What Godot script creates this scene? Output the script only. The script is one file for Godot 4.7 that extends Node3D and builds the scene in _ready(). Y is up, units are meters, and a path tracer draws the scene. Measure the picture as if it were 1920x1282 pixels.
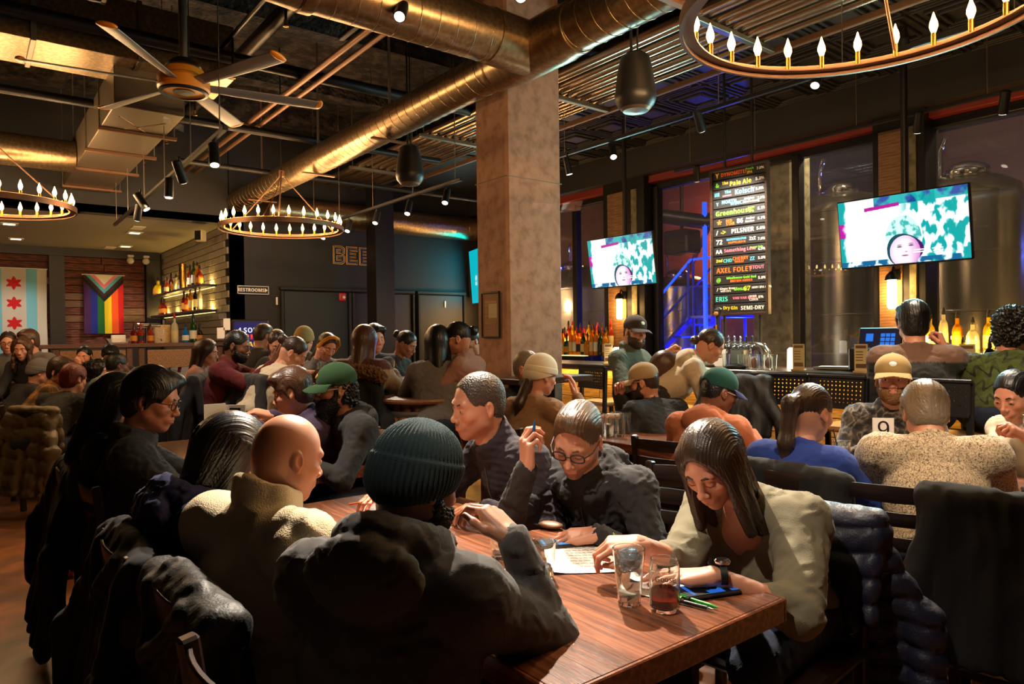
extends Node3D
# ---------------------------------------------------------------- mesh builder
class MB:
	var V := PackedVector3Array()
	var N := PackedVector3Array()
	var U := PackedVector2Array()
	var C := PackedColorArray()
	var I := PackedInt32Array()
	var col := Color(1, 1, 1)
	func v(p: Vector3, n: Vector3, uv := Vector2.ZERO) -> int:
		V.append(p); N.append(n); U.append(uv); C.append(col)
		return V.size() - 1
	func t(a: int, b: int, c: int) -> void:
		if (V[b] - V[a]).cross(V[c] - V[a]).dot(N[a] + N[b] + N[c]) > 0.0:
			I.append(a); I.append(c); I.append(b)
		else:
			I.append(a); I.append(b); I.append(c)
	func quad(a: Vector3, b: Vector3, c: Vector3, d: Vector3, n: Vector3) -> void:
		var i := v(a, n, Vector2(0, 1)); v(b, n, Vector2(1, 1)); v(c, n, Vector2(1, 0)); v(d, n, Vector2(0, 0))
		t(i, i + 1, i + 2); t(i, i + 2, i + 3)
	# box with chamfered edges
	func box(c: Vector3, s: Vector3, bv := 0.0, q := Basis.IDENTITY) -> MB:
		var h := s / 2
		bv = minf(bv, minf(h.x, minf(h.y, h.z)) * 0.98)
		var ax := [Vector3.RIGHT, Vector3.UP, Vector3.BACK]
		for k in 3:
			for sg: float in [-1.0, 1.0]:
				var n: Vector3 = ax[k] * sg
				var u: Vector3 = ax[(k + 1) % 3]
				var w: Vector3 = ax[(k + 2) % 3]
				var hu := absf(h.dot(u)) - bv
				var hw := absf(h.dot(w)) - bv
				var o := n * absf(h.dot(n))
				quad(c + q * (o - u * hu - w * hw), c + q * (o + u * hu - w * hw), c + q * (o + u * hu + w * hw), c + q * (o - u * hu + w * hw), q * n)
		if bv > 0.0:
			for k in 3:
				var w: Vector3 = ax[k]
				var u: Vector3 = ax[(k + 1) % 3]
				var x: Vector3 = ax[(k + 2) % 3]
				var hw := absf(h.dot(w)) - bv
				for su: float in [-1.0, 1.0]:
					for sx: float in [-1.0, 1.0]:
						var p1 := u * su * absf(h.dot(u)) + x * sx * (absf(h.dot(x)) - bv)
						var p2 := u * su * (absf(h.dot(u)) - bv) + x * sx * absf(h.dot(x))
						var n := (u * su + x * sx).normalized()
						quad(c + q * (p1 - w * hw), c + q * (p1 + w * hw), c + q * (p2 + w * hw), c + q * (p2 - w * hw), q * n)
			for sx: float in [-1.0, 1.0]:
				for sy: float in [-1.0, 1.0]:
					for sz: float in [-1.0, 1.0]:
						var m := Vector3(sx, sy, sz)
						var n := q * m.normalized()
						var i := v(c + q * (m * Vector3(h.x, h.y - bv, h.z - bv)), n)
						v(c + q * (m * Vector3(h.x - bv, h.y, h.z - bv)), n); v(c + q * (m * Vector3(h.x - bv, h.y - bv, h.z)), n)
						t(i, i + 1, i + 2)
		return self
	# rings of points joined into a skin; smooth
	func loft(rings: Array, closed := true, cap0 := true, cap1 := true) -> MB:
		var m: int = rings[0].size()
		var base := V.size()
		var n := rings.size()
		for i in n:
			for j in m:
				var p: Vector3 = rings[i][j]
				var du: Vector3 = rings[i][(j + 1) % m if closed else mini(j + 1, m - 1)] - rings[i][(j - 1 + m) % m if closed else maxi(j - 1, 0)]
				var dv: Vector3 = rings[mini(i + 1, n - 1)][j] - rings[maxi(i - 1, 0)][j]
				v(p, du.cross(dv).normalized(), Vector2(j / float(m), i / float(n - 1)))
		for i in n - 1:
			for j in (m if closed else m - 1):
				var a := base + i * m + j
				var b := base + i * m + (j + 1) % m
				t(a, b, b + m); t(a, b + m, a + m)
		for e in 2:
			if not (cap0 if e == 0 else cap1) or not closed: continue
			var ring: Array = rings[0 if e == 0 else n - 1]
			var ce := Vector3.ZERO
			for p: Vector3 in ring: ce += p / m
			var nn: Vector3 = (ce - _cen(rings[1 if e == 0 else n - 2])).normalized()
			var i0 := v(ce, nn)
			for p: Vector3 in ring: v(p, nn)
			for j in m: t(i0, i0 + 1 + j, i0 + 1 + (j + 1) % m)
		return self
	func _cen(ring: Array) -> Vector3:
		var ce := Vector3.ZERO
		for p: Vector3 in ring: ce += p / ring.size()
		return ce
	func tube(pts: Array, r, sides := 8, caps := true, flat := 1.0, side := Vector3.ZERO) -> MB:
		var rings := []
		var n := pts.size()
		var ref := side
		for i in n:
			var d: Vector3 = (pts[mini(i + 1, n - 1)] - pts[maxi(i - 1, 0)]).normalized()
			if ref == Vector3.ZERO: ref = Vector3.UP if absf(d.y) < 0.9 else Vector3.RIGHT
			var x := ref.cross(d).normalized() if side == Vector3.ZERO else (side - d * side.dot(d)).normalized()
			var y := d.cross(x)
			if side == Vector3.ZERO: ref = y
			var rr: float = r[i] if r is Array or r is PackedFloat32Array else r
			var ring := []
			for k in sides:
				var a := TAU * k / sides
				ring.append(pts[i] + x * cos(a) * rr + y * sin(a) * rr * flat)
			rings.append(ring)
		return loft(rings, true, caps, caps)
	# revolve [(r, y)...] about the y axis of a transform; sharp: list gives flat bands
	func lathe(prof: Array, segs := 16, x := Transform3D.IDENTITY, sharp := true) -> MB:
		for k in prof.size() - 1:
			var a: Vector2 = prof[k]
			var b: Vector2 = prof[k + 1]
			if sharp:
				var n2 := Vector2(b.y - a.y, a.x - b.x).normalized()
				_band(a, b, n2, n2, segs, x)
			else:
				var pa: Vector2 = prof[maxi(k - 1, 0)]
				var pb: Vector2 = prof[mini(k + 2, prof.size() - 1)]
				_band(a, b, Vector2(b.y - pa.y, pa.x - b.x).normalized(), Vector2(pb.y - a.y, a.x - pb.x).normalized(), segs, x)
		return self
	func _band(a: Vector2, b: Vector2, na: Vector2, nb: Vector2, segs: int, x: Transform3D) -> void:
		var base := V.size()
		for j in segs + 1:
			var th := TAU * j / segs
			var e := Vector3(cos(th), 0, sin(th))
			v(x * (e * a.x + Vector3.UP * a.y), (x.basis * (e * na.x + Vector3.UP * na.y)).normalized(), Vector2(j / float(segs), 0))
			v(x * (e * b.x + Vector3.UP * b.y), (x.basis * (e * nb.x + Vector3.UP * nb.y)).normalized(), Vector2(j / float(segs), 1))
		for j in segs:
			var i := base + j * 2
			if a.x > 1e-6: t(i, i + 1, i + 2)
			if b.x > 1e-6: t(i + 1, i + 3, i + 2)
	# outline in the xy plane of a transform, given thickness along z
	func prism(poly: PackedVector2Array, depth: float, x := Transform3D.IDENTITY) -> MB:
		var tr := Geometry2D.triangulate_polygon(poly)
		for sg: float in [-0.5, 0.5]:
			var n := x.basis.z.normalized() * signf(sg)
			var i0 := V.size()
			for p in poly: v(x * Vector3(p.x, p.y, depth * sg), n)
			for k in range(0, tr.size(), 3): t(i0 + tr[k], i0 + tr[k + 1], i0 + tr[k + 2])
		var cw := Geometry2D.is_polygon_clockwise(poly)
		for k in poly.size():
			var a := poly[k]
			var b := poly[(k + 1) % poly.size()]
			var n2 := (b - a).orthogonal().normalized() * (1.0 if cw else -1.0) * -1.0
			if cw: n2 = -n2
			n2 = Vector2((b - a).y, -(b - a).x).normalized() * (-1.0 if cw else 1.0)
			quad(x * Vector3(a.x, a.y, -depth / 2), x * Vector3(b.x, b.y, -depth / 2), x * Vector3(b.x, b.y, depth / 2), x * Vector3(a.x, a.y, depth / 2), (x.basis * Vector3(n2.x, n2.y, 0)).normalized())
		return self
	func ball(c: Vector3, r: Vector3, q := Basis.IDENTITY, segs := 14, rows := 8) -> MB:
		var pr := []
		for k in rows + 1:
			var a := -PI / 2 + PI * k / rows
			pr.append(Vector2(maxf(cos(a), 0.0), sin(a)))
		var m := Transform3D(q * Basis.from_scale(r), c)
		var base := V.size()
		for k in rows + 1:
			for j in segs + 1:
				var th := TAU * j / segs
				var e := Vector3(cos(th) * pr[k].x, pr[k].y, sin(th) * pr[k].x)
				v(m * e, (q * (e / r)).normalized(), Vector2(j / float(segs), 1.0 - k / float(rows)))
		for k in rows:
			for j in segs:
				var i := base + k * (segs + 1) + j
				if k > 0: t(i, i + 1, i + segs + 1)
				if k < rows - 1: t(i + 1, i + segs + 2, i + segs + 1)
		return self
	func add(o: MB, x := Transform3D.IDENTITY) -> MB:
		var b := V.size()
		var flip := x.basis.determinant() < 0.0
		for k in o.V.size():
			V.append(x * o.V[k]); N.append((x.basis * o.N[k]).normalized()); U.append(o.U[k]); C.append(o.C[k])
		for k in range(0, o.I.size(), 3):
			I.append(b + o.I[k]); I.append(b + o.I[k + (2 if flip else 1)]); I.append(b + o.I[k + (1 if flip else 2)])
		return self
	func renormal() -> MB:
		N.fill(Vector3.ZERO)
		for k in range(0, I.size(), 3):
			var a := I[k]; var b := I[k + 1]; var c := I[k + 2]
			var f := (V[c] - V[a]).cross(V[b] - V[a])
			N[a] += f; N[b] += f; N[c] += f
		for k in N.size(): N[k] = N[k].normalized()
		return self
	func mesh() -> ArrayMesh:
		var a := []
		a.resize(Mesh.ARRAY_MAX)
		a[Mesh.ARRAY_VERTEX] = V; a[Mesh.ARRAY_NORMAL] = N; a[Mesh.ARRAY_TEX_UV] = U; a[Mesh.ARRAY_COLOR] = C; a[Mesh.ARRAY_INDEX] = I
		var m := ArrayMesh.new()
		if I.size(): m.add_surface_from_arrays(Mesh.PRIMITIVE_TRIANGLES, a)
		return m

# ---------------------------------------------------------------- implicit surfaces, meshed as surface nets
# a shape is an Array: ["c", a, b, ra, rb, k] capsule | ["e", centre, radii, basis, k] ellipsoid | a leading "-" cuts, a leading "&" keeps
class SDF:
	static func cap(a: Vector3, b: Vector3, ra: float, rb: float, k := 0.02, op := "") -> Array:
		return [op + "c", a, b, ra, rb, k]
	static func ell(c: Vector3, r: Vector3, q := Basis.IDENTITY, k := 0.02, op := "") -> Array:
		return [op + "e", c, r, q, k]
	static func build(prims: Array, cell: float, warp = null, tint = null) -> MB:
		var lo := Vector3.ONE * 1e9
		var hi := -lo
		for s: Array in prims:
			if s[0].begins_with("-") or s[0].begins_with("&"): continue
			if s[0] == "c":
				for j in 2:
					var r: float = s[3 + j]
					lo = lo.min(s[1 + j] - Vector3.ONE * r); hi = hi.max(s[1 + j] + Vector3.ONE * r)
			else:
				var r: float = maxf(s[2].x, maxf(s[2].y, s[2].z))
				lo = lo.min(s[1] - Vector3.ONE * r); hi = hi.max(s[1] + Vector3.ONE * r)
		lo -= Vector3.ONE * cell * 2.5
		hi += Vector3.ONE * cell * 2.5
		var nx := int((hi.x - lo.x) / cell) + 2
		var ny := int((hi.y - lo.y) / cell) + 2
		var nz := int((hi.z - lo.z) / cell) + 2
		var f := PackedFloat32Array()
		f.resize(nx * ny * nz)
		f.fill(0.5)
		for s: Array in prims:
			var kind: String = s[0]
			var op := 0
			if kind.begins_with("-"): op = 1
			if kind.begins_with("&"): op = 2
			var is_c := kind.ends_with("c")
			var k: float = s[5] if is_c else s[4]
			var pad := k + cell * 2.0
			var a: Vector3 = s[1]
			var l: Vector3
			var h: Vector3
			var ba := Vector3.ZERO
			var ra := 0.0
			var dr := 0.0
			var inv := 0.0
			var q := Basis.IDENTITY
			var ir := Vector3.ONE
			if is_c:
				var b: Vector3 = s[2]
				ra = s[3]; dr = s[4] - ra; ba = b - a
				inv = 1.0 / maxf(ba.length_squared(), 1e-9)
				l = (a - Vector3.ONE * (s[3] + pad)).min(b - Vector3.ONE * (s[4] + pad)); h = (a + Vector3.ONE * (s[3] + pad)).max(b + Vector3.ONE * (s[4] + pad))
			else:
				var r: Vector3 = s[2]
				q = s[3].transposed(); ir = Vector3.ONE / r
				var e := Vector3(Vector3(s[3].x.x * r.x, s[3].y.x * r.y, s[3].z.x * r.z).length(), Vector3(s[3].x.y * r.x, s[3].y.y * r.y, s[3].z.y * r.z).length(), Vector3(s[3].x.z * r.x, s[3].y.z * r.y, s[3].z.z * r.z).length()) + Vector3.ONE * pad
				l = a - e; h = a + e
			var x0 := maxi(int((l.x - lo.x) / cell), 0); var x1 := mini(int((h.x - lo.x) / cell) + 1, nx - 1)
			var y0 := maxi(int((l.y - lo.y) / cell), 0); var y1 := mini(int((h.y - lo.y) / cell) + 1, ny - 1)
			var z0 := maxi(int((l.z - lo.z) / cell), 0); var z1 := mini(int((h.z - lo.z) / cell) + 1, nz - 1)
			if op == 2:
				x0 = 0; y0 = 0; z0 = 0; x1 = nx - 1; y1 = ny - 1; z1 = nz - 1
			var p := Vector3.ZERO
			for z in range(z0, z1 + 1):
				p.z = lo.z + z * cell - a.z
				for y in range(y0, y1 + 1):
					p.y = lo.y + y * cell - a.y
					var at := (z * ny + y) * nx + x0
					p.x = lo.x + x0 * cell - a.x
					for x in range(x0, x1 + 1):
						var d: float
						if is_c:
							var tt := clampf(p.dot(ba) * inv, 0.0, 1.0)
							d = (p - ba * tt).length() - ra - dr * tt
						else:
							var w := (q * p) * ir
							var k0 := w.length()
							d = k0 * (k0 - 1.0) / maxf((w * ir).length(), 1e-6)
						var o := f[at]
						if op == 0:
							var hh := k - absf(d - o)
							f[at] = minf(d, o) - (hh * hh / (4.0 * k) if hh > 0.0 else 0.0)
						elif op == 1:
							d = -d
							var hh := k - absf(d - o)
							f[at] = maxf(d, o) + (hh * hh / (4.0 * k) if hh > 0.0 else 0.0)
						else:
							f[at] = maxf(d, o)
						at += 1
						p.x += cell
		# surface nets
		var m := MB.new()
		var ids := PackedInt32Array()
		ids.resize(nx * ny * nz)
		ids.fill(-1)
		var sy := nx
		var sz := nx * ny
		for z in nz - 1:
			for y in ny - 1:
				var at := (z * ny + y) * nx
				for x in nx - 1:
					var a0 := f[at]; var a1 := f[at + 1]; var a2 := f[at + sy]; var a3 := f[at + sy + 1]
					var b0 := f[at + sz]; var b1 := f[at + sz + 1]; var b2 := f[at + sz + sy]; var b3 := f[at + sz + sy + 1]
					var n := int(a0 < 0) + int(a1 < 0) + int(a2 < 0) + int(a3 < 0) + int(b0 < 0) + int(b1 < 0) + int(b2 < 0) + int(b3 < 0)
					if n > 0 and n < 8:
						var c := Vector3.ZERO
						var w := 0
						if (a0 < 0) != (a1 < 0): c += Vector3(a0 / (a0 - a1), 0, 0); w += 1
						if (a2 < 0) != (a3 < 0): c += Vector3(a2 / (a2 - a3), 1, 0); w += 1
						if (b0 < 0) != (b1 < 0): c += Vector3(b0 / (b0 - b1), 0, 1); w += 1
						if (b2 < 0) != (b3 < 0): c += Vector3(b2 / (b2 - b3), 1, 1); w += 1
						if (a0 < 0) != (a2 < 0): c += Vector3(0, a0 / (a0 - a2), 0); w += 1
						if (a1 < 0) != (a3 < 0): c += Vector3(1, a1 / (a1 - a3), 0); w += 1
						if (b0 < 0) != (b2 < 0): c += Vector3(0, b0 / (b0 - b2), 1); w += 1
						if (b1 < 0) != (b3 < 0): c += Vector3(1, b1 / (b1 - b3), 1); w += 1
						if (a0 < 0) != (b0 < 0): c += Vector3(0, 0, a0 / (a0 - b0)); w += 1
						if (a1 < 0) != (b1 < 0): c += Vector3(1, 0, a1 / (a1 - b1)); w += 1
						if (a2 < 0) != (b2 < 0): c += Vector3(0, 1, a2 / (a2 - b2)); w += 1
						if (a3 < 0) != (b3 < 0): c += Vector3(1, 1, a3 / (a3 - b3)); w += 1
						ids[at] = m.V.size()
						m.V.append(lo + (Vector3(x, y, z) + c / w) * cell)
						if x > 0 and y > 0 and z > 0:
							# the three edges that leave this corner
							if (a0 < 0) != (a1 < 0): _q(m, ids[at], ids[at - sy], ids[at - sy - sz], ids[at - sz], a0 < 0)
							if (a0 < 0) != (a2 < 0): _q(m, ids[at], ids[at - sz], ids[at - sz - 1], ids[at - 1], a0 < 0)
							if (a0 < 0) != (b0 < 0): _q(m, ids[at], ids[at - 1], ids[at - 1 - sy], ids[at - sy], a0 < 0)
					at += 1
		var nv := m.V.size()
		m.N.resize(nv); m.U.resize(nv); m.C.resize(nv); m.C.fill(Color(1, 1, 1))
		m.renormal()
		if warp != null:
			for i in nv: m.V[i] = warp.call(m.V[i], m.N[i])
			m.renormal()
		if tint != null:
			for i in nv: m.C[i] = tint.call(m.V[i], m.N[i])
		return m
	static func _q(m: MB, a: int, b: int, c: int, d: int, inside: bool) -> void:
		if a < 0 or b < 0 or c < 0 or d < 0: return
		if inside:
			m.I.append_array(PackedInt32Array([a, c, b, a, d, c]))
		else:
			m.I.append_array(PackedInt32Array([a, b, c, a, c, d]))

# ---------------------------------------------------------------- scene helpers
var M := {}
var jobs := []
var done := []
var job_of := {}
var later := []
func job(key: String, c) -> int:
	if key != "" and job_of.has(key): return job_of[key]
	jobs.append(c); done.append(null)
	if key != "": job_of[key] = jobs.size() - 1
	return jobs.size() - 1
func _one(i: int) -> void:
	var b: MB = jobs[i].call()
	done[i] = b.mesh()
func run_jobs() -> void:
	base_keys = base.keys()
	base_out.resize(base_keys.size())
	var g0 := WorkerThreadPool.add_group_task(_base, base_keys.size(), -1, true)
	WorkerThreadPool.wait_for_group_task_completion(g0)
	for i in base_keys.size(): base[base_keys[i]] = base_out[i]
	var g := WorkerThreadPool.add_group_task(_one, jobs.size(), -1, true)
	WorkerThreadPool.wait_for_group_task_completion(g)
	for l: Array in later: l[0].mesh = done[l[1]]
func numbered(n: String) -> String:
	if not has_node(n): return n
	var k := 1
	while has_node("%s_%03d" % [n, k]): k += 1
	return "%s_%03d" % [n, k]
func tag(o: Node, label := "", category := "", group := "", kind := "") -> Node:
	if label: o.set_meta("label", label)
	if category: o.set_meta("category", category)
	if group: o.set_meta("group", group)
	if kind: o.set_meta("kind", kind)
	return o
func thing(n: String, label: String, category: String, at := Vector3.ZERO, yaw := 0.0, group := "") -> Node3D:
	var o := Node3D.new()
	o.name = numbered(n)
	add_child(o)
	o.position = at
	o.rotation.y = yaw
	tag(o, label, category, group)
	return o
func part(parent: Node, n: String, g, m: Material, label := "", x := Transform3D.IDENTITY) -> MeshInstance3D:
	var o := MeshInstance3D.new()
	o.name = n
	if parent == self: o.name = numbered(n)
	else:
		var k := 0
		while parent.has_node(NodePath(o.name)):
			k += 1
			o.name = "%s_%03d" % [n, k]
	if g is int: later.append([o, g])
	elif g is MB: o.mesh = g.mesh()
	else: o.mesh = g
	o.material_override = m
	o.transform = x
	parent.add_child(o, true)
	if label: o.set_meta("label", label)
	return o
func solo(n: String, g, m: Material, label: String, category: String, group := "", x := Transform3D.IDENTITY) -> MeshInstance3D:
	return tag(part(self, n, g, m, label, x), label, category, group)
func struct(n: String, g, m: Material, label := "") -> MeshInstance3D:
	return tag(part(self, n, g, m), label, "", "", "structure")
func dup(o: Node3D, at: Vector3, yaw: float, label := "", group := "") -> Node3D:
	var base := str(o.name)
	var rx := RegEx.create_from_string("_\\d{3}$").sub(base, "")
	var c: Node3D = o.duplicate()
	c.name = numbered(rx)
	add_child(c)
	c.position = at
	c.rotation.y = yaw
	if label: c.set_meta("label", label)
	if group: c.set_meta("group", group)
	return c
func mb() -> MB: return MB.new()
func X(p: Vector3, yaw := 0.0, pitch := 0.0, roll := 0.0) -> Transform3D:
	return Transform3D(Basis.from_euler(Vector3(pitch, yaw, roll)), p)
func mat(n: String, c: Color, rough := 0.8, metal := 0.0) -> StandardMaterial3D:
	var m := StandardMaterial3D.new()
	m.resource_name = n
	m.albedo_color = c; m.roughness = rough; m.metallic = metal
	M[n] = m
	return m
func noise(freq: float, oct := 4, kind := FastNoiseLite.TYPE_SIMPLEX_SMOOTH, sd := 1) -> FastNoiseLite:
	var f := FastNoiseLite.new()
	f.noise_type = kind; f.frequency = freq; f.fractal_octaves = oct; f.seed = sd
	return f
func ntex(f: FastNoiseLite, stops: Array, cols: Array, size := 512) -> NoiseTexture2D:
	var t := NoiseTexture2D.new()
	t.width = size; t.height = size; t.seamless = true; t.noise = f
	if cols.size():
		var g := Gradient.new()
		g.offsets = PackedFloat32Array(stops)
		g.colors = PackedColorArray(cols)
		t.color_ramp = g
	return t
func tri(m: StandardMaterial3D, tex: Texture2D, scale: Vector3, world := false) -> StandardMaterial3D:
	m.albedo_texture = tex
	m.uv1_triplanar = true
	m.uv1_world_triplanar = world
	m.uv1_scale = scale
	return m
func bump(m: StandardMaterial3D, tex: Texture2D, cm: float, scale := Vector3.ZERO) -> StandardMaterial3D:
	m.heightmap_enabled = true
	m.heightmap_texture = tex
	m.heightmap_scale = cm
	if scale != Vector3.ZERO:
		m.uv1_triplanar = true
		m.uv1_scale = scale
	return m
func glow(n: String, c: Color, e: float, base := Color(0.02, 0.02, 0.02)) -> StandardMaterial3D:
	var m := mat(n, base, 0.4)
	m.emission_enabled = true
	m.emission = c
	m.emission_energy_multiplier = e
	return m
func clear_glass(n: String, c := Color(1, 1, 1, 0.04), rough := 0.0) -> StandardMaterial3D:
	var m := mat(n, c, rough)
	m.transparency = BaseMaterial3D.TRANSPARENCY_ALPHA
	m.cull_mode = BaseMaterial3D.CULL_DISABLED
	return m
func omni(at: Vector3, c: Color, e: float, size := 0.02, parent: Node = self, n := "unseen_lamp_light") -> void:
	var l := OmniLight3D.new()
	l.name = n
	l.light_color = c; l.light_energy = e; l.light_size = size; l.omni_range = 30.0; l.omni_attenuation = 2.0; l.shadow_enabled = true
	parent.add_child(l, true)
	l.position = at
func spot(at: Vector3, to: Vector3, c: Color, e: float, angle := 25.0, size := 0.03, blend := 0.6, n := "spot_light") -> void:
	var l := SpotLight3D.new()
	l.name = n
	l.light_color = c; l.light_energy = e; l.light_size = size; l.spot_range = 30.0; l.spot_attenuation = 2.0; l.spot_angle = angle; l.spot_angle_attenuation = blend; l.shadow_enabled = true
	add_child(l, true)
	l.look_at_from_position(at, to, Vector3.UP if absf((to - at).normalized().y) < 0.98 else Vector3.RIGHT)
func text(s: String, h: float, depth := 0.003, bold := true, serif := false) -> TextMesh:
	var t := TextMesh.new()
	var f := SystemFont.new()
	f.font_names = PackedStringArray(["Droid Serif" if serif else "Droid Sans"])
	f.font_weight = 700 if bold else 400
	t.font = f
	t.text = s
	t.font_size = 32
	t.pixel_size = h / 32.0 * 1.38
	t.depth = depth
	t.curve_step = 2.0
	return t
const WARM := Color(1.0, 0.79, 0.55)
const WHITE := Color(1.0, 0.93, 0.84)
var rng := RandomNumberGenerator.new()
func _ready() -> void:
	rng.seed = 7
	# ---- camera, air, exposure
	var cam := Camera3D.new()
	cam.name = "camera"
	cam.fov = rad_to_deg(2.0 * atan(641.0 / 1317.0))
	cam.near = 0.05
	cam.far = 80.0
	cam.rotation_order = EULER_ORDER_YXZ
	add_child(cam)
	cam.position = Vector3(0, 1.42, 0)
	cam.rotation = Vector3(-0.0097, 0.9085, -0.0130)
	cam.current = true
	var we := WorldEnvironment.new()
	we.name = "environment"
	var env := Environment.new()
	env.background_mode = Environment.BG_COLOR
	env.background_color = Color(0.012, 0.016, 0.03)
	env.ambient_light_source = Environment.AMBIENT_SOURCE_DISABLED
	env.tonemap_mode = Environment.TONE_MAPPER_LINEAR
	env.tonemap_exposure = 1.0
	env.sdfgi_enabled = true
	env.ssao_enabled = true
	env.ssil_enabled = true
	we.environment = env
	add_child(we)
	lamps()
	materials()
	shell()
	overhead()
	windows()
	bar()
	alcove()
	furniture()
	tabletop()
	people()
	garments()
	run_jobs()
# the spot heads, some out of view and placed for what they light: [head, aim, colour, energy, half angle]; track_lights() hangs a fitting at each
var heads := [
	[Vector3(-2.9, 3.2, -2.35), Vector3(-1.5, 0.75, -1.2), WHITE, 30.0, 23.0],  # out of view, placed to light the foreground table
	[Vector3(-3.75, 3.16, -0.6), Vector3(-3.75, 1.0, -1.4), WHITE, 10.0, 24.0],  # unseen, placed to light the faces at the second table
	[Vector3(-3.4, 3.16, -1.9), Vector3(-1.95, 0.9, -0.6), WHITE, 16.0, 21.0],
	[Vector3(-4.55, 3.05, -4.77), Vector3(-3.4, 1.0, -3.9), WHITE, 10.0, 28.0],
	[Vector3(-5.15, 3.0, -4.77), Vector3(-5.0, 1.1, -5.2), WHITE, 4.0, 30.0],
	[Vector3(-2.0, 3.15, -4.77), Vector3(-1.4, 0.9, -3.4), WHITE, 14.0, 27.0],
	[Vector3(-2.6, 3.15, -4.77), Vector3(-2.4, 1.0, -3.2), WHITE, 9.0, 26.0],
	[Vector3(-0.6, 3.15, -4.77), Vector3(-0.9, 1.0, -5.1), WHITE, 3.0, 32.0],  # out of view at the right, lights the end of the bar
	[Vector3(-6.7, 2.75, -3.75), Vector3(-5.2, 1.2, -2.6), WHITE, 5.0, 28.0],
	[Vector3(-7.9, 2.75, -3.75), Vector3(-6.4, 1.2, -2.4), WHITE, 3.6, 28.0],
	[Vector3(-5.2, 2.65, -1.3), Vector3(-5.9, 0.9, -1.8), WHITE, 2.5, 26.0],
	[Vector3(-7.0, 2.65, -1.3), Vector3(-6.6, 0.9, -0.9), WARM, 2.2, 30.0],
	[Vector3(-4.6, 3.16, 0.9), Vector3(-5.3, 0.0, -0.2), Color(1.0, 0.72, 0.42), 5.0, 22.0],  # unseen, placed to warm the floor at left
	[Vector3(-1.2, 3.2, -4.77), Vector3(-0.5, 0.8, -3.2), WHITE, 4.0, 25.0],  # out of view beyond the right edge, lights the seats there
	[Vector3(-0.6, 3.16, -1.9), Vector3(-1.6, 1.0, -3.6), WHITE, 7.0, 22.0],  # unseen, placed to light faces at the right table
	[Vector3(-1.0, 3.16, -0.1), Vector3(-1.55, 0.9, -1.6), WHITE, 5.0, 20.0],  # unseen, placed to light the foreground faces from the front
	[Vector3(-3.55, 3.05, -4.76), Vector3(-3.7, 2.1, -5.45), WHITE, 8.0, 34.0],  # source unseen, placed to light the menu board
]
func lamps() -> void:
	for h: Array in heads:
		spot(h[0], h[1], h[2], h[3], h[4], 0.03, 0.7)
	# chandelier candles: a light in every bulb is set in chandelier()
	# alcove downlights
	for p: Vector3 in [Vector3(-11.54, 2.97, -0.5), Vector3(-13.16, 2.97, -0.65), Vector3(-11.54, 2.97, -2.13), Vector3(-13.28, 2.97, -2.16)]:
		spot(p, p + Vector3(0, -1, 0.01), WHITE, 3.4, 62.0, 0.05, 0.8)
	# unseen lamps behind the glass, placed to light the tanks, stairs and walls
	omni(Vector3(-6.6, 1.2, -10.4), Color(0.12, 0.28, 1.0), 8.0, 0.1)
	omni(Vector3(-8.5, 1.9, -7.5), WARM, 0.7, 0.06)
	omni(Vector3(-9.9, 2.5, -8.0), Color(0.15, 0.3, 1.0), 1.6, 0.1)
	omni(Vector3(-8.6, 3.3, -11.9), Color(1.0, 0.5, 0.25), 5.0, 0.15)
	omni(Vector3(-3.4, 3.9, -7.8), Color(1.0, 0.9, 0.72), 4.0, 0.1)
	omni(Vector3(-1.0, 3.9, -7.8), Color(1.0, 0.9, 0.72), 3.0, 0.1)
	omni(Vector3(-3.3, 2.4, -10.6), Color(0.3, 0.4, 1.0), 2.0, 0.1)
	omni(Vector3(-1.2, 2.6, -9.8), Color(0.3, 0.4, 1.0), 1.5, 0.1)
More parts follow.
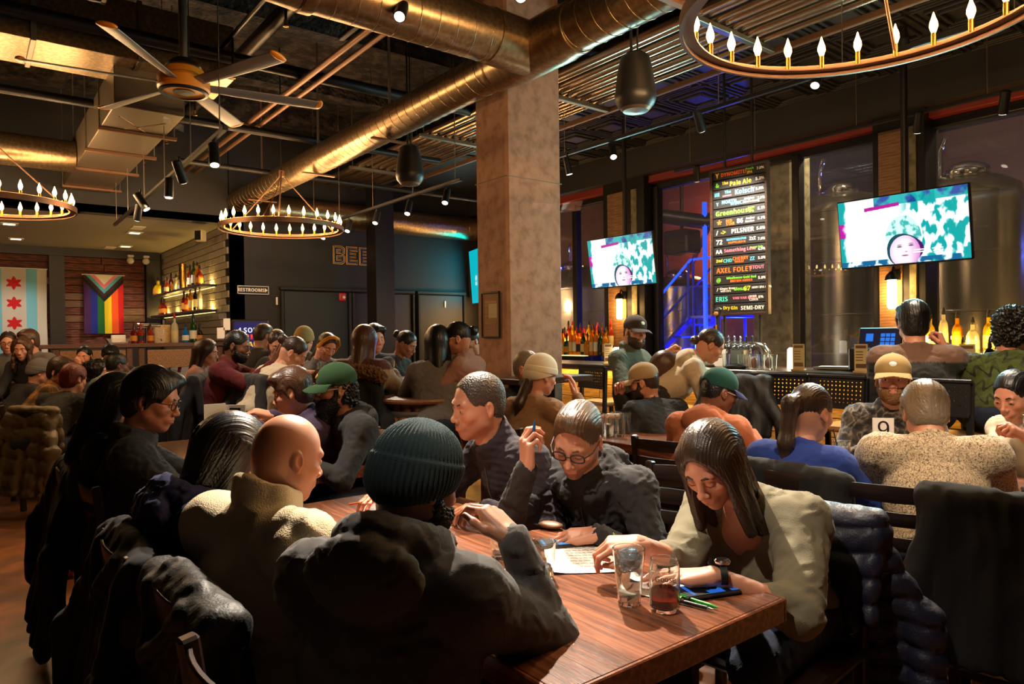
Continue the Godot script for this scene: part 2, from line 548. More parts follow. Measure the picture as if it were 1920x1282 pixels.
func materials() -> void:
	var fine := ntex(noise(0.06, 3, FastNoiseLite.TYPE_SIMPLEX, 3), [], [])
	var cloud := ntex(noise(0.012, 5, FastNoiseLite.TYPE_SIMPLEX_SMOOTH, 4), [0.2, 0.5, 0.8], [Color(0.72, 0.7, 0.68), Color(0.92, 0.9, 0.88), Color(1, 1, 1)])
	M.fine = fine
	M.cloud = cloud
	mat("black_paint", Color(0.1, 0.098, 0.1), 0.55)
	mat("dark_wall", Color(0.105, 0.1, 0.105), 0.7)
	mat("soffit_black", Color(0.13, 0.125, 0.125), 0.6)
	mat("deck", Color(0.24, 0.2, 0.17), 0.9)
	tri(M.deck, ntex(noise(0.02, 5), [0.25, 0.7], [Color(0.35, 0.32, 0.3), Color(1, 1, 1)]), Vector3.ONE * 0.5, true)
	bump(M.deck, fine, 1.5)
	mat("floor", Color(1, 1, 1), 0.34)
	tri(M.floor, ntex(noise(0.01, 6, FastNoiseLite.TYPE_SIMPLEX_SMOOTH, 11), [0.2, 0.45, 0.6, 0.8], [Color(0.36, 0.24, 0.17), Color(0.48, 0.31, 0.2), Color(0.56, 0.36, 0.22), Color(0.42, 0.29, 0.21)]), Vector3.ONE * 0.35, true)
	mat("concrete", Color(0.73, 0.57, 0.47), 0.85)
	tri(M.concrete, ntex(noise(0.018, 6, FastNoiseLite.TYPE_SIMPLEX_SMOOTH, 9), [0.1, 0.4, 0.6, 0.9], [Color(0.8, 0.77, 0.75), Color(0.92, 0.9, 0.88), Color(0.96, 0.95, 0.94), Color(1, 1, 1)]), Vector3.ONE * 0.9, true)
	bump(M.concrete, fine, 0.15)
	mat("green_concrete", Color(0.52, 0.5, 0.4), 0.85)
	tri(M.green_concrete, cloud, Vector3.ONE, true)
	mat("plaster", Color(0.56, 0.54, 0.48), 0.9)
	mat("brick_wall", Color(0.56, 0.53, 0.48), 0.9)
	bump(M.brick_wall, fine, 0.3, Vector3.ONE * 3.0)
	mat("brick_joint", Color(0.5, 0.47, 0.43), 0.95)
	mat("red_paint", Color(0.5, 0.14, 0.1), 0.5)
	mat("tin", Color(0.16, 0.16, 0.165), 0.5)
	mat("galvanised", Color(0.72, 0.63, 0.5), 0.3, 0.95)
	tri(M.galvanised, ntex(noise(0.03, 4, FastNoiseLite.TYPE_CELLULAR, 5), [0.2, 0.8], [Color(0.78, 0.76, 0.72), Color(1, 1, 1)]), Vector3.ONE * 2.0)
	mat("galv_dull", Color(0.52, 0.48, 0.42), 0.42, 0.85)
	mat("conduit", Color(0.7, 0.6, 0.5), 0.25, 0.95)
	mat("steel", Color(0.78, 0.77, 0.75), 0.2, 1.0)
	mat("tank", Color(0.62, 0.61, 0.58), 0.24, 0.95)
	M.tank.anisotropy_enabled = false
	mat("chrome", Color(0.9, 0.9, 0.9), 0.08, 1.0)
	mat("rusty", Color(0.5, 0.37, 0.28), 0.45, 0.7)
	mat("brass", Color(0.75, 0.55, 0.25), 0.25, 1.0)
	mat("fan_yellow", Color(0.98, 0.6, 0.08), 0.3)
	M.fan_yellow.clearcoat_enabled = true
	mat("blade", Color(0.55, 0.54, 0.53), 0.4, 0.3)
	mat("black_plastic", Color(0.1, 0.1, 0.105), 0.42)
	mat("black_metal", Color(0.13, 0.13, 0.135), 0.4, 0.4)
	mat("rubber", Color(0.02, 0.02, 0.02), 0.8)
	mat("white_plastic", Color(0.85, 0.84, 0.8), 0.4)
	mat("paper", Color(0.95, 0.94, 0.91), 0.8)
	mat("ink", Color(0.04, 0.04, 0.05), 0.7)
	mat("white_paint", Color(0.9, 0.89, 0.85), 0.6)
	for w: Array in [["oak_table", Color(0.4, 0.225, 0.14), Color(0.58, 0.345, 0.215), 0.26], ["chair_wood", Color(0.14, 0.09, 0.07), Color(0.22, 0.145, 0.11), 0.35],
			["brown_chair", Color(0.3, 0.19, 0.13), Color(0.42, 0.28, 0.19), 0.4], ["panel_wood", Color(0.46, 0.33, 0.22), Color(0.6, 0.45, 0.31), 0.5], ["pale_wood", Color(0.62, 0.5, 0.33), Color(0.78, 0.66, 0.46), 0.5], ["seat_wood", Color(0.5, 0.32, 0.17), Color(0.68, 0.46, 0.27), 0.35],
			["barn_wood", Color(0.2, 0.08, 0.05), Color(0.46, 0.22, 0.13), 0.7], ["barrel_wood", Color(0.42, 0.25, 0.14), Color(0.56, 0.36, 0.2), 0.5], ["ledge_wood", Color(0.19, 0.13, 0.1), Color(0.28, 0.2, 0.15), 0.3]]:
		mat(w[0], Color(1, 1, 1), w[3])
		var grain := Vector3(0.45, 9, 9) if w[0] == "oak_table" else Vector3(0.9, 9, 9)
		tri(M[w[0]], ntex(noise(0.02, 5, FastNoiseLite.TYPE_SIMPLEX_SMOOTH, 21), [0.25, 0.5, 0.75], [w[1], w[1].lerp(w[2], 0.5), w[2]], 256), grain, w[0] == "oak_table")
	M.oak_table.clearcoat_enabled = true
	M.oak_table.clearcoat = 0.25
	M.oak_table.clearcoat_roughness = 0.15
	bump(M.oak_table, fine, 0.02)
	for k in 3:
		M["oak_%d" % k] = M.oak_table.duplicate()
		M["oak_%d" % k].albedo_color = Color.WHITE * [1.0, 0.9, 0.82][k]
	clear_glass("pane", Color(1, 1, 1, 0.03))
	clear_glass("tumbler", Color(1, 1, 1, 0.05))
	clear_glass("bottle_clear", Color(0.95, 1, 0.97, 0.1))
	M.tumbler.metallic_specular = 0.7
	for b: Array in [["liquor_amber", Color(0.5, 0.15, 0.02)], ["liquor_gold", Color(0.7, 0.45, 0.04)], ["liquor_red", Color(0.35, 0.04, 0.02)], ["liquor_green", Color(0.04, 0.22, 0.06)], ["liquor_dark", Color(0.05, 0.03, 0.02)], ["liquor_pale", Color(0.7, 0.68, 0.58)], ["liquor_yellow", Color(0.72, 0.6, 0.08)], ["liquor_blue", Color(0.05, 0.4, 0.7)]]:
		var m := mat(b[0], b[1], 0.08)
		m.metallic_specular = 0.7
		m.backlight_enabled = true
		m.backlight = b[1]
	for b: Array in [["label_cream", Color(0.75, 0.68, 0.5)], ["label_white", Color(0.8, 0.8, 0.76)], ["label_gold", Color(0.7, 0.45, 0.12)], ["label_black", Color(0.04, 0.04, 0.04)], ["cap_red", Color(0.6, 0.05, 0.03)], ["cap_black", Color(0.03, 0.03, 0.03)]]:
		mat(b[0], b[1], 0.6)
	glow("candle_flame_glow", Color(1.0, 0.8, 0.5), 14.0, Color(1, 0.8, 0.5))
	glow("tube_glow", Color(1.0, 0.9, 0.68), 5.0, Color(1, 0.9, 0.7))
	glow("lens_glow", Color(1.0, 0.95, 0.85), 5.0, Color(1, 1, 1))
	glow("downlight_glow", Color(1.0, 0.88, 0.68), 4.0, Color(1, 1, 1))
	glow("blue_lit_glow", Color(0.08, 0.28, 1.0), 2.2)  # emission standing in for blue light on the stair rail and upright
	glow("shelf_glow", Color(1.0, 0.88, 0.58), 2.0, Color(1, 0.9, 0.7))
	glow("candle_lamp_glow", Color(1.0, 0.93, 0.8), 2.2, Color(1, 1, 1))
func board(n: String, c: Vector3, s: Vector3, m: Material, label := "") -> void:
	struct(n, mb().box(c, s), m, label)
func shell() -> void:
	board("floor", Vector3(-5, -0.1, -2.5), Vector3(20, 0.2, 18), M.floor, "brown stained polished concrete floor")
	board("ceiling", Vector3(-3, 4.7, -1), Vector3(14.4, 0.2, 12.8), M.deck, "dark exposed concrete deck above the pipes")
	board("wall_south", Vector3(-3, 2.3, 5.1), Vector3(14.4, 4.8, 0.2), M.dark_wall)
	board("wall_east", Vector3(4.1, 2.3, -1), Vector3(0.2, 4.8, 12.4), M.dark_wall)
	# black wall with the doors and the lettering
	var w := mb()
	w.box(Vector3(-10.1, 2.3, -5.1), Vector3(0.2, 4.8, 4.42), 0)
	struct("wall_west", w, M.dark_wall, "matte black wall with doors")
	for d: Array in [[-3.62, -4.62, 1], [-4.72, -5.72, 2], [-5.86, -6.72, 3]]:
		var f := struct("door_%d" % d[2], mb().box(Vector3(-9.985, 1.05, (d[0] + d[1]) / 2), Vector3(0.05, 2.1, d[0] - d[1] - 0.02), 0.008), M.black_paint, "black painted flush door in the black wall")
		part(f, "door_frame", mb().box(Vector3(-9.97, 2.135, (d[0] + d[1]) / 2), Vector3(0.09, 0.05, d[0] - d[1] + 0.1), 0.01).box(Vector3(-9.97, 1.05, d[0] + 0.02), Vector3(0.09, 2.1, 0.04), 0.01).box(Vector3(-9.97, 1.05, d[1] - 0.02), Vector3(0.09, 2.1, 0.04), 0.01), M.dark_wall)
	board("trim_1", Vector3(-9.5, 2.3, -4.93), Vector3(0.3, 4.6, 0.3), M.black_metal, "black steel post in front of the lettering")
	# the alcove: fascia over its opening, back wall of planks, brick side wall
	board("trim_2", Vector3(-10.1, 3.8, 0.6), Vector3(0.2, 1.6, 7.0), M.soffit_black, "black fascia above the alcove")
	board("ceiling", Vector3(-12.15, 3.05, 0.6), Vector3(4.3, 0.1, 7.0), M.plaster, "pale plaster ceiling of the alcove")
	board("wall_back", Vector3(-14.3, 1.6, 0.6), Vector3(0.2, 3.2, 7.4), M.black_paint)
	board("wall_north", Vector3(-12.2, 1.6, -2.99), Vector3(4.4, 3.2, 0.2), M.brick_joint)
	board("wall_south", Vector3(-12.2, 1.6, 4.1), Vector3(4.4, 3.2, 0.2), M.dark_wall)
	board("wall_west", Vector3(-10.1, 2.3, 4.6), Vector3(0.2, 4.8, 1.2), M.dark_wall)
	# painted bricks of the side wall, a part each as far as they can be told apart
	var bw := get_node("wall_north")
	var br := mb().box(Vector3.ZERO, Vector3(0.292, 0.092, 0.03), 0.004).mesh()
	for r in 16:
		for c in 13:
			var x := -10.17 - 0.3 * c - (0.15 if r % 2 else 0.0)
			if x < -13.95: continue
			part(bw, "brick", br, M.brick_wall, "", Transform3D(Basis.IDENTITY, Vector3(x, 1.44 + 0.1 * r, -2.885 + rng.randf() * 0.004)))
	# plank wall behind the flags
	var bk := get_node("wall_back")
	for bay: Array in [[-2.6, -1.35], [-1.15, 0.6], [0.8, 2.6]]:
		for r in 12:
			var y := 1.36 + r * 0.127
			var z0: float = bay[0]
			while z0 < bay[1] - 0.05:
				var l: float = minf(0.5 + rng.randf() * 0.9, bay[1] - z0)
				if bay[1] - z0 - l < 0.2: l = bay[1] - z0
				part(bk, "plank", mb().box(Vector3.ZERO, Vector3(l - 0.006, 0.12, 0.03 + rng.randf() * 0.02), 0.006), M.barn_wood if rng.randf() < 0.8 else M.brown_chair, "", Transform3D(Basis(Vector3.UP, PI / 2), Vector3(-14.17, y + 0.06, z0 + l / 2)))
				z0 += l
	for z: float in [-2.72, -1.25, 0.7, 2.7]:
		board("trim_3", Vector3(-14.12, 1.6, z), Vector3(0.16, 3.0, 0.22), M.black_metal, "black steel upright of the plank wall")
	board("trim_4", Vector3(-14.1, 2.93, 0.0), Vector3(0.2, 0.14, 5.6), M.black_metal, "black steel beam under the alcove ceiling")
	# the concrete column and its ledge
	var col := mb().box(Vector3(-4.385, 2.3, -3.505), Vector3(0.41, 4.6, 0.55), 0.02)
	struct("column", col, M.concrete, "board marked concrete column with a framed notice")
	part(get_node("column"), "joint", mb().box(Vector3(-4.385, 2.62, -3.505), Vector3(0.416, 0.006, 0.556)).box(Vector3(-4.385, 1.02, -3.505), Vector3(0.416, 0.006, 0.556)), M.brick_joint)
	# brewhouse shell
	board("wall_brewhouse", Vector3(-3.6, 2.3, -12.6), Vector3(16, 4.8, 0.2), mat("brewhouse_wall", Color(0.36, 0.24, 0.18), 0.8), "back wall of the brewhouse")
	board("wall_brewhouse", Vector3(-5.3, 2.3, -10.9), Vector3(0.2, 4.8, 3.2), M.dark_wall)  # partition added to keep the orange light out of the right bays
	board("wall_brewhouse", Vector3(-11.4, 2.3, -9.9), Vector3(0.2, 4.8, 5.4), M.dark_wall)
	board("wall_brewhouse", Vector3(4.1, 2.3, -9.9), Vector3(0.2, 4.8, 5.4), M.dark_wall)
	board("floor", Vector3(-3.6, -0.1, -12.1), Vector3(16, 0.2, 1.2), M.concrete, "concrete floor of the brewhouse")
	board("ceiling", Vector3(-3.6, 4.7, -9.95), Vector3(15.2, 0.2, 5.1), M.deck, "dark ceiling of the brewhouse")
func chandelier(at: Vector3, label: String, nb: int, turn: float, energy: float) -> void:
	var r := 0.65
	var t := thing("wagon_wheel_chandelier", label, "chandelier", at, turn, "candle ring chandeliers")
	var ring := mb()
	ring.lathe([Vector2(r - 0.006, 0.0), Vector2(r - 0.006, 0.05), Vector2(r, 0.055), Vector2(r + 0.008, 0.05), Vector2(r + 0.008, 0.0), Vector2(r - 0.006, 0.0)], 72)
	ring.lathe([Vector2(r - 0.05, 0.018), Vector2(r - 0.05, 0.024), Vector2(r - 0.006, 0.024), Vector2(r - 0.006, 0.018), Vector2(r - 0.05, 0.018)], 72)
	part(t, "ring", ring, M.rusty)
	var rod := mb()
	for k in 3:
		var a := TAU * k / 3.0 + 0.4
		rod.tube([Vector3(cos(a) * r, 0.03, sin(a) * r), Vector3(0, 0.62, 0)], 0.007, 6)
	part(t, "suspension_rod", rod, M.rusty)
	part(t, "hook", mb().lathe([Vector2(0, 0.58), Vector2(0.03, 0.6), Vector2(0.03, 0.66), Vector2(0, 0.68)], 10), M.rusty)
	part(t, "chain", mb().tube([Vector3(0, 0.66, 0), Vector3(0, 4.6 - at.y, 0)], 0.008, 6), M.black_metal)
	part(t, "cable", mb().tube([Vector3(0.02, 0.66, 0), Vector3(0.12, 0.4, 0.1), Vector3(r * 0.55, 0.09, r * 0.5), Vector3(r * 0.74, 0.05, r * 0.64)], 0.004, 5), M.brass)
	var sleeve := mb().lathe([Vector2(0.011, 0.02), Vector2(0.011, 0.085), Vector2(0.0, 0.085)], 8).mesh()
	var bulb := mb().lathe([Vector2(0.0, 0.085), Vector2(0.009, 0.088), Vector2(0.0175, 0.112), Vector2(0.0165, 0.128), Vector2(0.008, 0.152), Vector2(0.003, 0.17), Vector2(0, 0.176)], 10, Transform3D.IDENTITY, false).mesh()
	for k in nb:
		var a := TAU * k / nb
		var x := Transform3D(Basis.IDENTITY, Vector3(cos(a) * (r - 0.026), 0, sin(a) * (r - 0.026)))
		part(t, "candle_sleeve", sleeve, M.brass, "", x)
		part(t, "candle_bulb", bulb, M.candle_flame_glow, "", x)
		omni(x.origin + Vector3(0, 0.125, 0), WARM, energy / nb, 0.012, t, "bulb_light")
func pipe(n: String, pts: Array, r: float, m: Material, label: String, cat := "pipe", group := "", sides := 10) -> MeshInstance3D:
	return solo(n, mb().tube(pts, r, sides), m, label, cat, group)
func spiral_duct(a: Vector3, b: Vector3, r: float, t: Node3D, n: String) -> void:
	var d := part(t, n, mb().tube([a, a.lerp(b, 0.5), b], r, 32, true), M.galvanised)
	var seam := mb()
	var len := a.distance_to(b)
	var dir := (b - a) / len
	var u := Vector3.UP
	var w := dir.cross(u)
	var pitch := 0.125
	var k := 0
	while k * pitch < len - 0.02:
		var ring := []
		for j in 25:
			var th := TAU * j / 24.0
			ring.append(a + dir * (k * pitch + pitch * j / 24.0) + (u * cos(th) + w * sin(th)) * r)
		seam.tube(ring, 0.0032, 4, false)
		k += 1
	part(d, "spiral_seam", seam, M.galvanised)
func collar(a: Vector3, dir: Vector3, r: float, t: Node3D) -> void:
	part(t, "collar", mb().tube([a - dir * 0.035, a - dir * 0.03, a + dir * 0.03, a + dir * 0.035], [r, r + 0.008, r + 0.008, r], 32), M.galvanised)
func track(n: String, a: Vector3, b: Vector3, label: String) -> Node3D:
	var t := thing(n, label, "track light", Vector3.ZERO)
	part(t, "rail", mb().box((a + b) / 2, Vector3(0.035, 0.03, a.distance_to(b)), 0.004, Basis.looking_at(b - a)), M.black_metal)
	var hang := int(a.distance_to(b) / 1.1) + 1
	for k in hang + 1:
		var p := a.lerp(b, clampf(k / float(hang), 0.03, 0.97))
		part(t, "hanger_wire", mb().tube([p, Vector3(p.x, 4.6, p.z)], 0.004, 5), M.galv_dull)
	return t
func track_head(t: Node3D, p: Vector3, to: Vector3, rail_y: float) -> void:
	var d := (to - p).normalized()
	var h := part(t, "spot_head", mb().tube([p - d * 0.17, p - d * 0.165, p - d * 0.008, p], [0.02, 0.034, 0.036, 0.034], 16), M.black_metal)
	part(h, "lens", mb().tube([p + d * 0.0005, p + d * 0.003], [0.029, 0.028], 16), M.lens_glow)
	part(h, "stem", mb().tube([p - d * 0.1, Vector3(p.x - d.x * 0.1, rail_y, p.z - d.z * 0.1)], 0.009, 6), M.black_metal)
func overhead() -> void:
	chandelier(Vector3(-1.27, 2.6, -2.66), "large candle ring chandelier nearest the menu board, partly cut by the picture edge", 26, 0.1, 4.0)
	chandelier(Vector3(-7.65, 2.6, -2.78), "candle ring chandelier in front of the black wall lettering", 26, 0.0, 4.0)
	chandelier(Vector3(-7.75, 2.6, -0.2), "candle ring chandelier below the rectangular duct near the alcove", 26, 0.07, 4.0)
	# six-blade fan
	var f := thing("ceiling_fan", "six blade ceiling fan with yellow hub and grey blades", "ceiling fan", Vector3(-5.2, 3.17, -1.22))
	part(f, "down_rod", mb().tube([Vector3(0, 0.15, 0), Vector3(0, 1.45, 0)], 0.028, 14), M.galv_dull)
	part(f, "motor_housing", mb().lathe([Vector2(0, 0.12), Vector2(0.1, 0.12), Vector2(0.13, 0.1), Vector2(0.135, 0.06), Vector2(0.16, 0.045), Vector2(0.168, 0.03), Vector2(0.168, -0.03), Vector2(0.155, -0.05), Vector2(0.0, -0.05)], 40), M.fan_yellow)
	part(f, "canopy_cover", mb().lathe([Vector2(0.0, 0.18), Vector2(0.06, 0.175), Vector2(0.115, 0.125), Vector2(0.1, 0.118)], 28), M.black_plastic)
	part(f, "hub_ring", mb().lathe([Vector2(0.158, -0.045), Vector2(0.158, -0.058), Vector2(0.135, -0.062), Vector2(0.132, -0.05)], 40), M.black_plastic)
	part(f, "hub_badge", mb().lathe([Vector2(0.07, -0.051), Vector2(0.07, -0.054), Vector2(0.0, -0.056)], 24), M.black_plastic)
	for k in 6:
		var a := 0.66 + k * PI / 3
		var q := Basis(Vector3.UP, -a)
		var rings := []
		for s in 9:
			var x := 0.13 + s * 0.098
			var w := 0.036 + 0.026 * sin(clampf(s / 8.0 * 1.4 + 0.2, 0, PI / 2))
			var ring := []
			for j in 10:
				var th := TAU * j / 10
				var c := Vector2(cos(th) * w, sin(th) * 0.008).rotated(0.32 - 0.12 * s / 8.0)
				ring.append(q * Vector3(x, c.y, c.x))
			rings.append(ring)
		var bl := part(f, "blade", mb().loft(rings), M.blade)
		part(bl, "blade_tip", mb().ball(q * Vector3(0.925, 0.006, 0), Vector3(0.03, 0.018, 0.064), q * Basis(Vector3.RIGHT, -0.2), 12, 8), M.fan_yellow)
	# spiral ducts meeting at the column
	var d := thing("spiral_duct", "galvanised spiral duct tee in front of the concrete column", "duct")
	var jx := Vector3(-3.62, 3.32, -3.02)
	spiral_duct(Vector3(-4.0, 3.32, -3.02), Vector3(-9.98, 3.32, -3.02), 0.145, d, "duct_run")
	spiral_duct(Vector3(-3.2, 3.32, -3.02), Vector3(3.9, 3.32, -3.02), 0.15, d, "duct_run")
	spiral_duct(Vector3(-3.6, 3.32, -2.66), Vector3(-3.6, 3.32, -1.42), 0.165, d, "duct_branch")
	part(d, "tee_body", mb().tube([Vector3(-4.02, 3.32, -3.02), Vector3(-3.8, 3.32, -3.02), Vector3(-3.3, 3.32, -3.02), Vector3(-3.18, 3.32, -3.02)], [0.152, 0.175, 0.175, 0.156], 32).tube([jx, Vector3(-3.6, 3.32, -2.64)], 0.172, 32), M.galvanised)
	collar(Vector3(-4.0, 3.32, -3.02), Vector3.RIGHT, 0.15, d)
	collar(Vector3(-3.2, 3.32, -3.02), Vector3.RIGHT, 0.156, d)
	collar(Vector3(-3.6, 3.32, -1.46), Vector3.BACK, 0.17, d)
	part(d, "elbow", mb().tube([Vector3(-3.6, 3.32, -1.42), Vector3(-3.6, 3.33, -1.22), Vector3(-3.6, 3.43, -1.06), Vector3(-3.6, 3.58, -0.98), Vector3(-3.6, 4.58, -0.96)], 0.172, 32), M.galvanised)
	for x: float in [-9.0, -7.2, -5.6, -2.4, -0.8, 0.9]: part(d, "hanger_strap", mb().box(Vector3(x, 3.9, -3.02), Vector3(0.012, 1.46, 0.02)).box(Vector3(x, 3.165, -3.02), Vector3(0.04, 0.015, 0.36)), M.rusty)
	# rectangular duct and trunk
	var rd := thing("rectangular_duct", "rectangular sheet metal duct with stiffener bars above the fan", "duct")
	part(rd, "branch_box", mb().box(Vector3(-8.1, 3.42, -1.205), Vector3(3.78, 0.34, 0.51), 0.006), M.galv_dull)
	for x: float in [-6.9, -7.75, -8.65, -9.72]:
		part(rd, "stiffener_bar", mb().box(Vector3(x, 3.235, -1.24), Vector3(0.04, 0.03, 0.62), 0.004), M.rusty)
		for z: float in [-0.94, -1.53]: part(rd, "hanger_rod", mb().tube([Vector3(x, 3.23, z), Vector3(x, 4.6, z)], 0.006, 6), M.galv_dull)
	part(rd, "trunk_box", mb().box(Vector3(-6.3, 3.78, 0.6), Vector3(0.6, 0.44, 4.8), 0.006), M.galvanised)
	for z: float in [-1.1, -0.42, 0.3, 1.1]: part(rd, "flange", mb().box(Vector3(-6.3, 3.78, z), Vector3(0.63, 0.47, 0.035), 0.003), M.galv_dull)
	part(rd, "cross_brace", mb().box(Vector3(-6.75, 3.247, -1.205), Vector3(0.62, 0.006, 0.008), 0, Basis(Vector3.UP, 0.6)).box(Vector3(-6.75, 3.247, -1.205), Vector3(0.62, 0.006, 0.008), 0, Basis(Vector3.UP, -0.6)), M.galvanised)
	var tp := mb()
	var lo := []
	var hi := []
	for j in 4:
		var c := Vector2([1, -1, -1, 1][j], [1, 1, -1, -1][j])
		lo.append(Vector3(-5.2 + c.x * 0.26, 3.75, -0.42 + c.y * 0.36))
		hi.append(Vector3(-5.2 + c.x * 0.16, 4.25, -0.42 + c.y * 0.16))
	for j in 4:
		var a: Vector3 = lo[j]; var b: Vector3 = lo[(j + 1) % 4]; var c: Vector3 = hi[(j + 1) % 4]; var e: Vector3 = hi[j]
		tp.quad(a, b, c, e, (b - a).cross(e - a).normalized() * signf((b - a).cross(e - a).dot((a + b) / 2 - Vector3(-5.2, 3.8, -0.42))))
	tp.tube([Vector3(-5.2, 4.22, -0.42), Vector3(-5.2, 4.6, -0.42)], 0.165, 24)
	var hood := solo("duct_transition", tp, M.galvanised, "square to round sheet metal duct transition at the top left", "duct")
	part(hood, "rim", mb().box(Vector3(-5.2, 3.73, -0.06), Vector3(0.56, 0.05, 0.03), 0.003).box(Vector3(-5.2, 3.73, -0.78), Vector3(0.56, 0.05, 0.03), 0.003).box(Vector3(-4.94, 3.73, -0.42), Vector3(0.03, 0.05, 0.75), 0.003).box(Vector3(-5.46, 3.73, -0.42), Vector3(0.03, 0.05, 0.75), 0.003), M.black_metal)
	var r2 := thing("round_duct", "horizontal round duct running into the rectangular duct at far left", "duct")
	spiral_duct(Vector3(-8.6, 3.34, -0.94), Vector3(-8.6, 3.34, 4.9), 0.16, r2, "duct_run")
	var r3 := thing("round_duct", "dim round duct along the top of the black wall", "duct")
	spiral_duct(Vector3(-9.72, 3.2, -3.3), Vector3(-9.72, 3.2, -6.8), 0.19, r3, "duct_run")
	# sprinkler and service pipes under the deck
	var dark: Material = M.black_metal
	pipe("sprinkler_main", [Vector3(-5.9, 3.7, 3.0), Vector3(-5.9, 3.7, -4.8)], 0.05, dark, "black sprinkler main crossing behind the fan", "pipe")
	pipe("service_pipe", [Vector3(-2.0, 3.95, -2.0), Vector3(-9.9, 3.95, -2.0)], 0.06, dark, "thick dark pipe running under the deck above the fan's right side")
	pipe("service_pipe", [Vector3(-2.0, 3.62, -2.32), Vector3(-9.9, 3.62, -2.32)], 0.026, M.rusty, "first of two thin coppery pipes beside the spiral duct")
	pipe("service_pipe", [Vector3(-2.0, 3.62, -2.44), Vector3(-9.9, 3.62, -2.44)], 0.022, M.rusty, "second thin coppery pipe, nearest the spiral duct")
	pipe("service_pipe", [Vector3(-4.6, 4.0, 3.0), Vector3(-4.6, 4.0, -4.8)], 0.045, dark, "dark cross pipe near the top of the picture")
	pipe("service_pipe", [Vector3(-7.3, 3.55, 2.6), Vector3(-7.3, 3.55, -4.6)], 0.04, dark, "dark cross pipe beyond the fan")
	pipe("service_pipe", [Vector3(-8.4, 3.4, -1.9), Vector3(-8.4, 3.4, -6.6)], 0.03, dark, "dark cross pipe above the second chandelier")
	for x: float in [-3.4, -5.0, -6.6, -8.2, -9.6]:
		struct("trim_5", mb().box(Vector3(x, 4.48, -1), Vector3(0.22, 0.24, 12.2)), M.deck, "dark concrete joist under the deck")
	var sp := thing("sprinkler_line", "row of pendent sprinkler heads on a thin dark pipe", "sprinkler")
	part(sp, "branch_pipe", mb().tube([Vector3(-2.2, 3.8, -1.7), Vector3(-9.9, 3.8, -1.7)], 0.018, 8), dark)
	for k in 6:
		var p := Vector3(-3.4 - k * 1.15, 3.8, -1.7)
		var h := part(sp, "drop_pipe", mb().tube([p, p - Vector3(0, 0.3, 0)], 0.01, 6), dark)
		part(h, "sprinkler_head", mb().lathe([Vector2(0, 0.0), Vector2(0.014, 0.0), Vector2(0.012, -0.03), Vector2(0.02, -0.045), Vector2(0.0, -0.048)], 10, X(p - Vector3(0, 0.29, 0))), M.brass)
	# conduits on trapeze hangers
	var cd := thing("conduit_rack", "bundle of parallel steel conduits on trapeze hangers above the bar", "conduits")
	for k in 9:
		part(cd, "conduit", mb().tube([Vector3(2.0, 3.68 + 0.012 * (k % 2), -4.12 - k * 0.098), Vector3(-9.9, 3.68 + 0.012 * (k % 2), -4.12 - k * 0.098)], 0.03 if k % 3 else 0.038, 8), M.conduit)
	part(cd, "edge_rail", mb().box(Vector3(-4, 3.63, -5.07), Vector3(12, 0.05, 0.04), 0.004), M.rusty)
	for x: float in [0.4, -1.4, -3.1, -4.9, -6.7, -8.5]:
		part(cd, "trapeze_hanger", mb().box(Vector3(x, 3.63, -4.54), Vector3(0.05, 0.04, 1.12), 0.004), M.galv_dull)
		for z: float in [-4.03, -5.0]: part(cd, "hanger_rod", mb().tube([Vector3(x, 3.62, z), Vector3(x, 4.6, z)], 0.007, 6), M.galv_dull)
	# pressed tin ceiling over the bar
	var tin := struct("ceiling", mb().box(Vector3(-3.9, 3.86, -5.98), Vector3(12.2, 0.06, 1.86)), M.tin, "black pressed tin ceiling over the bar")
	var tile := mb()
	for k in 3:
		var s := 0.56 - k * 0.14
		var th := 0.016
		for e in 4:
			var q := Basis(Vector3.UP, e * PI / 2)
			tile.box(q * Vector3(0, -0.008 * k - 0.008, s / 2), Vector3(s, 0.03, th + 0.008), 0.007, q)
	tile.box(Vector3(0, -0.012, 0), Vector3(0.2, 0.02, 0.2), 0.009)
	var tm := tile.mesh()
	for i in 16:
		for j in 3:
			part(tin, "tin_tile", tm, M.tin, "", Transform3D(Basis.IDENTITY, Vector3(1.6 - i * 0.61, 3.83, -5.37 - j * 0.61)))
	# pendant speakers
	for s: Array in [[Vector3(-2.85, 2.78, -3.18), "black bucket shaped pendant speaker between column and big chandelier"], [Vector3(-5.4, 2.78, -3.1), "black pendant speaker hanging left of the column under the duct"]]:
		var t := thing("pendant_speaker", s[1], "speaker", s[0], 0.0, "pendant speakers")
		part(t, "enclosure", mb().lathe([Vector2(0, 0.31), Vector2(0.05, 0.31), Vector2(0.085, 0.285), Vector2(0.105, 0.2), Vector2(0.122, 0.07), Vector2(0.124, 0.04), Vector2(0.112, 0.005), Vector2(0.09, -0.02)], 28, Transform3D.IDENTITY, false), M.black_plastic)
		part(t, "grille", mb().lathe([Vector2(0.09, -0.02), Vector2(0.075, -0.035), Vector2(0.0, -0.045)], 24), M.galv_dull)
		part(t, "suspension_cable", mb().tube([Vector3(0.02, 0.3, 0), Vector3(0.02, 1.8, 0)], 0.006, 5).tube([Vector3(-0.03, 0.3, 0), Vector3(-0.03, 0.8, 0), Vector3(-0.02, 1.8, 0)], 0.009, 5), M.black_metal)
	# light tracks
	var t1 := track("light_track", Vector3(-4.7, 2.78, -1.35), Vector3(-9.4, 2.78, -1.42), "black light track with spot heads below the rectangular duct")
	for k in 5: track_head(t1, Vector3(-5.0 - k * 0.68, 2.6, -1.36 + 0.04 * (k % 2)), Vector3(-5.0 - k * 0.68 + [0.4, -0.5, 0.1][k % 3], 1.6, -1.3 - 0.5 * (k % 2)), 2.78)
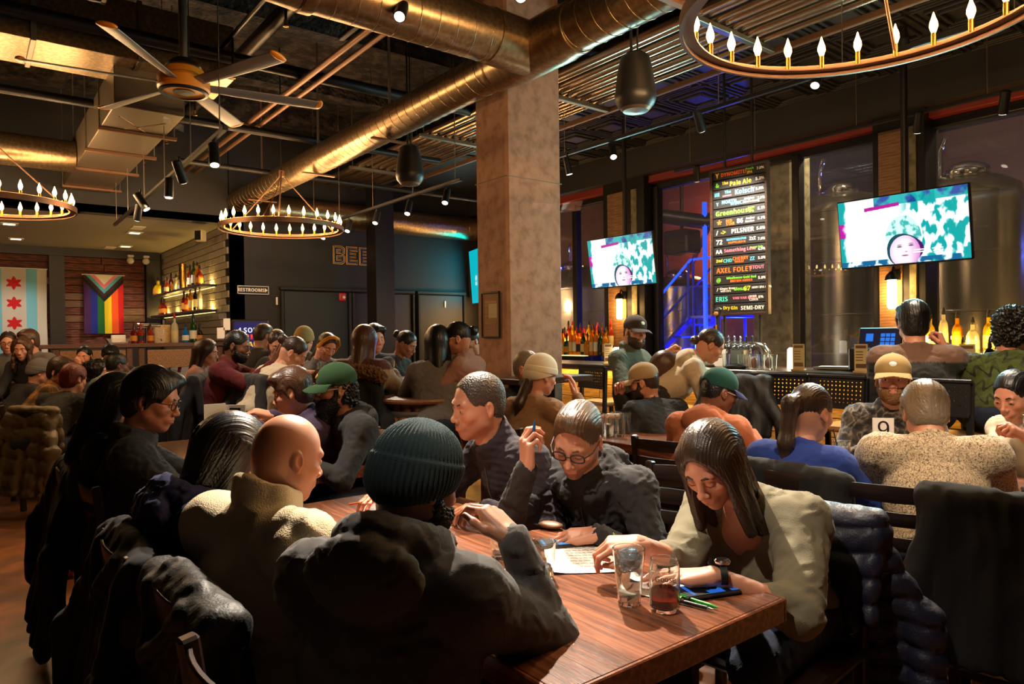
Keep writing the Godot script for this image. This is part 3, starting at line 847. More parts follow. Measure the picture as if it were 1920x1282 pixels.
	var t2 := track("light_track", Vector3(-5.6, 2.92, -3.78), Vector3(-9.3, 2.92, -3.78), "black light track left of the column in front of the lettering")
	for k in 5: track_head(t2, Vector3(-5.9 - k * 0.75, 2.74, -3.78), Vector3(-5.6 - k * 0.75, 1.9, -3.4), 2.92)
	var t3 := track("light_track", Vector3(0.6, 3.22, -4.77), Vector3(-5.4, 3.22, -4.77), "black light track with spot heads in front of the tin ceiling")
	for h: Array in heads:
		if absf(h[0].z + 4.77) < 0.01: track_head(t3, h[0] + (h[0] - h[1]).normalized() * 0.01, h[1], 3.22)
	var t4 := track("light_track", Vector3(-1.6, 3.3, -1.9), Vector3(-4.15, 3.3, -1.9), "black light track under the big duct elbow at the top")
	for k: int in [2]: track_head(t4, heads[k][0] + (heads[k][0] - heads[k][1]).normalized() * 0.01, heads[k][1], 3.3)
	var t5 := track("light_track", Vector3(-1.8, 3.34, -2.35), Vector3(-3.2, 3.34, -2.35), "short black light track out of view, placed to light the foreground table")
	track_head(t5, heads[0][0] + (heads[0][0] - heads[0][1]).normalized() * 0.01, heads[0][1], 3.34)
	var t8 := track("light_track", Vector3(-3.2, 3.3, -0.6), Vector3(-4.2, 3.3, -0.6), "unseen light track outside the picture, placed to light faces at the table marked 7")
	track_head(t8, heads[1][0] + (heads[1][0] - heads[1][1]).normalized() * 0.01, heads[1][1], 3.3)
	var t9 := track("light_track", Vector3(-0.1, 3.3, -1.9), Vector3(-1.1, 3.3, -1.9), "unseen light track outside the picture, placed to light faces at the right table")
	track_head(t9, heads[14][0] + (heads[14][0] - heads[14][1]).normalized() * 0.01, heads[14][1], 3.3)
	var t10 := track("light_track", Vector3(-0.5, 3.3, -0.1), Vector3(-1.5, 3.3, -0.1), "unseen light track outside the picture, placed to light the foreground faces")
	track_head(t10, heads[15][0] + (heads[15][0] - heads[15][1]).normalized() * 0.01, heads[15][1], 3.3)
	var t6 := track("light_track", Vector3(-4.1, 3.3, 0.9), Vector3(-5.2, 3.3, 0.9), "unseen light track outside the picture, placed to light the floor at left")
	track_head(t6, heads[12][0] + (heads[12][0] - heads[12][1]).normalized() * 0.01, heads[12][1], 3.3)
	var t7 := track("light_track", Vector3(2.0, 3.2, -6.2), Vector3(-5.0, 3.2, -6.2), "thin black rail with dark spot heads in front of the windows")
	for x: float in [-4.7, -2.5, -1.9, -0.9, 0.8]: track_head(t7, Vector3(x, 3.04, -6.2), Vector3(x - 0.25, 2.2, -6.6), 3.2)
func sconce(p: Vector3, label: String) -> void:
	var t := thing("wall_sconce", label, "wall sconce", p)
	part(t, "bracket", mb().box(Vector3(0, 0.17, -0.03), Vector3(0.07, 0.1, 0.03), 0.004).tube([Vector3(0, 0.2, -0.03), Vector3(0, 0.24, 0.03), Vector3(0, 0.17, 0.06)], 0.01, 8), M.black_metal)
	part(t, "hood", mb().lathe([Vector2(0.02, 0.2), Vector2(0.05, 0.165), Vector2(0.062, 0.12), Vector2(0.055, 0.12)], 16, X(Vector3(0, 0, 0.06))), M.black_metal)
	part(t, "tube_bulb", mb().lathe([Vector2(0, 0.13), Vector2(0.04, 0.13), Vector2(0.042, -0.13), Vector2(0.03, -0.15), Vector2(0, -0.15)], 16, X(Vector3(0, 0, 0.06))), M.tube_glow)
	omni(Vector3(0, 0, 0.06), Color(1.0, 0.75, 0.42), 0.55, 0.04, t, "tube_light")
func screen_image() -> ImageTexture:
	var w := 384
	var h := 216
	var im := Image.create(w, h, false, Image.FORMAT_RGB8)
	var n1 := noise(0.018, 3, FastNoiseLite.TYPE_SIMPLEX_SMOOTH, 31)
	var cyan := Color(0.0, 0.66, 0.66)
	var blue := Color(0.03, 0.16, 0.55)
	for y in h:
		for x in w:
			var u := x / float(w)
			var v := y / float(h)
			var q := n1.get_noise_2d(x, y)
			var c := Color(0.97, 1, 1)
			if u > 0.5: c = c.lerp(cyan, smoothstep(-0.05, 0.2, n1.get_noise_2d(x * 1.3 + 300, y * 0.8)) * smoothstep(0.48, 0.62, u))
			if v < 0.13 and u > 0.3: c = c.lerp(cyan.lerp(blue, smoothstep(-0.2, 0.4, q)), 0.8)
			if u < 0.06: c = c.lerp(Color(0.75, 0.1, 0.65) if v > 0.33 and v < 0.55 else cyan, smoothstep(0.06, 0.03, u + q * 0.04))
			if v > 0.92: c = c.lerp(Color(0.02, 0.4, 0.6), smoothstep(-0.1, 0.2, q))
			if absf(v - 0.13 + (u - 0.5) * 0.1) < 0.025 and u > 0.22 and u < 0.5: c = Color(0.72, 0.12, 0.6)
			# helmet with an open face
			var d := Vector2((u - 0.515) / 0.15, (v - 0.64) / 0.36).length()
			if d < 1.0 and v < 0.66:
				c = Color(0.86, 1.0, 0.98).lerp(Color(0.25, 0.72, 0.7), smoothstep(-0.05, 0.45, n1.get_noise_2d(x * 1.7, y * 1.7) + (u - 0.5) * 1.2 - (0.5 - v)))
				if d > 0.93: c = Color(1, 1, 1)
			var e := Vector2((u - 0.525) / 0.142, (v - 0.8) / (0.23 - 0.05 * (u - 0.52) / 0.14)).length()
			if e < 1.0: c = Color(0.05, 0.3, 0.36).lerp(Color(0.3, 0.05, 0.4), smoothstep(0.56, 0.66, u))
			e = Vector2((u - 0.522) / 0.118, (v - 0.83) / 0.235).length()
			if e < 1.0:
				c = Color(1, 0.95, 0.98).lerp(Color(0.9, 0.62, 0.86), smoothstep(0.54, 0.63, u) * 0.8 + 0.3 * smoothstep(0.7, 1.0, e))
				for f: Vector3 in [Vector3(0.482, 0.755, 1), Vector3(0.572, 0.745, 1), Vector3(0.482, 0.73, 0.5), Vector3(0.572, 0.72, 0.5)]:
					c = c.lerp(Color(0.25, 0.1, 0.3), f.z * 0.8 * smoothstep(1.0, 0.4, Vector2((u - f.x) / 0.026, (v - f.y) / 0.014).length()))
				c = c.lerp(Color(0.75, 0.45, 0.65), 0.7 * smoothstep(1.0, 0.3, Vector2((u - 0.532) / 0.016, (v - 0.83) / 0.012).length()))
				c = c.lerp(Color(0.6, 0.2, 0.42), 0.8 * smoothstep(1.0, 0.4, Vector2((u - 0.522) / 0.036, (v - 0.885) / 0.014).length()))
			if v > 0.8 and v < 0.87 and u > 0.5 and u < 0.82 and absf(fmod(v * 60.0, 2.0) - 1.0) < 0.6 and q > -0.15: c = Color(1, 1, 1)
			im.set_pixel(x, y, c)
	return ImageTexture.create_from_image(im)
func television(p: Vector3, yaw: float, pitch: float, w: float, h: float, screen: Material, label: String) -> Node3D:
	var t := thing("television", label, "television", p, yaw, "wall screens")
	var q := Basis(Vector3.RIGHT, pitch)
	part(t, "casing", mb().box(Vector3.ZERO, Vector3(w, h, 0.04), 0.006, q).box(q * Vector3(0, -0.03, -0.03), Vector3(w * 0.6, h * 0.6, 0.04), 0.01, q), M.black_plastic)
	var s := mb()
	var a := q * Vector3(-w / 2 + 0.01, -h / 2 + 0.014, 0.022)
	var b := q * Vector3(w / 2 - 0.01, -h / 2 + 0.014, 0.022)
	var up := q * Vector3(0, h - 0.024, 0)
	s.quad(a, b, b + up, a + up, q * Vector3.BACK)
	part(t, "screen", s, screen)
	return t
func screen_light(t: Node3D, w: float, h: float, c: Color, e: float, pitch: float) -> void:
	var l := AreaLight3D.new()
	l.name = "screen_light"
	l.area_size = Vector2(w, h)
	l.light_color = c
	l.light_energy = e
	l.shadow_enabled = true
	l.area_range = 30.0
	t.add_child(l, true)
	l.transform = Transform3D(Basis(Vector3.UP, PI) * Basis(Vector3.RIGHT, -pitch), Basis(Vector3.RIGHT, pitch) * Vector3(0, 0, 0.03))
func window_bay(n: int, x0: float, x1: float, mull: Array) -> void:
	var g := struct("window_%d" % n, mb().box(Vector3((x0 + x1) / 2, 2.16, -7.2), Vector3(x1 - x0, 2.4, 0.008)), M.pane, "tall pane of brewhouse glass")
	var f := mb()
	f.box(Vector3((x0 + x1) / 2, 3.33, -7.18), Vector3(x1 - x0, 0.08, 0.1), 0.006).box(Vector3((x0 + x1) / 2, 0.98, -7.18), Vector3(x1 - x0, 0.08, 0.1), 0.006)
	part(g, "window_frame", f, M.black_metal)
	for x: float in mull:
		part(g, "mullion", mb().box(Vector3(x, 2.15, -7.16), Vector3(0.085, 2.36, 0.12), 0.006), M.black_metal)
	part(g, "header", mb().box(Vector3((x0 + x1) / 2, 3.42, -7.1), Vector3(x1 - x0, 0.1, 0.14), 0.004), M.red_paint)
func pilaster(xc: float, w: float) -> void:
	var s := w / 0.47
	var p := struct("trim_6", mb().box(Vector3(xc, 1.75, -7.1), Vector3(w, 3.5, 0.3), 0.004), M.black_metal, "black steel pilaster with timber infill")
	part(p, "timber_panel", mb().box(Vector3(xc - 0.07 * s, 1.66, -6.945), Vector3(0.21 * s, 3.3, 0.02), 0.003), M.panel_wood)
	part(p, "plaster_panel", mb().box(Vector3(xc + 0.13 * s, 1.66, -6.945), Vector3(0.06 * s, 3.3, 0.02), 0.003), M.green_concrete)
func tank(p: Vector3, r: float, h: float, label: String) -> Node3D:
	var t := thing("fermentation_tank", label, "tank", p, 0.0, "steel tanks behind the glass")
	part(t, "shell", mb().lathe([Vector2(r * 0.15, 0.5), Vector2(r, 0.95), Vector2(r, h)], 48).lathe([Vector2(r, h), Vector2(r * 0.93, h + r * 0.16), Vector2(r * 0.7, h + r * 0.32), Vector2(r * 0.35, h + r * 0.42), Vector2(0, h + r * 0.45)], 48, Transform3D.IDENTITY, false), M.tank)
	var bands := mb()
	for y: float in [1.0, 1.0 + (h - 1.0) * 0.33, 1.0 + (h - 1.0) * 0.66, h - 0.02]: bands.lathe([Vector2(r, y - 0.012), Vector2(r + 0.006, y - 0.006), Vector2(r + 0.006, y + 0.006), Vector2(r, y + 0.012)], 48)
	part(t, "weld_band", bands, M.steel)
	for k in 4:
		var a := TAU * k / 4 + 0.5
		part(t, "leg", mb().tube([Vector3(cos(a) * r * 0.8, 0, sin(a) * r * 0.8), Vector3(cos(a) * r * 0.8, 0.95, sin(a) * r * 0.8)], 0.05, 10), M.steel)
	part(t, "manway_lid", mb().ball(Vector3(0.1, h + r * 0.4, r * 0.35), Vector3(0.22, 0.12, 0.22)).tube([Vector3(-0.2, h + r * 0.4, 0.1), Vector3(-0.2, h + r * 0.4 + 0.3, 0.1), Vector3(-0.1, h + r * 0.4 + 0.42, 0.2)], 0.03, 10), M.chrome)
	part(t, "sample_port", mb().lathe([Vector2(0.0, 0.1), Vector2(0.03, 0.1), Vector2(0.055, 0.06), Vector2(0.05, 0.0)], 16, Transform3D(Basis(Vector3.RIGHT, PI / 2), Vector3(-r * 0.55, 1.59, r * 0.83))), M.steel)
	return t
func windows() -> void:
	struct("wall_north", mb().box(Vector3(-3, 0.47, -7.2), Vector3(14.4, 0.94, 0.24)).box(Vector3(-3, 4.03, -7.05), Vector3(14.4, 1.14, 0.36)).box(Vector3(-9.95, 2.2, -7.2), Vector3(0.7, 2.6, 0.24)).box(Vector3(3.2, 2.2, -7.2), Vector3(2.0, 2.6, 0.24)), M.soffit_black, "black window wall above and below the panes")
	window_bay(1, -9.6, -6.84, [-7.59, -9.0])
	window_bay(2, -6.11, -3.21, [-6.06, -4.1])
	window_bay(3, -2.74, 0.2, [-1.2])
	window_bay(4, 0.6, 2.2, [])
	pilaster(-6.475, 0.73)
	pilaster(-2.975, 0.47)
	pilaster(0.4, 0.4)
	sconce(Vector3(-6.45, 1.76, -6.9), "glowing tube sconce on the pilaster behind the capped man standing at the bar")
	sconce(Vector3(-2.99, 1.77, -6.9), "glowing tube sconce on the pilaster below the larger screen")
	var pl := struct("trim_6", mb().box(Vector3(-9.3, 1.75, -7.0), Vector3(0.42, 3.5, 0.3), 0.004), M.panel_wood, "timber clad pilaster left of the column")
	part(pl, "edge_strip", mb().box(Vector3(-9.53, 1.75, -6.98), Vector3(0.04, 3.5, 0.3)), M.black_metal)
	sconce(Vector3(-9.44, 1.72, -6.82), "left one of two small glowing tubes under the vertical teal screen")
	sconce(Vector3(-9.2, 1.76, -6.82), "right one of two small glowing tubes under the vertical teal screen")
	var tv := glow("tv_screen_glow", Color.WHITE, 1.08)
	tv.emission_texture = screen_image()
	tv.emission_operator = BaseMaterial3D.EMISSION_OP_MULTIPLY
	var a := television(Vector3(-2.46, 2.21, -5.8), 0.02, 0.14, 0.97, 0.56, tv, "larger bright screen with a helmeted face, hanging right of the menu board")
	screen_light(a, 0.95, 0.54, Color(0.7, 1.0, 1.0), 5.0, 0.14)
	var b := television(Vector3(-5.43, 2.23, -5.8), 0.02, 0.14, 0.97, 0.57, tv, "bright screen with a helmeted face, hanging left of the menu board")
	screen_light(b, 0.95, 0.54, Color(0.7, 1.0, 1.0), 4.0, 0.14)
	for t: Node3D in [a, b]: part(t, "ceiling_mount", mb().tube([Vector3(0, 0.1, -0.06), Vector3(0, 1.6, -0.06)], 0.025, 10), M.black_metal)
	var teal := glow("teal_screen_glow", Color(0.02, 0.72, 0.78), 1.0)
	var c := television(Vector3(-9.55, 2.4, -6.72), -0.3, 0.06, 0.54, 0.9, teal, "vertical teal screen on the pilaster left of the column")
	var marks := mb()
	marks.box(Vector3(-0.02, 0.16, 0.03), Vector3(0.16, 0.014, 0.002)).ball(Vector3(0.06, -0.03, 0.028), Vector3(0.05, 0.05, 0.004)).box(Vector3(0.06, -0.12, 0.029), Vector3(0.08, 0.06, 0.002))
	part(c, "screen_symbol", marks, glow("screen_mark_glow", Color(0.75, 0.95, 0.95), 0.9))
	screen_light(c, 0.5, 0.86, Color(0.1, 0.8, 0.9), 1.2, 0.06)
	# brewhouse
	tank(Vector3(-9.15, 0, -8.75), 0.98, 2.2, "wide steel tank with warm reflections in the leftmost window")
	tank(Vector3(-8.3, 0, -10.4), 0.55, 2.25, "steel tank half hidden by the blue stairs")
	tank(Vector3(-4.35, 0, -8.55), 0.62, 2.85, "tall steel tank behind the glass left of the larger screen")
	tank(Vector3(-3.0, 0, -8.6), 0.56, 2.85, "tall steel tank behind the pilaster with the sconce")
	tank(Vector3(-1.75, 0, -8.7), 0.58, 2.85, "tall steel tank at the right edge behind the standing bar guests")
	tank(Vector3(-0.2, 0, -8.7), 0.6, 2.85, "tall steel tank beyond the right edge of the picture")
	struct("column", mb().box(Vector3(-4.52, 2.3, -7.52), Vector3(0.5, 4.6, 0.42), 0.02), M.green_concrete, "greenish concrete column behind the glass and the menu board")
	solo("vent_pipe", mb().tube([Vector3(-3.6, 3.5, -7.9), Vector3(-3.3, 3.62, -7.9), Vector3(-1.0, 3.62, -7.9)], 0.12, 20), M.steel, "curved steel vent pipe high behind the right window", "pipe")
	solo("steam_duct", mb().tube([Vector3(-7.6, 3.9, -8.2), Vector3(-7.4, 3.3, -8.6), Vector3(-7.0, 3.2, -9.4), Vector3(-6.4, 3.5, -10.2)], 0.12, 16), M.black_metal, "dark bent duct hanging over the brewhouse stairs", "duct")
	solo("heater", mb().box(Vector3(-7.6, 2.95, -9.6), Vector3(0.5, 0.4, 0.4), 0.03).tube([Vector3(-7.6, 3.1, -9.6), Vector3(-7.6, 4.6, -9.6)], 0.03, 8), M.black_metal, "dark unit heater hanging in the brewhouse", "heater")
	solo("brace_strut", mb().box(Vector3(-8.15, 3.15, -10.9), Vector3(0.07, 1.9, 0.07), 0.005, Basis(Vector3.BACK, -0.55)), M.red_paint, "slanted orange lit strut on the brewhouse wall", "strut")
	var st := thing("brewhouse_stairs", "blue lit steel stairs with railings behind the middle window", "stairs", Vector3(-7.55, 0, -9.85))
	var blue := mat("blue_lit_steel", Color(0.14, 0.28, 0.9), 0.35, 0.3)  # blue light falling on the stairs is put into the steel colour
	for z: float in [-0.35, 0.35]:
		part(st, "stringer", mb().box(Vector3(-0.75, 0.85, z), Vector3(0.05, 2.55, 0.16), 0.005, Basis(Vector3.BACK, -0.86)), blue)
		for h: float in [0.5, 0.95]:
			part(st, "handrail", mb().tube([Vector3(-1.7, 0.02 + h, z), Vector3(0.2, 1.68 + h, z), Vector3(0.75, 1.68 + h, z)], 0.021, 8), M.blue_lit_glow if z > 0 and h > 0.9 else blue)
		for k in 4: part(st, "post", mb().tube([Vector3(-1.5 + k * 0.55, 0.2 + k * 0.48, z), Vector3(-1.5 + k * 0.55, 1.13 + k * 0.48, z)], 0.02, 8), blue)
		for k in 2: part(st, "post", mb().tube([Vector3(0.25 + k * 0.5, 0, z), Vector3(0.25 + k * 0.5, 2.66, z)], 0.022, 8), blue)
	for k in 8: part(st, "tread", mb().box(Vector3(-1.55 + k * 0.235, 0.12 + k * 0.205, 0), Vector3(0.25, 0.03, 0.68), 0.004), blue)
	part(st, "platform", mb().box(Vector3(0.5, 1.68, 0), Vector3(0.8, 0.05, 0.8), 0.004), blue)
	solo("blue_lit_post", mb().box(Vector3(-6.95, 1.75, -9.35), Vector3(0.055, 3.5, 0.055), 0.004), M.blue_lit_glow, "upright beside the brewhouse stairs, its blue lighting painted as glow", "post")  # no lamp: the glow paints blue light on the post
	var nb := thing("neon_bar_frame", "small frame of pink and green glowing tubes reflected behind the bar glass", "neon sign", Vector3(-7.75, 1.6, -9.0))  # reflection in the glass, built as a hanging glowing frame
	for x: float in [-0.16, 0.16]: part(nb, "neon_tube", mb().tube([Vector3(x, -0.14, 0), Vector3(x, 0.14, 0)], 0.012, 8), glow("pink_neon_glow", Color(1.0, 0.35, 0.6), 2.5))
	part(nb, "hanging_rod", mb().tube([Vector3(0, 0.15, 0), Vector3(0, 3.0, 0)], 0.006, 6), M.black_metal)
	part(nb, "neon_panel", mb().box(Vector3(0, 0.0, 0), Vector3(0.2, 0.3, 0.05), 0.01), glow("green_neon_glow", Color(0.1, 0.6, 0.35), 0.4))
	menu_board()
func menu_board() -> void:
	var t := thing("menu_board", "tall black board of hand painted beer names on posts above the taps", "menu board", Vector3(-3.66, 1.12, -5.42), 0.1)
	part(t, "frame", mb().box(Vector3(-0.262, 1.11, 0), Vector3(0.024, 1.3, 0.06), 0.004).box(Vector3(0.262, 1.11, 0), Vector3(0.024, 1.3, 0.06), 0.004).box(Vector3(0, 1.757, 0), Vector3(0.55, 0.024, 0.06), 0.004).box(Vector3(0, 0.463, 0), Vector3(0.55, 0.024, 0.06), 0.004).box(Vector3(0, 1.11, -0.015), Vector3(0.51, 1.28, 0.01)), M.ledge_wood)
	for x: float in [-0.16, 0.18]: part(t, "post", mb().tube([Vector3(x, 0, -0.01), Vector3(x, 0.47, -0.01)], 0.014, 8), M.black_metal)
	for x: float in [-0.14, 0.12]: part(t, "hanger", mb().tube([Vector3(x, 1.75, -0.01), Vector3(x, 2.64, -0.01)], 0.012, 8), M.black_metal)
	var ora := mat("paint_orange", Color(0.95, 0.42, 0.12), 0.7)
	var grn := mat("paint_green", Color(0.5, 0.85, 0.25), 0.7)
	var yel := mat("paint_yellow", Color(0.95, 0.8, 0.2), 0.7)
	var blu := mat("paint_blue", Color(0.35, 0.75, 0.95), 0.7)
	var pnk := mat("paint_pink", Color(0.95, 0.45, 0.55), 0.7)
	var tea := mat("paint_teal", Color(0.3, 0.8, 0.75), 0.7)
	var w: Material = M.white_paint
	# rows: [text, x, y, height, paint] from the left edge of the slat
	var rows := [
		[["Y", 0.02, 0.0, 0.05, yel], ["DYNOMITE!", 0.075, 0.0, 0.038, ora], ["Peach", 0.315, 0.014, 0.022, grn], ["IPA", 0.325, -0.016, 0.026, yel], ["7.0%", 0.415, 0.004, 0.026, w]],
		[["&", 0.02, 0, 0.046, grn], ["The", 0.085, 0.01, 0.03, yel], ["Pale Ale", 0.16, -0.004, 0.046, yel], ["5.3%", 0.405, 0, 0.03, w]],
		[["lili", 0.01, 0, 0.036, blu], ["The", 0.11, 0.014, 0.03, blu], ["LAKEVIEW", 0.09, -0.018, 0.015, pnk], ["Kolsch", 0.21, 0, 0.05, blu], ["//", 0.36, 0.004, 0.036, w], ["5.0%", 0.405, 0, 0.028, w]],
		[["Y", 0.025, 0, 0.036, blu], ["NORTH", 0.08, 0.012, 0.036, blu], ["WINCH", 0.165, -0.01, 0.036, blu], ["Belgian", 0.3, 0.014, 0.022, w], ["Golden Strong", 0.29, -0.014, 0.018, w], ["7.9%", 0.42, 0.004, 0.026, w]],
		[["Greenhouse", 0.02, 0, 0.05, grn], ["HAZY", 0.33, 0.014, 0.022, grn], ["IPA", 0.34, -0.014, 0.024, grn], ["6.1%", 0.42, 0, 0.03, w]],
		[["*", 0.03, -0.012, 0.08, ora], ["RED", 0.12, 0.012, 0.028, ora], ["STAR", 0.12, -0.016, 0.03, ora], ["86", 0.225, 0, 0.048, w], ["Amber", 0.31, 0.012, 0.022, w], ["Session", 0.305, -0.014, 0.02, w], ["6.1%", 0.42, 0, 0.028, w]],
		[["/", 0.02, 0, 0.046, w], ["->", 0.07, 0, 0.05, yel], ["PILSNER", 0.17, 0, 0.046, w], ["5.0%", 0.41, 0, 0.03, w]],
		[["72", 0.02, 0, 0.05, w], ["REFRIGERATOR", 0.125, 0.014, 0.022, blu], ["DOPPELBOCK", 0.14, -0.014, 0.022, ora], ["ZzZ", 0.34, 0.004, 0.034, w], ["7.6%", 0.42, -0.006, 0.026, w]],
		[["AA", 0.015, 0, 0.042, w], ["Something Less", 0.1, 0.004, 0.034, pnk], ["August Pale", 0.345, 0.012, 0.018, grn], ["4.5%", 0.42, -0.008, 0.026, w]],
		[["2nd", 0.02, 0.004, 0.03, yel], ["CHD", 0.09, 0, 0.036, tea], ["CHERRY", 0.18, 0.012, 0.034, ora], ["WHEAT", 0.2, -0.016, 0.022, ora], ["ZZ", 0.345, 0, 0.036, blu], ["5.0%", 0.42, 0, 0.028, w]],
		[["AXEL FOLEY", 0.02, 0, 0.052, ora], ["STOUT", 0.345, 0.008, 0.036, pnk]],
		[["@", 0.02, 0, 0.046, grn], ["Windhouse Gold Red", 0.12, 0.014, 0.024, grn], ["BRITISH AMBER", 0.155, -0.014, 0.024, ora], ["5.0%", 0.42, 0, 0.028, w]],
		[["/", 0.02, 0, 0.036, w], ["Ginger Brew", 0.05, 0.008, 0.022, w], ["with Citra", 0.06, -0.014, 0.018, w], ["Mosaic", 0.19, 0, 0.034, grn], ["67", 0.285, 0, 0.048, yel], ["HOP/ IPA 6.7%", 0.36, 0.004, 0.022, w]],
		[["ERIS", 0.01, 0, 0.05, tea], ["VAN VAN MOJO", 0.18, 0.004, 0.026, pnk], ["HARD", 0.335, 0.014, 0.022, w], ["CIDER", 0.335, -0.014, 0.024, w], ["6%", 0.42, 0.006, 0.028, w]],
		[["<>", 0.02, 0, 0.04, w], ["Dry", 0.085, 0.006, 0.034, yel], ["Gin", 0.16, 0.004, 0.034, yel], ["SEMI-DRY", 0.255, 0, 0.04, w]]]
	for r in 15:
		var sl := part(t, "name_slat", mb().box(Vector3(0, 1.71 - r * 0.0855, 0.004), Vector3(0.495, 0.079, 0.022), 0.004), M.black_paint)
		for e: Array in rows[r]:
			var tm := text(e[0], e[3] * 0.86, 0.003)
			part(sl, "lettering", tm, e[4], "", Transform3D(Basis.IDENTITY, Vector3(-0.24 + e[1] + tm.get_aabb().size.x / 2, 1.71 - r * 0.0855 + e[2], 0.0165)))
var proto := {}
const NTH := ["first", "second", "third", "fourth", "fifth", "sixth", "seventh", "eighth", "ninth", "tenth", "eleventh", "twelfth", "thirteenth", "fourteenth", "fifteenth", "sixteenth", "seventeenth", "eighteenth", "nineteenth", "twentieth", "twenty-first", "twenty-second", "twenty-third", "twenty-fourth", "twenty-fifth", "twenty-sixth"]
var counted := {}
func nth_bottle(row: String, liquor: String, where: String) -> String:
	counted[row] = counted.get(row, -1) + 1
	return "%s bottle, %s from the left %s" % [liquor.trim_prefix("liquor_"), NTH[counted[row]], where]
func bottle(kind: int, p: Vector3, s: float, liquor: String, lab: String, cap: String, label: String, group: String) -> void:
	var t := thing("liquor_bottle", label, "bottle", p, rng.randf() * 6.0, group)
	var pr := []
	match kind:
		0: pr = [Vector2(0, 0), Vector2(0.034, 0), Vector2(0.037, 0.01), Vector2(0.037, 0.17), Vector2(0.03, 0.2), Vector2(0.014, 0.225), Vector2(0.013, 0.28)]
		1: pr = [Vector2(0, 0), Vector2(0.042, 0), Vector2(0.045, 0.012), Vector2(0.044, 0.13), Vector2(0.03, 0.165), Vector2(0.015, 0.18), Vector2(0.014, 0.23)]
		2: pr = [Vector2(0, 0), Vector2(0.03, 0), Vector2(0.032, 0.01), Vector2(0.032, 0.2), Vector2(0.026, 0.235), Vector2(0.013, 0.26), Vector2(0.013, 0.31)]
		3: pr = [Vector2(0, 0), Vector2(0.046, 0), Vector2(0.054, 0.02), Vector2(0.052, 0.07), Vector2(0.035, 0.105), Vector2(0.016, 0.12), Vector2(0.015, 0.16)]
	var sc := []
	for v: Vector2 in pr: sc.append(v * s)
	part(t, "glass_body", mb().lathe(sc, 14), M[liquor])
	var top: Vector2 = sc[-1]
	part(t, "stopper", mb().lathe([Vector2(0, top.y + 0.02 * s), Vector2(0.006, top.y + 0.045 * s), Vector2(0.013 * s, top.y + 0.02 * s), Vector2(0.015 * s, top.y - 0.012 * s), Vector2(0, top.y - 0.012 * s)], 10), M[cap])
	var y0: float = sc[3].y * 0.25
	var y1: float = sc[3].y * 0.8
	var lr: float = sc[3].x + 0.0012
	part(t, "paper_label", mb().lathe([Vector2(sc[2].x + 0.0012, y0), Vector2(lr, y1)], 14), M[lab])
func glassware(n: String, p: Vector3, r0: float, r1: float, h: float, fill: float, drink: Material, label: String, group := "", ice := 0) -> Node3D:
	var t := thing(n, label, "glass", p, 0.0, group)
	part(t, "glass_wall", mb().lathe([Vector2(0, 0.0), Vector2(r0, 0.0), Vector2(r0 + 0.001, 0.004), Vector2(r1, h), Vector2(r1 - 0.002, h + 0.001), Vector2(r1 - 0.003, h), Vector2(r0 - 0.002, 0.01), Vector2(0, 0.009)], 28), M.tumbler_solid)
	if fill > 0.0:
		var rf := lerpf(r0, r1, fill) - 0.0035
		part(t, "drink", mb().lathe([Vector2(0, 0.0105), Vector2(r0 - 0.003, 0.0105), Vector2(rf, h * fill), Vector2(0, h * fill)], 24), drink)
	for k in ice:
		var a := k * 2.4
		var y := h * (fill + 0.05 - 0.11 * (k / 3))
		part(t, "ice_cube", mb().box(Vector3(cos(a) * r0 * 0.42, y, sin(a) * r0 * 0.42), Vector3.ONE * 0.024, 0.005, Basis.from_euler(Vector3(k, k * 1.7, k * 0.6))), M.ice)
	return t
func stool(p: Vector3, yaw: float, label: String) -> Node3D:
	if proto.has("stool"): return dup(proto.stool, p, yaw, label)
	var t := thing("bar_stool", label, "bar stool", p, yaw, "bar stools with perforated backs")
	part(t, "seat", mb().box(Vector3(0, 0.8, 0), Vector3(0.38, 0.035, 0.38), 0.012), M.seat_wood)
	for sx: float in [-1, 1]:
		part(t, "leg", mb().box(Vector3(sx * 0.175, 0.39, 0.17), Vector3(0.032, 0.8, 0.032), 0.003, Basis(Vector3.RIGHT, -0.04)), M.black_metal)
		part(t, "leg", mb().box(Vector3(sx * 0.175, 0.56, -0.19), Vector3(0.032, 1.14, 0.032), 0.003, Basis(Vector3.RIGHT, 0.04)), M.black_metal)
	part(t, "footrest", mb().box(Vector3(0, 0.28, 0.17), Vector3(0.34, 0.025, 0.02), 0.003).box(Vector3(0, 0.28, -0.17), Vector3(0.34, 0.025, 0.02), 0.003).box(Vector3(0.175, 0.28, 0), Vector3(0.02, 0.025, 0.34), 0.003).box(Vector3(-0.175, 0.28, 0), Vector3(0.02, 0.025, 0.34), 0.003), M.black_metal)
	# sheet with punched holes: strips between the rows and columns of holes
	var s := mb()
	var q := Basis(Vector3.RIGHT, 0.06)
	var c := Vector3(0, 1.04, -0.205)
	for k in 7: s.box(c + q * Vector3(0, -0.078 + k * 0.026, 0), Vector3(0.36, 0.018 if k not in [0, 6] else 0.026, 0.006), 0, q)
	for k in 14: s.box(c + q * Vector3(-0.176 + k * 0.027, 0, 0), Vector3(0.018, 0.17, 0.0055), 0, q)
	part(t, "perforated_back", s, M.black_metal)
	part(t, "back_frame", mb().box(c + q * Vector3(0, 0.095, 0), Vector3(0.39, 0.022, 0.025), 0.005, q).box(c + q * Vector3(0, -0.095, 0), Vector3(0.36, 0.02, 0.02), 0.004, q), M.black_metal)
	proto.stool = t
	return t
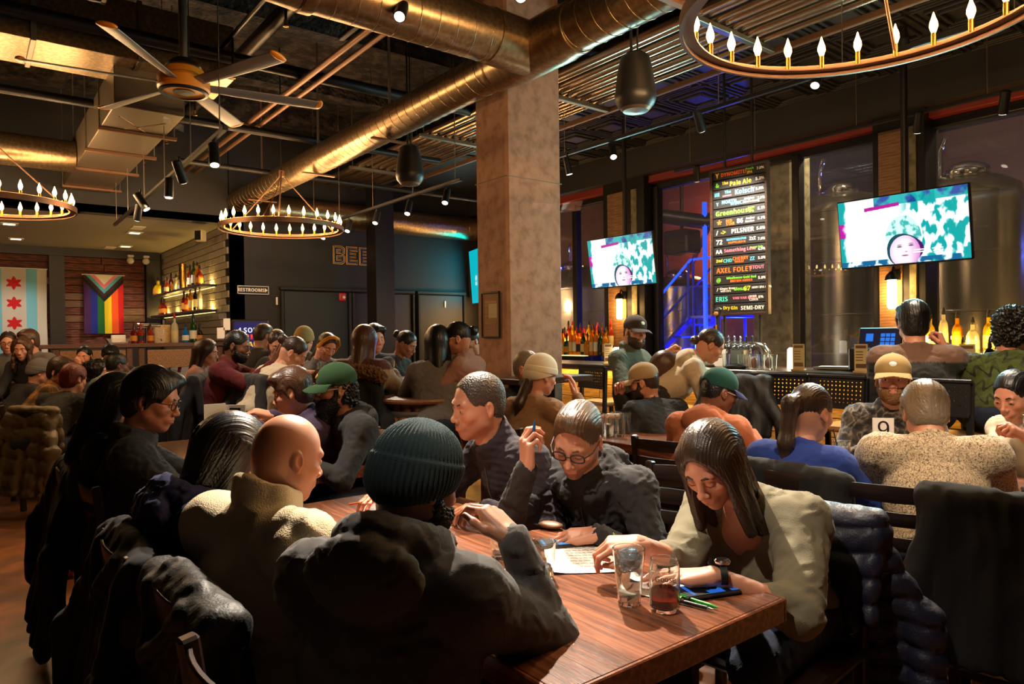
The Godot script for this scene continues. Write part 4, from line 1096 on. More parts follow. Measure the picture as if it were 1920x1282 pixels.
func card_holder(p: Vector3, yaw: float, label: String) -> void:
	var t := thing("menu_card_holder", label, "menu card", p, yaw, "drink cards on the bar")
	part(t, "base", mb().box(Vector3(0, 0.008, 0), Vector3(0.1, 0.016, 0.05), 0.004), M.pale_wood)
	var c := part(t, "card", mb().box(Vector3(0, 0.11, 0), Vector3(0.09, 0.19, 0.003)), M.label_cream)
	part(c, "print", mb().box(Vector3(0, 0.185, 0.002), Vector3(0.07, 0.02, 0.001)).box(Vector3(-0.01, 0.15, 0.002), Vector3(0.05, 0.006, 0.001)).box(Vector3(-0.01, 0.13, 0.002), Vector3(0.05, 0.006, 0.001)).box(Vector3(-0.01, 0.11, 0.002), Vector3(0.05, 0.006, 0.001)).box(Vector3(-0.01, 0.09, 0.002), Vector3(0.05, 0.006, 0.001)).box(Vector3(0, 0.05, 0.002), Vector3(0.07, 0.03, 0.001)), M.rusty)
func bar() -> void:
	mat("ice", Color(0.9, 0.95, 1.0, 0.1), 0.12)
	M.ice.refraction_enabled = true
	M.ice.refraction_scale = 0.031
	mat("tumbler_solid", Color(0.97, 1.0, 0.99, 0.02), 0.0)
	M.tumbler_solid.refraction_enabled = true
	M.tumbler_solid.refraction_scale = 0.05
	mat("water", Color(0.98, 1.0, 1.0, 0.02), 0.0)
	M.water.refraction_enabled = true
	M.water.refraction_scale = 0.033
	mat("red_ale", Color(0.45, 0.06, 0.015, 0.15), 0.0)
	M.red_ale.refraction_enabled = true
	M.red_ale.refraction_scale = 0.034
	mat("cola", Color(0.25, 0.05, 0.01, 0.2), 0.0)
	M.cola.refraction_enabled = true
	M.cola.refraction_scale = 0.034
	# the counter
	struct("trim_7", mb().box(Vector3(-3.0, 1.095, -5.22), Vector3(10.4, 0.05, 0.66), 0.008), M.ledge_wood, "dark polished bar top")
	var fr := struct("trim_8", mb().box(Vector3(-3.0, 0.53, -5.36), Vector3(10.4, 1.06, 0.1)), M.black_paint, "pale plank bar front lit from under the bar top")
	for r in 7:
		var x := -8.2
		var k := 0
		while x < 2.1:
			var l: float = 1.3 + fmod(r * 0.37 + k * 0.61, 0.8)
			part(fr, "plank", mb().box(Vector3.ZERO, Vector3(l - 0.006, 0.142, 0.024), 0.004), M.pale_wood, "", X(Vector3(x + l / 2, 0.08 + r * 0.147, -5.3)))
			x += l
			k += 1
	part(fr, "led_strip_light", mb().box(Vector3(-3.0, 1.065, -5.23), Vector3(10.2, 0.008, 0.02)), M.shelf_glow)
	var al := AreaLight3D.new()
	al.name = "led_strip_area_light"
	al.area_size = Vector2(10.2, 0.02)
	al.light_color = Color(1.0, 0.72, 0.28)
	al.light_energy = 7.0
	al.shadow_enabled = true
	add_child(al)
	al.position = Vector3(-3.0, 1.058, -5.23)
	al.rotation = Vector3(-PI / 2, 0, 0)
	solo("foot_rail", mb().tube([Vector3(-8.1, 0.22, -5.06), Vector3(2.1, 0.22, -5.06)], 0.022, 10), M.brass, "long brass foot rail along the bar front", "rail")
	struct("trim_9", mb().box(Vector3(-3.0, 0.5, -6.75), Vector3(10.4, 1.0, 0.6), 0.01), M.black_paint, "low back bar counter under the windows")
	# bottle steps with lit tops
	for e: Array in [[-7.7, 1.5, "lit bottle step below the leftmost window"], [-2.15, 1.5, "lit bottle step below the window at right"]]:
		var t := thing("bottle_step", e[2], "bottle shelf", Vector3(e[0], 1.0, -6.82))
		part(t, "box", mb().box(Vector3(0, 0.1, -0.06), Vector3(e[1], 0.2, 0.24), 0.006).box(Vector3(0, 0.06, 0.1), Vector3(e[1], 0.12, 0.14), 0.006), M.black_plastic)
		part(t, "lit_top_light", mb().box(Vector3(0, 0.205, -0.06), Vector3(e[1] - 0.04, 0.008, 0.2)).box(Vector3(0, 0.125, 0.1), Vector3(e[1] - 0.04, 0.008, 0.1)), M.shelf_glow)
		for k in 5: omni(Vector3(-e[1] / 2 + 0.15 + k * 0.3, 0.34, 0.04), Color(1.0, 0.76, 0.35), 0.14, 0.03, t, "shelf_light")
	var liq := ["liquor_amber", "liquor_gold", "liquor_yellow", "liquor_gold", "liquor_amber", "liquor_green", "liquor_red", "liquor_gold"]
	var labs := ["label_cream", "label_white", "label_gold", "label_black", "label_cream"]
	for k in 26:
		var back := k % 2 == 0
		bottle([0, 2, 1, 0, 2][k % 5], Vector3(-7.66 + k * 0.042, 1.21 if back else 1.13, -6.88 if back else -6.73), 1.15, liq[(k * 3) % 8], labs[k % 5], "cap_black" if k % 3 else "cap_red", nth_bottle("left row", liq[(k * 3) % 8], "in the glowing row below the leftmost window"), "bottles below the leftmost window")
	var rb := [[0, -2.68, "liquor_yellow", "label_white"], [2, -2.57, "liquor_pale", "label_cream"], [0, -2.46, "liquor_gold", "label_gold"], [1, -2.34, "liquor_pale", "label_white"], [0, -2.22, "liquor_yellow", "label_cream"], [2, -2.1, "liquor_pale", "label_white"], [1, -1.99, "liquor_amber", "label_gold"], [0, -1.86, "liquor_yellow", "label_white"], [2, -1.7, "liquor_pale", "label_black"]]
	for e: Array in rb:
		bottle(e[0], Vector3(e[1], 1.21, -6.88), 1.15, e[2], e[3], "cap_black", nth_bottle("right row", e[2], "on the lit step right of the striped sweater"), "bottles on the upper step at right")
	for e: Array in [[-2.36, "liquor_yellow"], [-2.16, "liquor_dark"]]:
		bottle(3, Vector3(e[0], 1.13, -6.72), 1.1, e[1], "label_white" if e[1] == "liquor_dark" else "label_gold", "cap_black", "round squat bottle of yellow liqueur on the lower step" if e[1] == "liquor_yellow" else "dark squat bottle on the lower step beside the yellow one", "")
	# taps
	var tp := thing("tap_tower", "chrome pipe tap tower with a row of taps under the menu board", "beer taps", Vector3(-3.66, 1.12, -5.36))
	part(tp, "manifold", mb().tube([Vector3(-0.34, 0.0, 0), Vector3(-0.34, 0.12, 0), Vector3(-0.31, 0.17, 0), Vector3(-0.26, 0.185, 0), Vector3(0.2, 0.185, 0), Vector3(0.26, 0.17, 0), Vector3(0.29, 0.12, 0), Vector3(0.29, 0, 0)], 0.04, 18), M.steel)
	part(tp, "flange", mb().lathe([Vector2(0.034, 0.0), Vector2(0.055, 0.0), Vector2(0.055, 0.012), Vector2(0.034, 0.016)], 20, X(Vector3(0.29, 0, 0))).lathe([Vector2(0.034, 0.0), Vector2(0.055, 0.0), Vector2(0.055, 0.012), Vector2(0.034, 0.016)], 20, X(Vector3(-0.34, 0, 0))), M.chrome)
	for k in 9:
		var x := -0.26 + k * 0.058
		var f := part(tp, "faucet", mb().tube([Vector3(x, 0.185, 0.03), Vector3(x, 0.185, 0.075), Vector3(x, 0.16, 0.1), Vector3(x, 0.12, 0.1)], 0.009, 8), M.chrome)
		if k == 2:
			part(f, "tap_handle", mb().lathe([Vector2(0, 0), Vector2(0.012, 0.01), Vector2(0.02, 0.1), Vector2(0.016, 0.22), Vector2(0.026, 0.26), Vector2(0.03, 0.3), Vector2(0.0, 0.33)], 12, X(Vector3(x, 0.2, 0.07))), M.label_black, "tall black and yellow tap handle")
			part(f, "handle_lettering", mb().box(Vector3(x, 0.3, 0.092), Vector3(0.012, 0.14, 0.003)).ball(Vector3(x, 0.47, 0.09), Vector3(0.022, 0.022, 0.012)), M.label_gold)
		else:
			part(f, "tap_handle", mb().lathe([Vector2(0, 0), Vector2(0.006, 0.005), Vector2(0.008, 0.045), Vector2(0.011, 0.06), Vector2(0.0, 0.075)], 10, X(Vector3(x, 0.2, 0.07))), M.chrome if k < 7 else M.black_plastic)
	part(tp, "gauge_ring", mb().tube([Vector3(0.29, 0.06, 0.04), Vector3(0.31, 0.05, 0.05), Vector3(0.29, 0.03, 0.055), Vector3(0.27, 0.045, 0.05), Vector3(0.29, 0.06, 0.04)], 0.005, 6), M.black_metal)
	# things on the bar top
	var gr := thing("glass_rack", "rack of upturned clear glasses beside the standing man in the cap", "glass rack", Vector3(-3.95, 1.12, -5.05))
	part(gr, "tray", mb().box(Vector3(0, 0.012, 0), Vector3(0.42, 0.024, 0.26), 0.006), M.black_plastic)
	var gm := mb().lathe([Vector2(0.027, 0.025), Vector2(0.03, 0.07), Vector2(0.026, 0.12), Vector2(0, 0.12)], 12).mesh()
	for i in 6:
		for j in 3: part(gr, "tumbler", gm, M.tumbler, "", X(Vector3(-0.17 + i * 0.068, 0, -0.08 + j * 0.08)))
	for e: Array in [[Vector3(-3.09, 1.12, -5.3), "glowing white cylinder lamp on the bar right of the taps"], [Vector3(-4.75, 1.12, -5.0), "glowing white cylinder lamp on the bar left of the standing man in the cap"]]:
		var t := thing("candle_lamp", e[1], "table lamp", e[0])
		part(t, "shade", mb().lathe([Vector2(0, 0.17), Vector2(0.03, 0.17), Vector2(0.045, 0.155), Vector2(0.048, 0.0), Vector2(0, 0)], 24), M.candle_lamp_glow)
		omni(Vector3(0, 0.09, 0), Color(1.0, 0.92, 0.78), 0.2, 0.04, t, "candle_light")
	card_holder(Vector3(-2.86, 1.12, -4.98), 0.1, "drink card in front of the white cylinder lamp")
	card_holder(Vector3(-2.4, 1.12, -5.0), 0.1, "drink card in front of the till")
	card_holder(Vector3(-4.85, 1.12, -4.98), 0.3, "drink card at the left end of the bar beside the column")
	card_holder(Vector3(-1.75, 1.12, -5.05), 0.1, "drink card between the striped sweater and the green sweater")
	var pos := thing("till", "touch screen till on a dark printer on the bar", "till", Vector3(-2.42, 1.12, -5.35), 0.15)
	part(pos, "printer", mb().box(Vector3(-0.1, 0.09, 0.1), Vector3(0.15, 0.17, 0.16), 0.012).box(Vector3(0.12, 0.07, 0.08), Vector3(0.14, 0.14, 0.15), 0.012), M.black_plastic)
	var tq := Basis(Vector3.RIGHT, -0.35)
	part(pos, "stand", mb().tube([Vector3(0.02, 0, -0.02), Vector3(0.02, 0.2, -0.02)], 0.025, 10), M.white_plastic)
	part(pos, "tablet", mb().box(Vector3(0, 0.235, 0.02), Vector3(0.3, 0.18, 0.02), 0.008, tq), M.black_plastic)
	part(pos, "tablet_screen", mb().box(Vector3(0, 0.235, 0.02) + tq * Vector3(0, 0, 0.0105), Vector3(0.275, 0.155, 0.002), 0, tq), glow("tablet_screen_glow", Color(0.02, 0.06, 0.16), 0.9))
	var kg := glow("tablet_key_screen_glow", Color(0.15, 0.5, 0.95), 0.9)
	for i in 3:
		for j in 3: part(pos, "screen_key", mb().box(Vector3(0, 0.235, 0.02) + tq * Vector3(0.02 + i * 0.034, -0.04 + j * 0.034, 0.0125), Vector3(0.028, 0.026, 0.002), 0, tq), kg)
	part(pos, "screen_key", mb().box(Vector3(0, 0.235, 0.02) + tq * Vector3(-0.07, 0.01, 0.0125), Vector3(0.05, 0.06, 0.002), 0, tq), kg)
	solo("keyboard_tray", mb().box(Vector3(-2.72, 1.135, -5.3), Vector3(0.3, 0.02, 0.2), 0.004), M.galv_dull, "flat grey drip mat left of the till", "mat")
	solo("receipt_paper", mb().box(Vector3(-2.72, 1.149, -5.24), Vector3(0.2, 0.004, 0.1), 0, Basis(Vector3.UP, 0.3)), M.paper, "white receipt paper lying left of the till", "paper")
	solo("paper_sign", mb().box(Vector3(-3.7, 1.2, -5.16), Vector3(0.13, 0.15, 0.008), 0.003, Basis(Vector3.RIGHT, -0.1)), M.paper, "small framed white notice standing under the taps", "notice")
	solo("metal_bin", mb().box(Vector3(-3.52, 1.2, -5.2), Vector3(0.13, 0.16, 0.1), 0.012), M.steel, "square steel bin standing under the taps", "bin")
	var sq := thing("squeeze_bottle", "white squeeze bottle beside the framed notice", "bottle", Vector3(-3.88, 1.12, -5.12))
	part(sq, "body", mb().lathe([Vector2(0, 0), Vector2(0.03, 0), Vector2(0.031, 0.1), Vector2(0.022, 0.115)], 16), M.white_plastic)
	part(sq, "nozzle", mb().lathe([Vector2(0.022, 0.115), Vector2(0.006, 0.15), Vector2(0, 0.155)], 12), M.white_plastic)
	for e: Array in [[Vector3(-3.28, 1.12, -5.05), "liquor_amber"], [Vector3(-3.2, 1.12, -5.12), "liquor_red"], [Vector3(-3.36, 1.12, -5.14), "liquor_gold"]]:
		var t := thing("garnish_jar", "short jar of %s garnish among the drinks right of the taps" % {"liquor_amber": "orange", "liquor_red": "red", "liquor_gold": "yellow"}[e[1]], "jar", e[0], 0, "garnish jars")
		part(t, "jar_glass", mb().lathe([Vector2(0, 0), Vector2(0.034, 0), Vector2(0.036, 0.1), Vector2(0.033, 0.1), Vector2(0.031, 0.006), Vector2(0, 0.006)], 18), M.tumbler)
		part(t, "garnish", mb().ball(Vector3(0, 0.05, 0), Vector3(0.029, 0.045, 0.029)), M[e[1]])
	for k in 5: glassware("water_glass", Vector3(-3.5 + k * 0.1 + (k % 2) * 0.02, 1.12, -4.98 - 0.04 * (k % 3)), 0.026, 0.034, 0.12, 0, null, "empty water glass in the cluster on the bar behind the leaning woman", "glasses behind the leaning woman")
	solo("napkin_heap", mb().ball(Vector3(-3.42, 1.135, -4.99), Vector3(0.09, 0.03, 0.05), Basis(Vector3.UP, 0.4)), M.black_plastic, "crumpled dark cloth on the bar edge behind the leaning woman", "cloth")
	# stools, their backs to the room
	for e: Array in [[Vector3(-4.5, 0, -4.62), -0.15, "bar stool with perforated back beside the concrete column"], [Vector3(-2.62, 0, -4.48), 0.1, "bar stool with perforated back, left one of the pair behind the blue sweater"], [Vector3(-2.2, 0, -4.5), -0.1, "bar stool with perforated back, right one of the pair behind the blue sweater"], [Vector3(-3.72, 0, -4.6), 0.0, "bar stool hidden behind the tan capped guest and the long brown hair"], [Vector3(-2.95, 0, -4.35), 0.5, "bar stool with a black leather jacket on it"], [Vector3(-1.66, 0, -4.5), 0.0, "bar stool under the man in the striped sweater"], [Vector3(-1.1, 0, -4.58), 0.0, "bar stool under the person in the green curly sweater"]]:
		stool(e[0], PI + e[1], e[2])
func letter_path(ch: String) -> Array:
	match ch:
		"B": return [[Vector2(0, 0), Vector2(0, 1), Vector2(0.5, 1), Vector2(0.66, 0.9), Vector2(0.66, 0.62), Vector2(0.55, 0.52), Vector2(0.68, 0.42), Vector2(0.68, 0.12), Vector2(0.52, 0), Vector2(0, 0)], [Vector2(0.22, 0.62), Vector2(0.22, 0.8), Vector2(0.44, 0.8), Vector2(0.44, 0.62), Vector2(0.22, 0.62)], [Vector2(0.22, 0.2), Vector2(0.22, 0.42), Vector2(0.46, 0.42), Vector2(0.46, 0.2), Vector2(0.22, 0.2)]]
		"E": return [[Vector2(0, 0), Vector2(0, 1), Vector2(0.66, 1), Vector2(0.66, 0.8), Vector2(0.22, 0.8), Vector2(0.22, 0.61), Vector2(0.56, 0.61), Vector2(0.56, 0.41), Vector2(0.22, 0.41), Vector2(0.22, 0.2), Vector2(0.66, 0.2), Vector2(0.66, 0), Vector2(0, 0)]]
	return [[Vector2(0, 0), Vector2(0, 1), Vector2(0.5, 1), Vector2(0.68, 0.88), Vector2(0.68, 0.56), Vector2(0.54, 0.44), Vector2(0.72, 0), Vector2(0.48, 0), Vector2(0.32, 0.4), Vector2(0.22, 0.4), Vector2(0.22, 0), Vector2(0, 0)], [Vector2(0.22, 0.6), Vector2(0.22, 0.8), Vector2(0.44, 0.8), Vector2(0.44, 0.6), Vector2(0.22, 0.6)]]
func flag_mesh(w: float, h: float, f0: float, ph: float) -> MB:
	var m := mb()
	var rings := []
	for j in 25:
		var row := []
		for i in 33:
			var u := i / 32.0
			var v := j / 24.0
			var amp := 0.004 + 0.022 * v
			row.append(Vector3((u - 0.5) * w * (1.0 - 0.02 * sin(v * 3.0)), -v * h, 0.03 + amp * sin(u * f0 + ph + v * 0.8) + amp * 0.5 * sin(u * f0 * 2.3 + v * 2.0) + 0.01 * sin(v * 14.0 + u * 3.0) * (1.0 - v)))
		rings.append(row)
	return m.loft(rings, false, false, false)
func flag_mat(n: String, kind: int) -> StandardMaterial3D:
	var w := 192
	var h := 288
	var im := Image.create(w, h, false, Image.FORMAT_RGB8)
	for y in h:
		for x in w:
			var u := (x + 0.5) / w
			var v := (y + 0.5) / h
			var c := Color(0.72, 0.7, 0.66)
			if kind == 0:
				c = [Color(0.22, 0.04, 0.3), Color(0.05, 0.1, 0.5), Color(0.04, 0.36, 0.12), Color(0.86, 0.74, 0.06), Color(0.85, 0.3, 0.03), Color(0.7, 0.03, 0.04)][int(u * 6.0)]
				var d := v * 1.5 + absf(u - 0.5) * 1.05 # distance down the chevrons
				var bands := [[0.24, Color(0.88, 0.87, 0.82)], [0.36, Color(0.85, 0.5, 0.56)], [0.47, Color(0.3, 0.62, 0.68)], [0.57, Color(0.2, 0.1, 0.06)], [0.68, Color(0.03, 0.03, 0.03)]]
				for k in range(4, -1, -1):
					if d < bands[k][0]: c = bands[k][1]
			else:
				if (u > 0.17 and u < 0.33) or (u > 0.67 and u < 0.83): c = Color(0.42, 0.68, 0.78)
				for k in 4:
					var p := Vector2((u - 0.5) * 0.9, v * 1.5 - 0.24 - k * 0.33)
					var a := fmod(p.angle() + PI / 2 + TAU, TAU / 6.0) - TAU / 12.0
					if p.length() < 0.055 + 0.055 * absf(a) / (TAU / 12.0): c = Color(0.72, 0.04, 0.06)
			im.set_pixel(x, y, c)
	var m := mat(n, Color.WHITE, 0.85)
	m.albedo_texture = ImageTexture.create_from_image(im)
	m.cull_mode = BaseMaterial3D.CULL_DISABLED
	return m
func alcove() -> void:
	# lettering on the black wall, unlit double outlines
	var sg := thing("beer_sign", "unlit double outline letters reading BEER on the black wall", "sign", Vector3(-9.985, 2.54, -4.4), PI / 2)
	var k := 0
	for ch in "BEER":
		for lay in 2:
			var m := mb()
			for p: Array in letter_path(ch):
				var pts := []
				var n := p.size() - 1
				for i in n + 1:
					var a: Vector2 = p[i % n]
					var d1: Vector2 = (p[(i + 1) % n] - a).normalized()
					var d0: Vector2 = (a - p[(i - 1 + n) % n]).normalized()
					var off := Vector2(d0.y + d1.y, -d0.x - d1.x).limit_length(1.4) * (0.03 if lay == 0 else -0.04)
					var q := a - off
					pts.append(Vector3(q.x * 0.25 + k * 0.213, q.y * 0.25, 0.012))
				m.tube(pts, 0.0055, 5, false)
			part(sg, "letter_outline", m, mat("sign_yellow", Color(0.85, 0.62, 0.1), 0.5) if lay == 0 else mat("sign_white", Color(0.55, 0.55, 0.62), 0.5))
		k += 1
	var rs := thing("restrooms_sign", "black sign with white frame reading RESTROOMS and an arrow", "sign", Vector3(-9.985, 2.098, -3.2), PI / 2)
	part(rs, "plate", mb().box(Vector3(0, 0, 0.008), Vector3(0.44, 0.125, 0.012), 0.002), M.black_paint)
	part(rs, "border", mb().box(Vector3(0, 0.054, 0.0155), Vector3(0.43, 0.007, 0.004)).box(Vector3(0, -0.054, 0.0155), Vector3(0.43, 0.007, 0.004)).box(Vector3(0.212, 0, 0.0155), Vector3(0.007, 0.115, 0.004)).box(Vector3(-0.212, 0, 0.0155), Vector3(0.007, 0.115, 0.004)), M.white_paint)
	part(rs, "lettering", text("RESTROOMS", 0.047, 0.004), M.white_paint, "", X(Vector3(-0.032, 0, 0.016)))
	part(rs, "arrow", mb().prism(PackedVector2Array([Vector2(0.16, -0.03), Vector2(0.2, 0.0), Vector2(0.16, 0.03)]), 0.004, X(Vector3(0, 0, 0.016))), M.white_paint)
	for z: float in [-3.52, -6.35]: solo("door_handle", mb().box(Vector3(-9.95, 1.95, z), Vector3(0.02, 0.11, 0.025), 0.004), M.white_plastic, "small white plate on the black wall, %s" % ("beside the restrooms sign" if z > -5 else "right of the steel post"), "wall plate")
	var al := thing("fire_alarm", "red fire alarm strobe on the black wall below the lettering", "fire alarm", Vector3(-9.985, 2.03, -4.52), PI / 2)
	part(al, "housing", mb().box(Vector3(0, 0, 0.03), Vector3(0.11, 0.13, 0.06), 0.015), mat("alarm_red", Color(0.6, 0.02, 0.03), 0.4))
	part(al, "strobe", mb().ball(Vector3(0.015, -0.005, 0.06), Vector3(0.022, 0.022, 0.012)), M.white_plastic)
	# downlights in the alcove ceiling
	for p: Array in [[Vector3(-11.54, 2.995, -0.5), "nearer of two square downlights at the alcove's left"], [Vector3(-13.16, 2.995, -0.65), "farther of two square downlights at the alcove's left"], [Vector3(-11.54, 2.995, -2.0), "nearer of two square downlights by the brick wall"], [Vector3(-13.28, 2.995, -2.16), "farther of two square downlights by the brick wall"]]:
		var t := thing("downlight", p[1], "downlight", p[0], 0, "square downlights in the alcove ceiling")
		part(t, "trim", mb().box(Vector3(0, -0.002, 0), Vector3(0.2, 0.012, 0.2), 0.003), M.white_plastic)
		part(t, "lamp_panel", mb().box(Vector3(0, -0.0075, 0), Vector3(0.13, 0.004, 0.13)), M.downlight_glow)
	for p: Vector3 in [Vector3(-13.63, 2.995, -1.98), Vector3(-11.03, 2.995, -1.95)]:
		solo("air_vent", mb().box(p, Vector3(0.3, 0.01, 0.16), 0.003), M.white_plastic, "%s white air vent in the alcove ceiling" % ("farther" if p.x < -12 else "nearer"), "vent")
	for z: float in [-2.6, -2.35]:
		var t := thing("security_camera", "white dome camera at the alcove's top corner, %s" % ("right one of two" if z < -2.5 else "left one of two"), "camera", Vector3(-14.0, 2.83, z))
		part(t, "dome", mb().ball(Vector3.ZERO, Vector3(0.06, 0.06, 0.06)).box(Vector3(0, 0.08, 0), Vector3(0.1, 0.04, 0.1), 0.01), M.white_plastic)
	var wsp := thing("wall_speaker", "small dark cream speaker under the fascia by the brick wall", "speaker", Vector3(-10.3, 2.85, -2.6), 0.6)
	part(wsp, "case", mb().box(Vector3.ZERO, Vector3(0.12, 0.16, 0.11), 0.015), M.label_cream)
	part(wsp, "grille", mb().box(Vector3(0, 0, 0.056), Vector3(0.1, 0.13, 0.006), 0.002), M.black_plastic)
	# flags
	solo("pride_flag", flag_mesh(0.62, 1.02, 9.0, 0.5), flag_mat("pride_cloth", 0), "rainbow striped progress flag hanging on the plank wall", "flag", "", X(Vector3(-14.12, 2.56, -1.94), PI / 2))
	part(get_node("pride_flag"), "pole", mb().tube([Vector3(-0.33, 0.005, 0.03), Vector3(0.33, 0.005, 0.03)], 0.01, 8), M.white_plastic)
	solo("striped_flag", flag_mesh(0.94, 1.5, 8.0, 1.4), flag_mat("chicago_cloth", 1), "pale flag with two blue stripes and four red stars, at far left", "flag", "", X(Vector3(-14.1, 2.62, -0.64), PI / 2))
	part(get_node("striped_flag"), "hem_pole", mb().tube([Vector3(-0.48, 0.005, 0.03), Vector3(0.48, 0.005, 0.03)], 0.01, 8), M.white_plastic)
	# shelves of bottles on the brick wall
	for e: Array in [[2.19, "upper backlit shelf on the brick wall"], [1.83, "lower backlit shelf on the brick wall"]]:
		var t := thing("wall_shelf", e[1], "shelf", Vector3(-12.2, e[0], -2.75), 0.0)
		part(t, "board", mb().box(Vector3(0, 0, 0), Vector3(3.3, 0.035, 0.24), 0.004), M.black_metal)
		part(t, "led_strip_light", mb().box(Vector3(0, 0.021, -0.112), Vector3(3.2, 0.008, 0.012)).box(Vector3(0, -0.021, -0.1), Vector3(3.2, 0.006, 0.02)), M.shelf_glow)
		for i in 5: omni(Vector3(-1.4 + i * 0.7, 0.05, -0.085), Color(1.0, 0.8, 0.42), 0.16, 0.03, t, "shelf_light")
	for e: Array in [[-13.75, 3, "liquor_yellow", "label_gold", 1.6], [-13.3, 1, "liquor_dark", "label_black", 1.0], [-13.05, 1, "liquor_amber", "label_cream", 1.0], [-12.75, 0, "liquor_red", "label_gold", 1.0], [-12.4, 1, "liquor_pale", "label_white", 1.0], [-12.2, 1, "liquor_pale", "label_white", 0.8], [-11.5, 0, "liquor_red", "label_white", 1.1], [-11.28, 2, "liquor_green", "label_white", 1.1], [-11.08, 0, "liquor_gold", "label_gold", 1.1], [-10.95, 1, "liquor_amber", "label_gold", 1.1]]:
		bottle(e[1], Vector3(e[0], 2.21, -2.74), e[4], e[2], e[3], "cap_black", nth_bottle("upper shelf", e[2], "on the upper backlit shelf of the brick wall"), "bottles on the upper shelf")
	solo("brass_tube", mb().lathe([Vector2(0, 0), Vector2(0.05, 0), Vector2(0.055, 0.4), Vector2(0, 0.4)], 18), M.brass, "tall dark brass tube among the bottles of the upper shelf", "tube", "", X(Vector3(-11.95, 2.21, -2.74)))
	for e: Array in [[-13.5, 1, "liquor_amber", "label_gold"], [-13.3, 1, "liquor_red", "label_gold"], [-11.9, 0, "liquor_red", "label_gold"], [-11.7, 1, "liquor_amber", "label_gold"], [-11.5, 2, "liquor_gold", "label_cream"], [-11.2, 2, "liquor_dark", "label_cream"], [-10.96, 2, "liquor_pale", "label_white"]]:
		bottle(e[1], Vector3(e[0], 1.85, -2.74), 1.05, e[2], e[3], "cap_black", nth_bottle("lower shelf", e[2], "on the lower backlit shelf of the brick wall"), "bottles on the lower shelf")
	# service counter
	var c := thing("service_counter", "tall brown wooden service counter in front of the alcove", "counter", Vector3(-10.45, 0, -1.7))
	part(c, "counter_top", mb().box(Vector3(0, 1.35, -0.05), Vector3(0.62, 0.05, 2.2), 0.006), M.brown_chair)
	for e: Array in [[-0.62, 0.86, 1.17, 0.24], [0.42, 0.72, 1.15, 0.3]]:
		part(c, "front_panel", mb().box(Vector3(0.24, e[2], e[0]), Vector3(0.04, e[3], e[1]), 0.004), M.panel_wood)
	for z: float in [-1.1, -0.12, 0.02, 0.82, 1.0]: part(c, "upright", mb().box(Vector3(0.24, 0.66, z), Vector3(0.07, 1.33, 0.07), 0.005), M.brown_chair)
	part(c, "work_shelf", mb().box(Vector3(0, 0.86, -0.05), Vector3(0.56, 0.04, 2.1), 0.004), M.black_metal)
	part(c, "lower_panel", mb().box(Vector3(0.2, 0.42, -0.05), Vector3(0.03, 0.84, 2.1)), M.brown_chair)
	for z: float in [-0.12, -0.5]: part(c, "faucet", mb().tube([Vector3(0.05, 0.88, z), Vector3(0.05, 1.05, z), Vector3(0.08, 1.1, z), Vector3(0.14, 1.09, z), Vector3(0.15, 1.04, z)], 0.012, 8), M.chrome)
	part(c, "red_tap_handle", mb().box(Vector3(0.1, 1.06, -0.62), Vector3(0.04, 0.18, 0.04), 0.008, Basis(Vector3.RIGHT, -0.2)), M.cap_red)
	solo("lit_area_box", mb().box(Vector3(-10.6, 1.12, -0.95), Vector3(0.3, 0.24, 0.42), 0.01), glow("lit_area_glow", Color(0.5, 0.42, 0.24), 0.35), "small glowing box for the pale lit area left of the service counter", "cooler")  # glow stands in for the pale lit space inside the counter
	for e: Array in [[0, -2.28, "liquor_pale", "label_cream", "cap_red", "tall clear bottle with cream label and red stopper on the service counter"], [1, -2.42, "liquor_blue", "label_white", "cap_black", "small blue bottle on the service counter"], [0, -2.52, "liquor_green", "label_white", "cap_black", "green bottle right of the blue one on the service counter"], [1, -2.6, "liquor_dark", "label_gold", "cap_black", "dark bottle at the right end of the service counter"], [1, -1.78, "liquor_red", "label_gold", "cap_black", "first small red bottle at the left of the service counter"], [1, -1.86, "liquor_amber", "label_black", "cap_red", "amber bottle beside the first red one on the service counter"], [1, -1.98, "liquor_amber", "label_gold", "cap_black", "amber bottle in front of the pitcher stand on the service counter"]]:
		bottle(e[0], Vector3(-10.45, 1.375, e[1]), 1.0 if e[0] == 1 else 1.25, e[2], e[3], e[4], e[5], "")
	solo("glass_bowl", mb().lathe([Vector2(0.02, 0), Vector2(0.1, 0.005), Vector2(0.15, 0.07), Vector2(0.145, 0.07), Vector2(0.095, 0.012), Vector2(0, 0.012)], 20), M.tumbler, "shallow glass bowl at the left end of the service counter", "bowl", "", X(Vector3(-10.45, 1.375, -1.6)))
	solo("paper_box", mb().box(Vector3(-10.6, 1.44, -1.62), Vector3(0.1, 0.1, 0.16), 0.006), M.paper, "small white box behind the glass bowl", "box")
	solo("cardboard_box", mb().box(Vector3(-10.62, 1.5, -2.15), Vector3(0.16, 0.25, 0.2), 0.006), M.pale_wood, "brown cardboard box behind the pitcher on the service counter", "box")
	var pt := thing("water_dispenser", "glass dispenser with metal spout on the service counter", "dispenser", Vector3(-10.4, 1.375, -2.08))
	part(pt, "jar", mb().lathe([Vector2(0, 0), Vector2(0.07, 0), Vector2(0.075, 0.17), Vector2(0.05, 0.22), Vector2(0, 0.22)], 20), M.tumbler)
	part(pt, "spout", mb().tube([Vector3(0.07, 0.05, 0), Vector3(0.11, 0.05, 0), Vector3(0.115, 0.03, 0)], 0.01, 8), M.chrome)
	var tt := thing("small_tap_tower", "small chrome tap tower at the back of the service counter", "beer taps", Vector3(-10.55, 1.375, -1.98))
	part(tt, "column", mb().tube([Vector3(0, 0, 0), Vector3(0, 0.24, 0)], 0.03, 14).tube([Vector3(0, 0.24, -0.14), Vector3(0, 0.24, 0.14)], 0.03, 14), M.chrome)
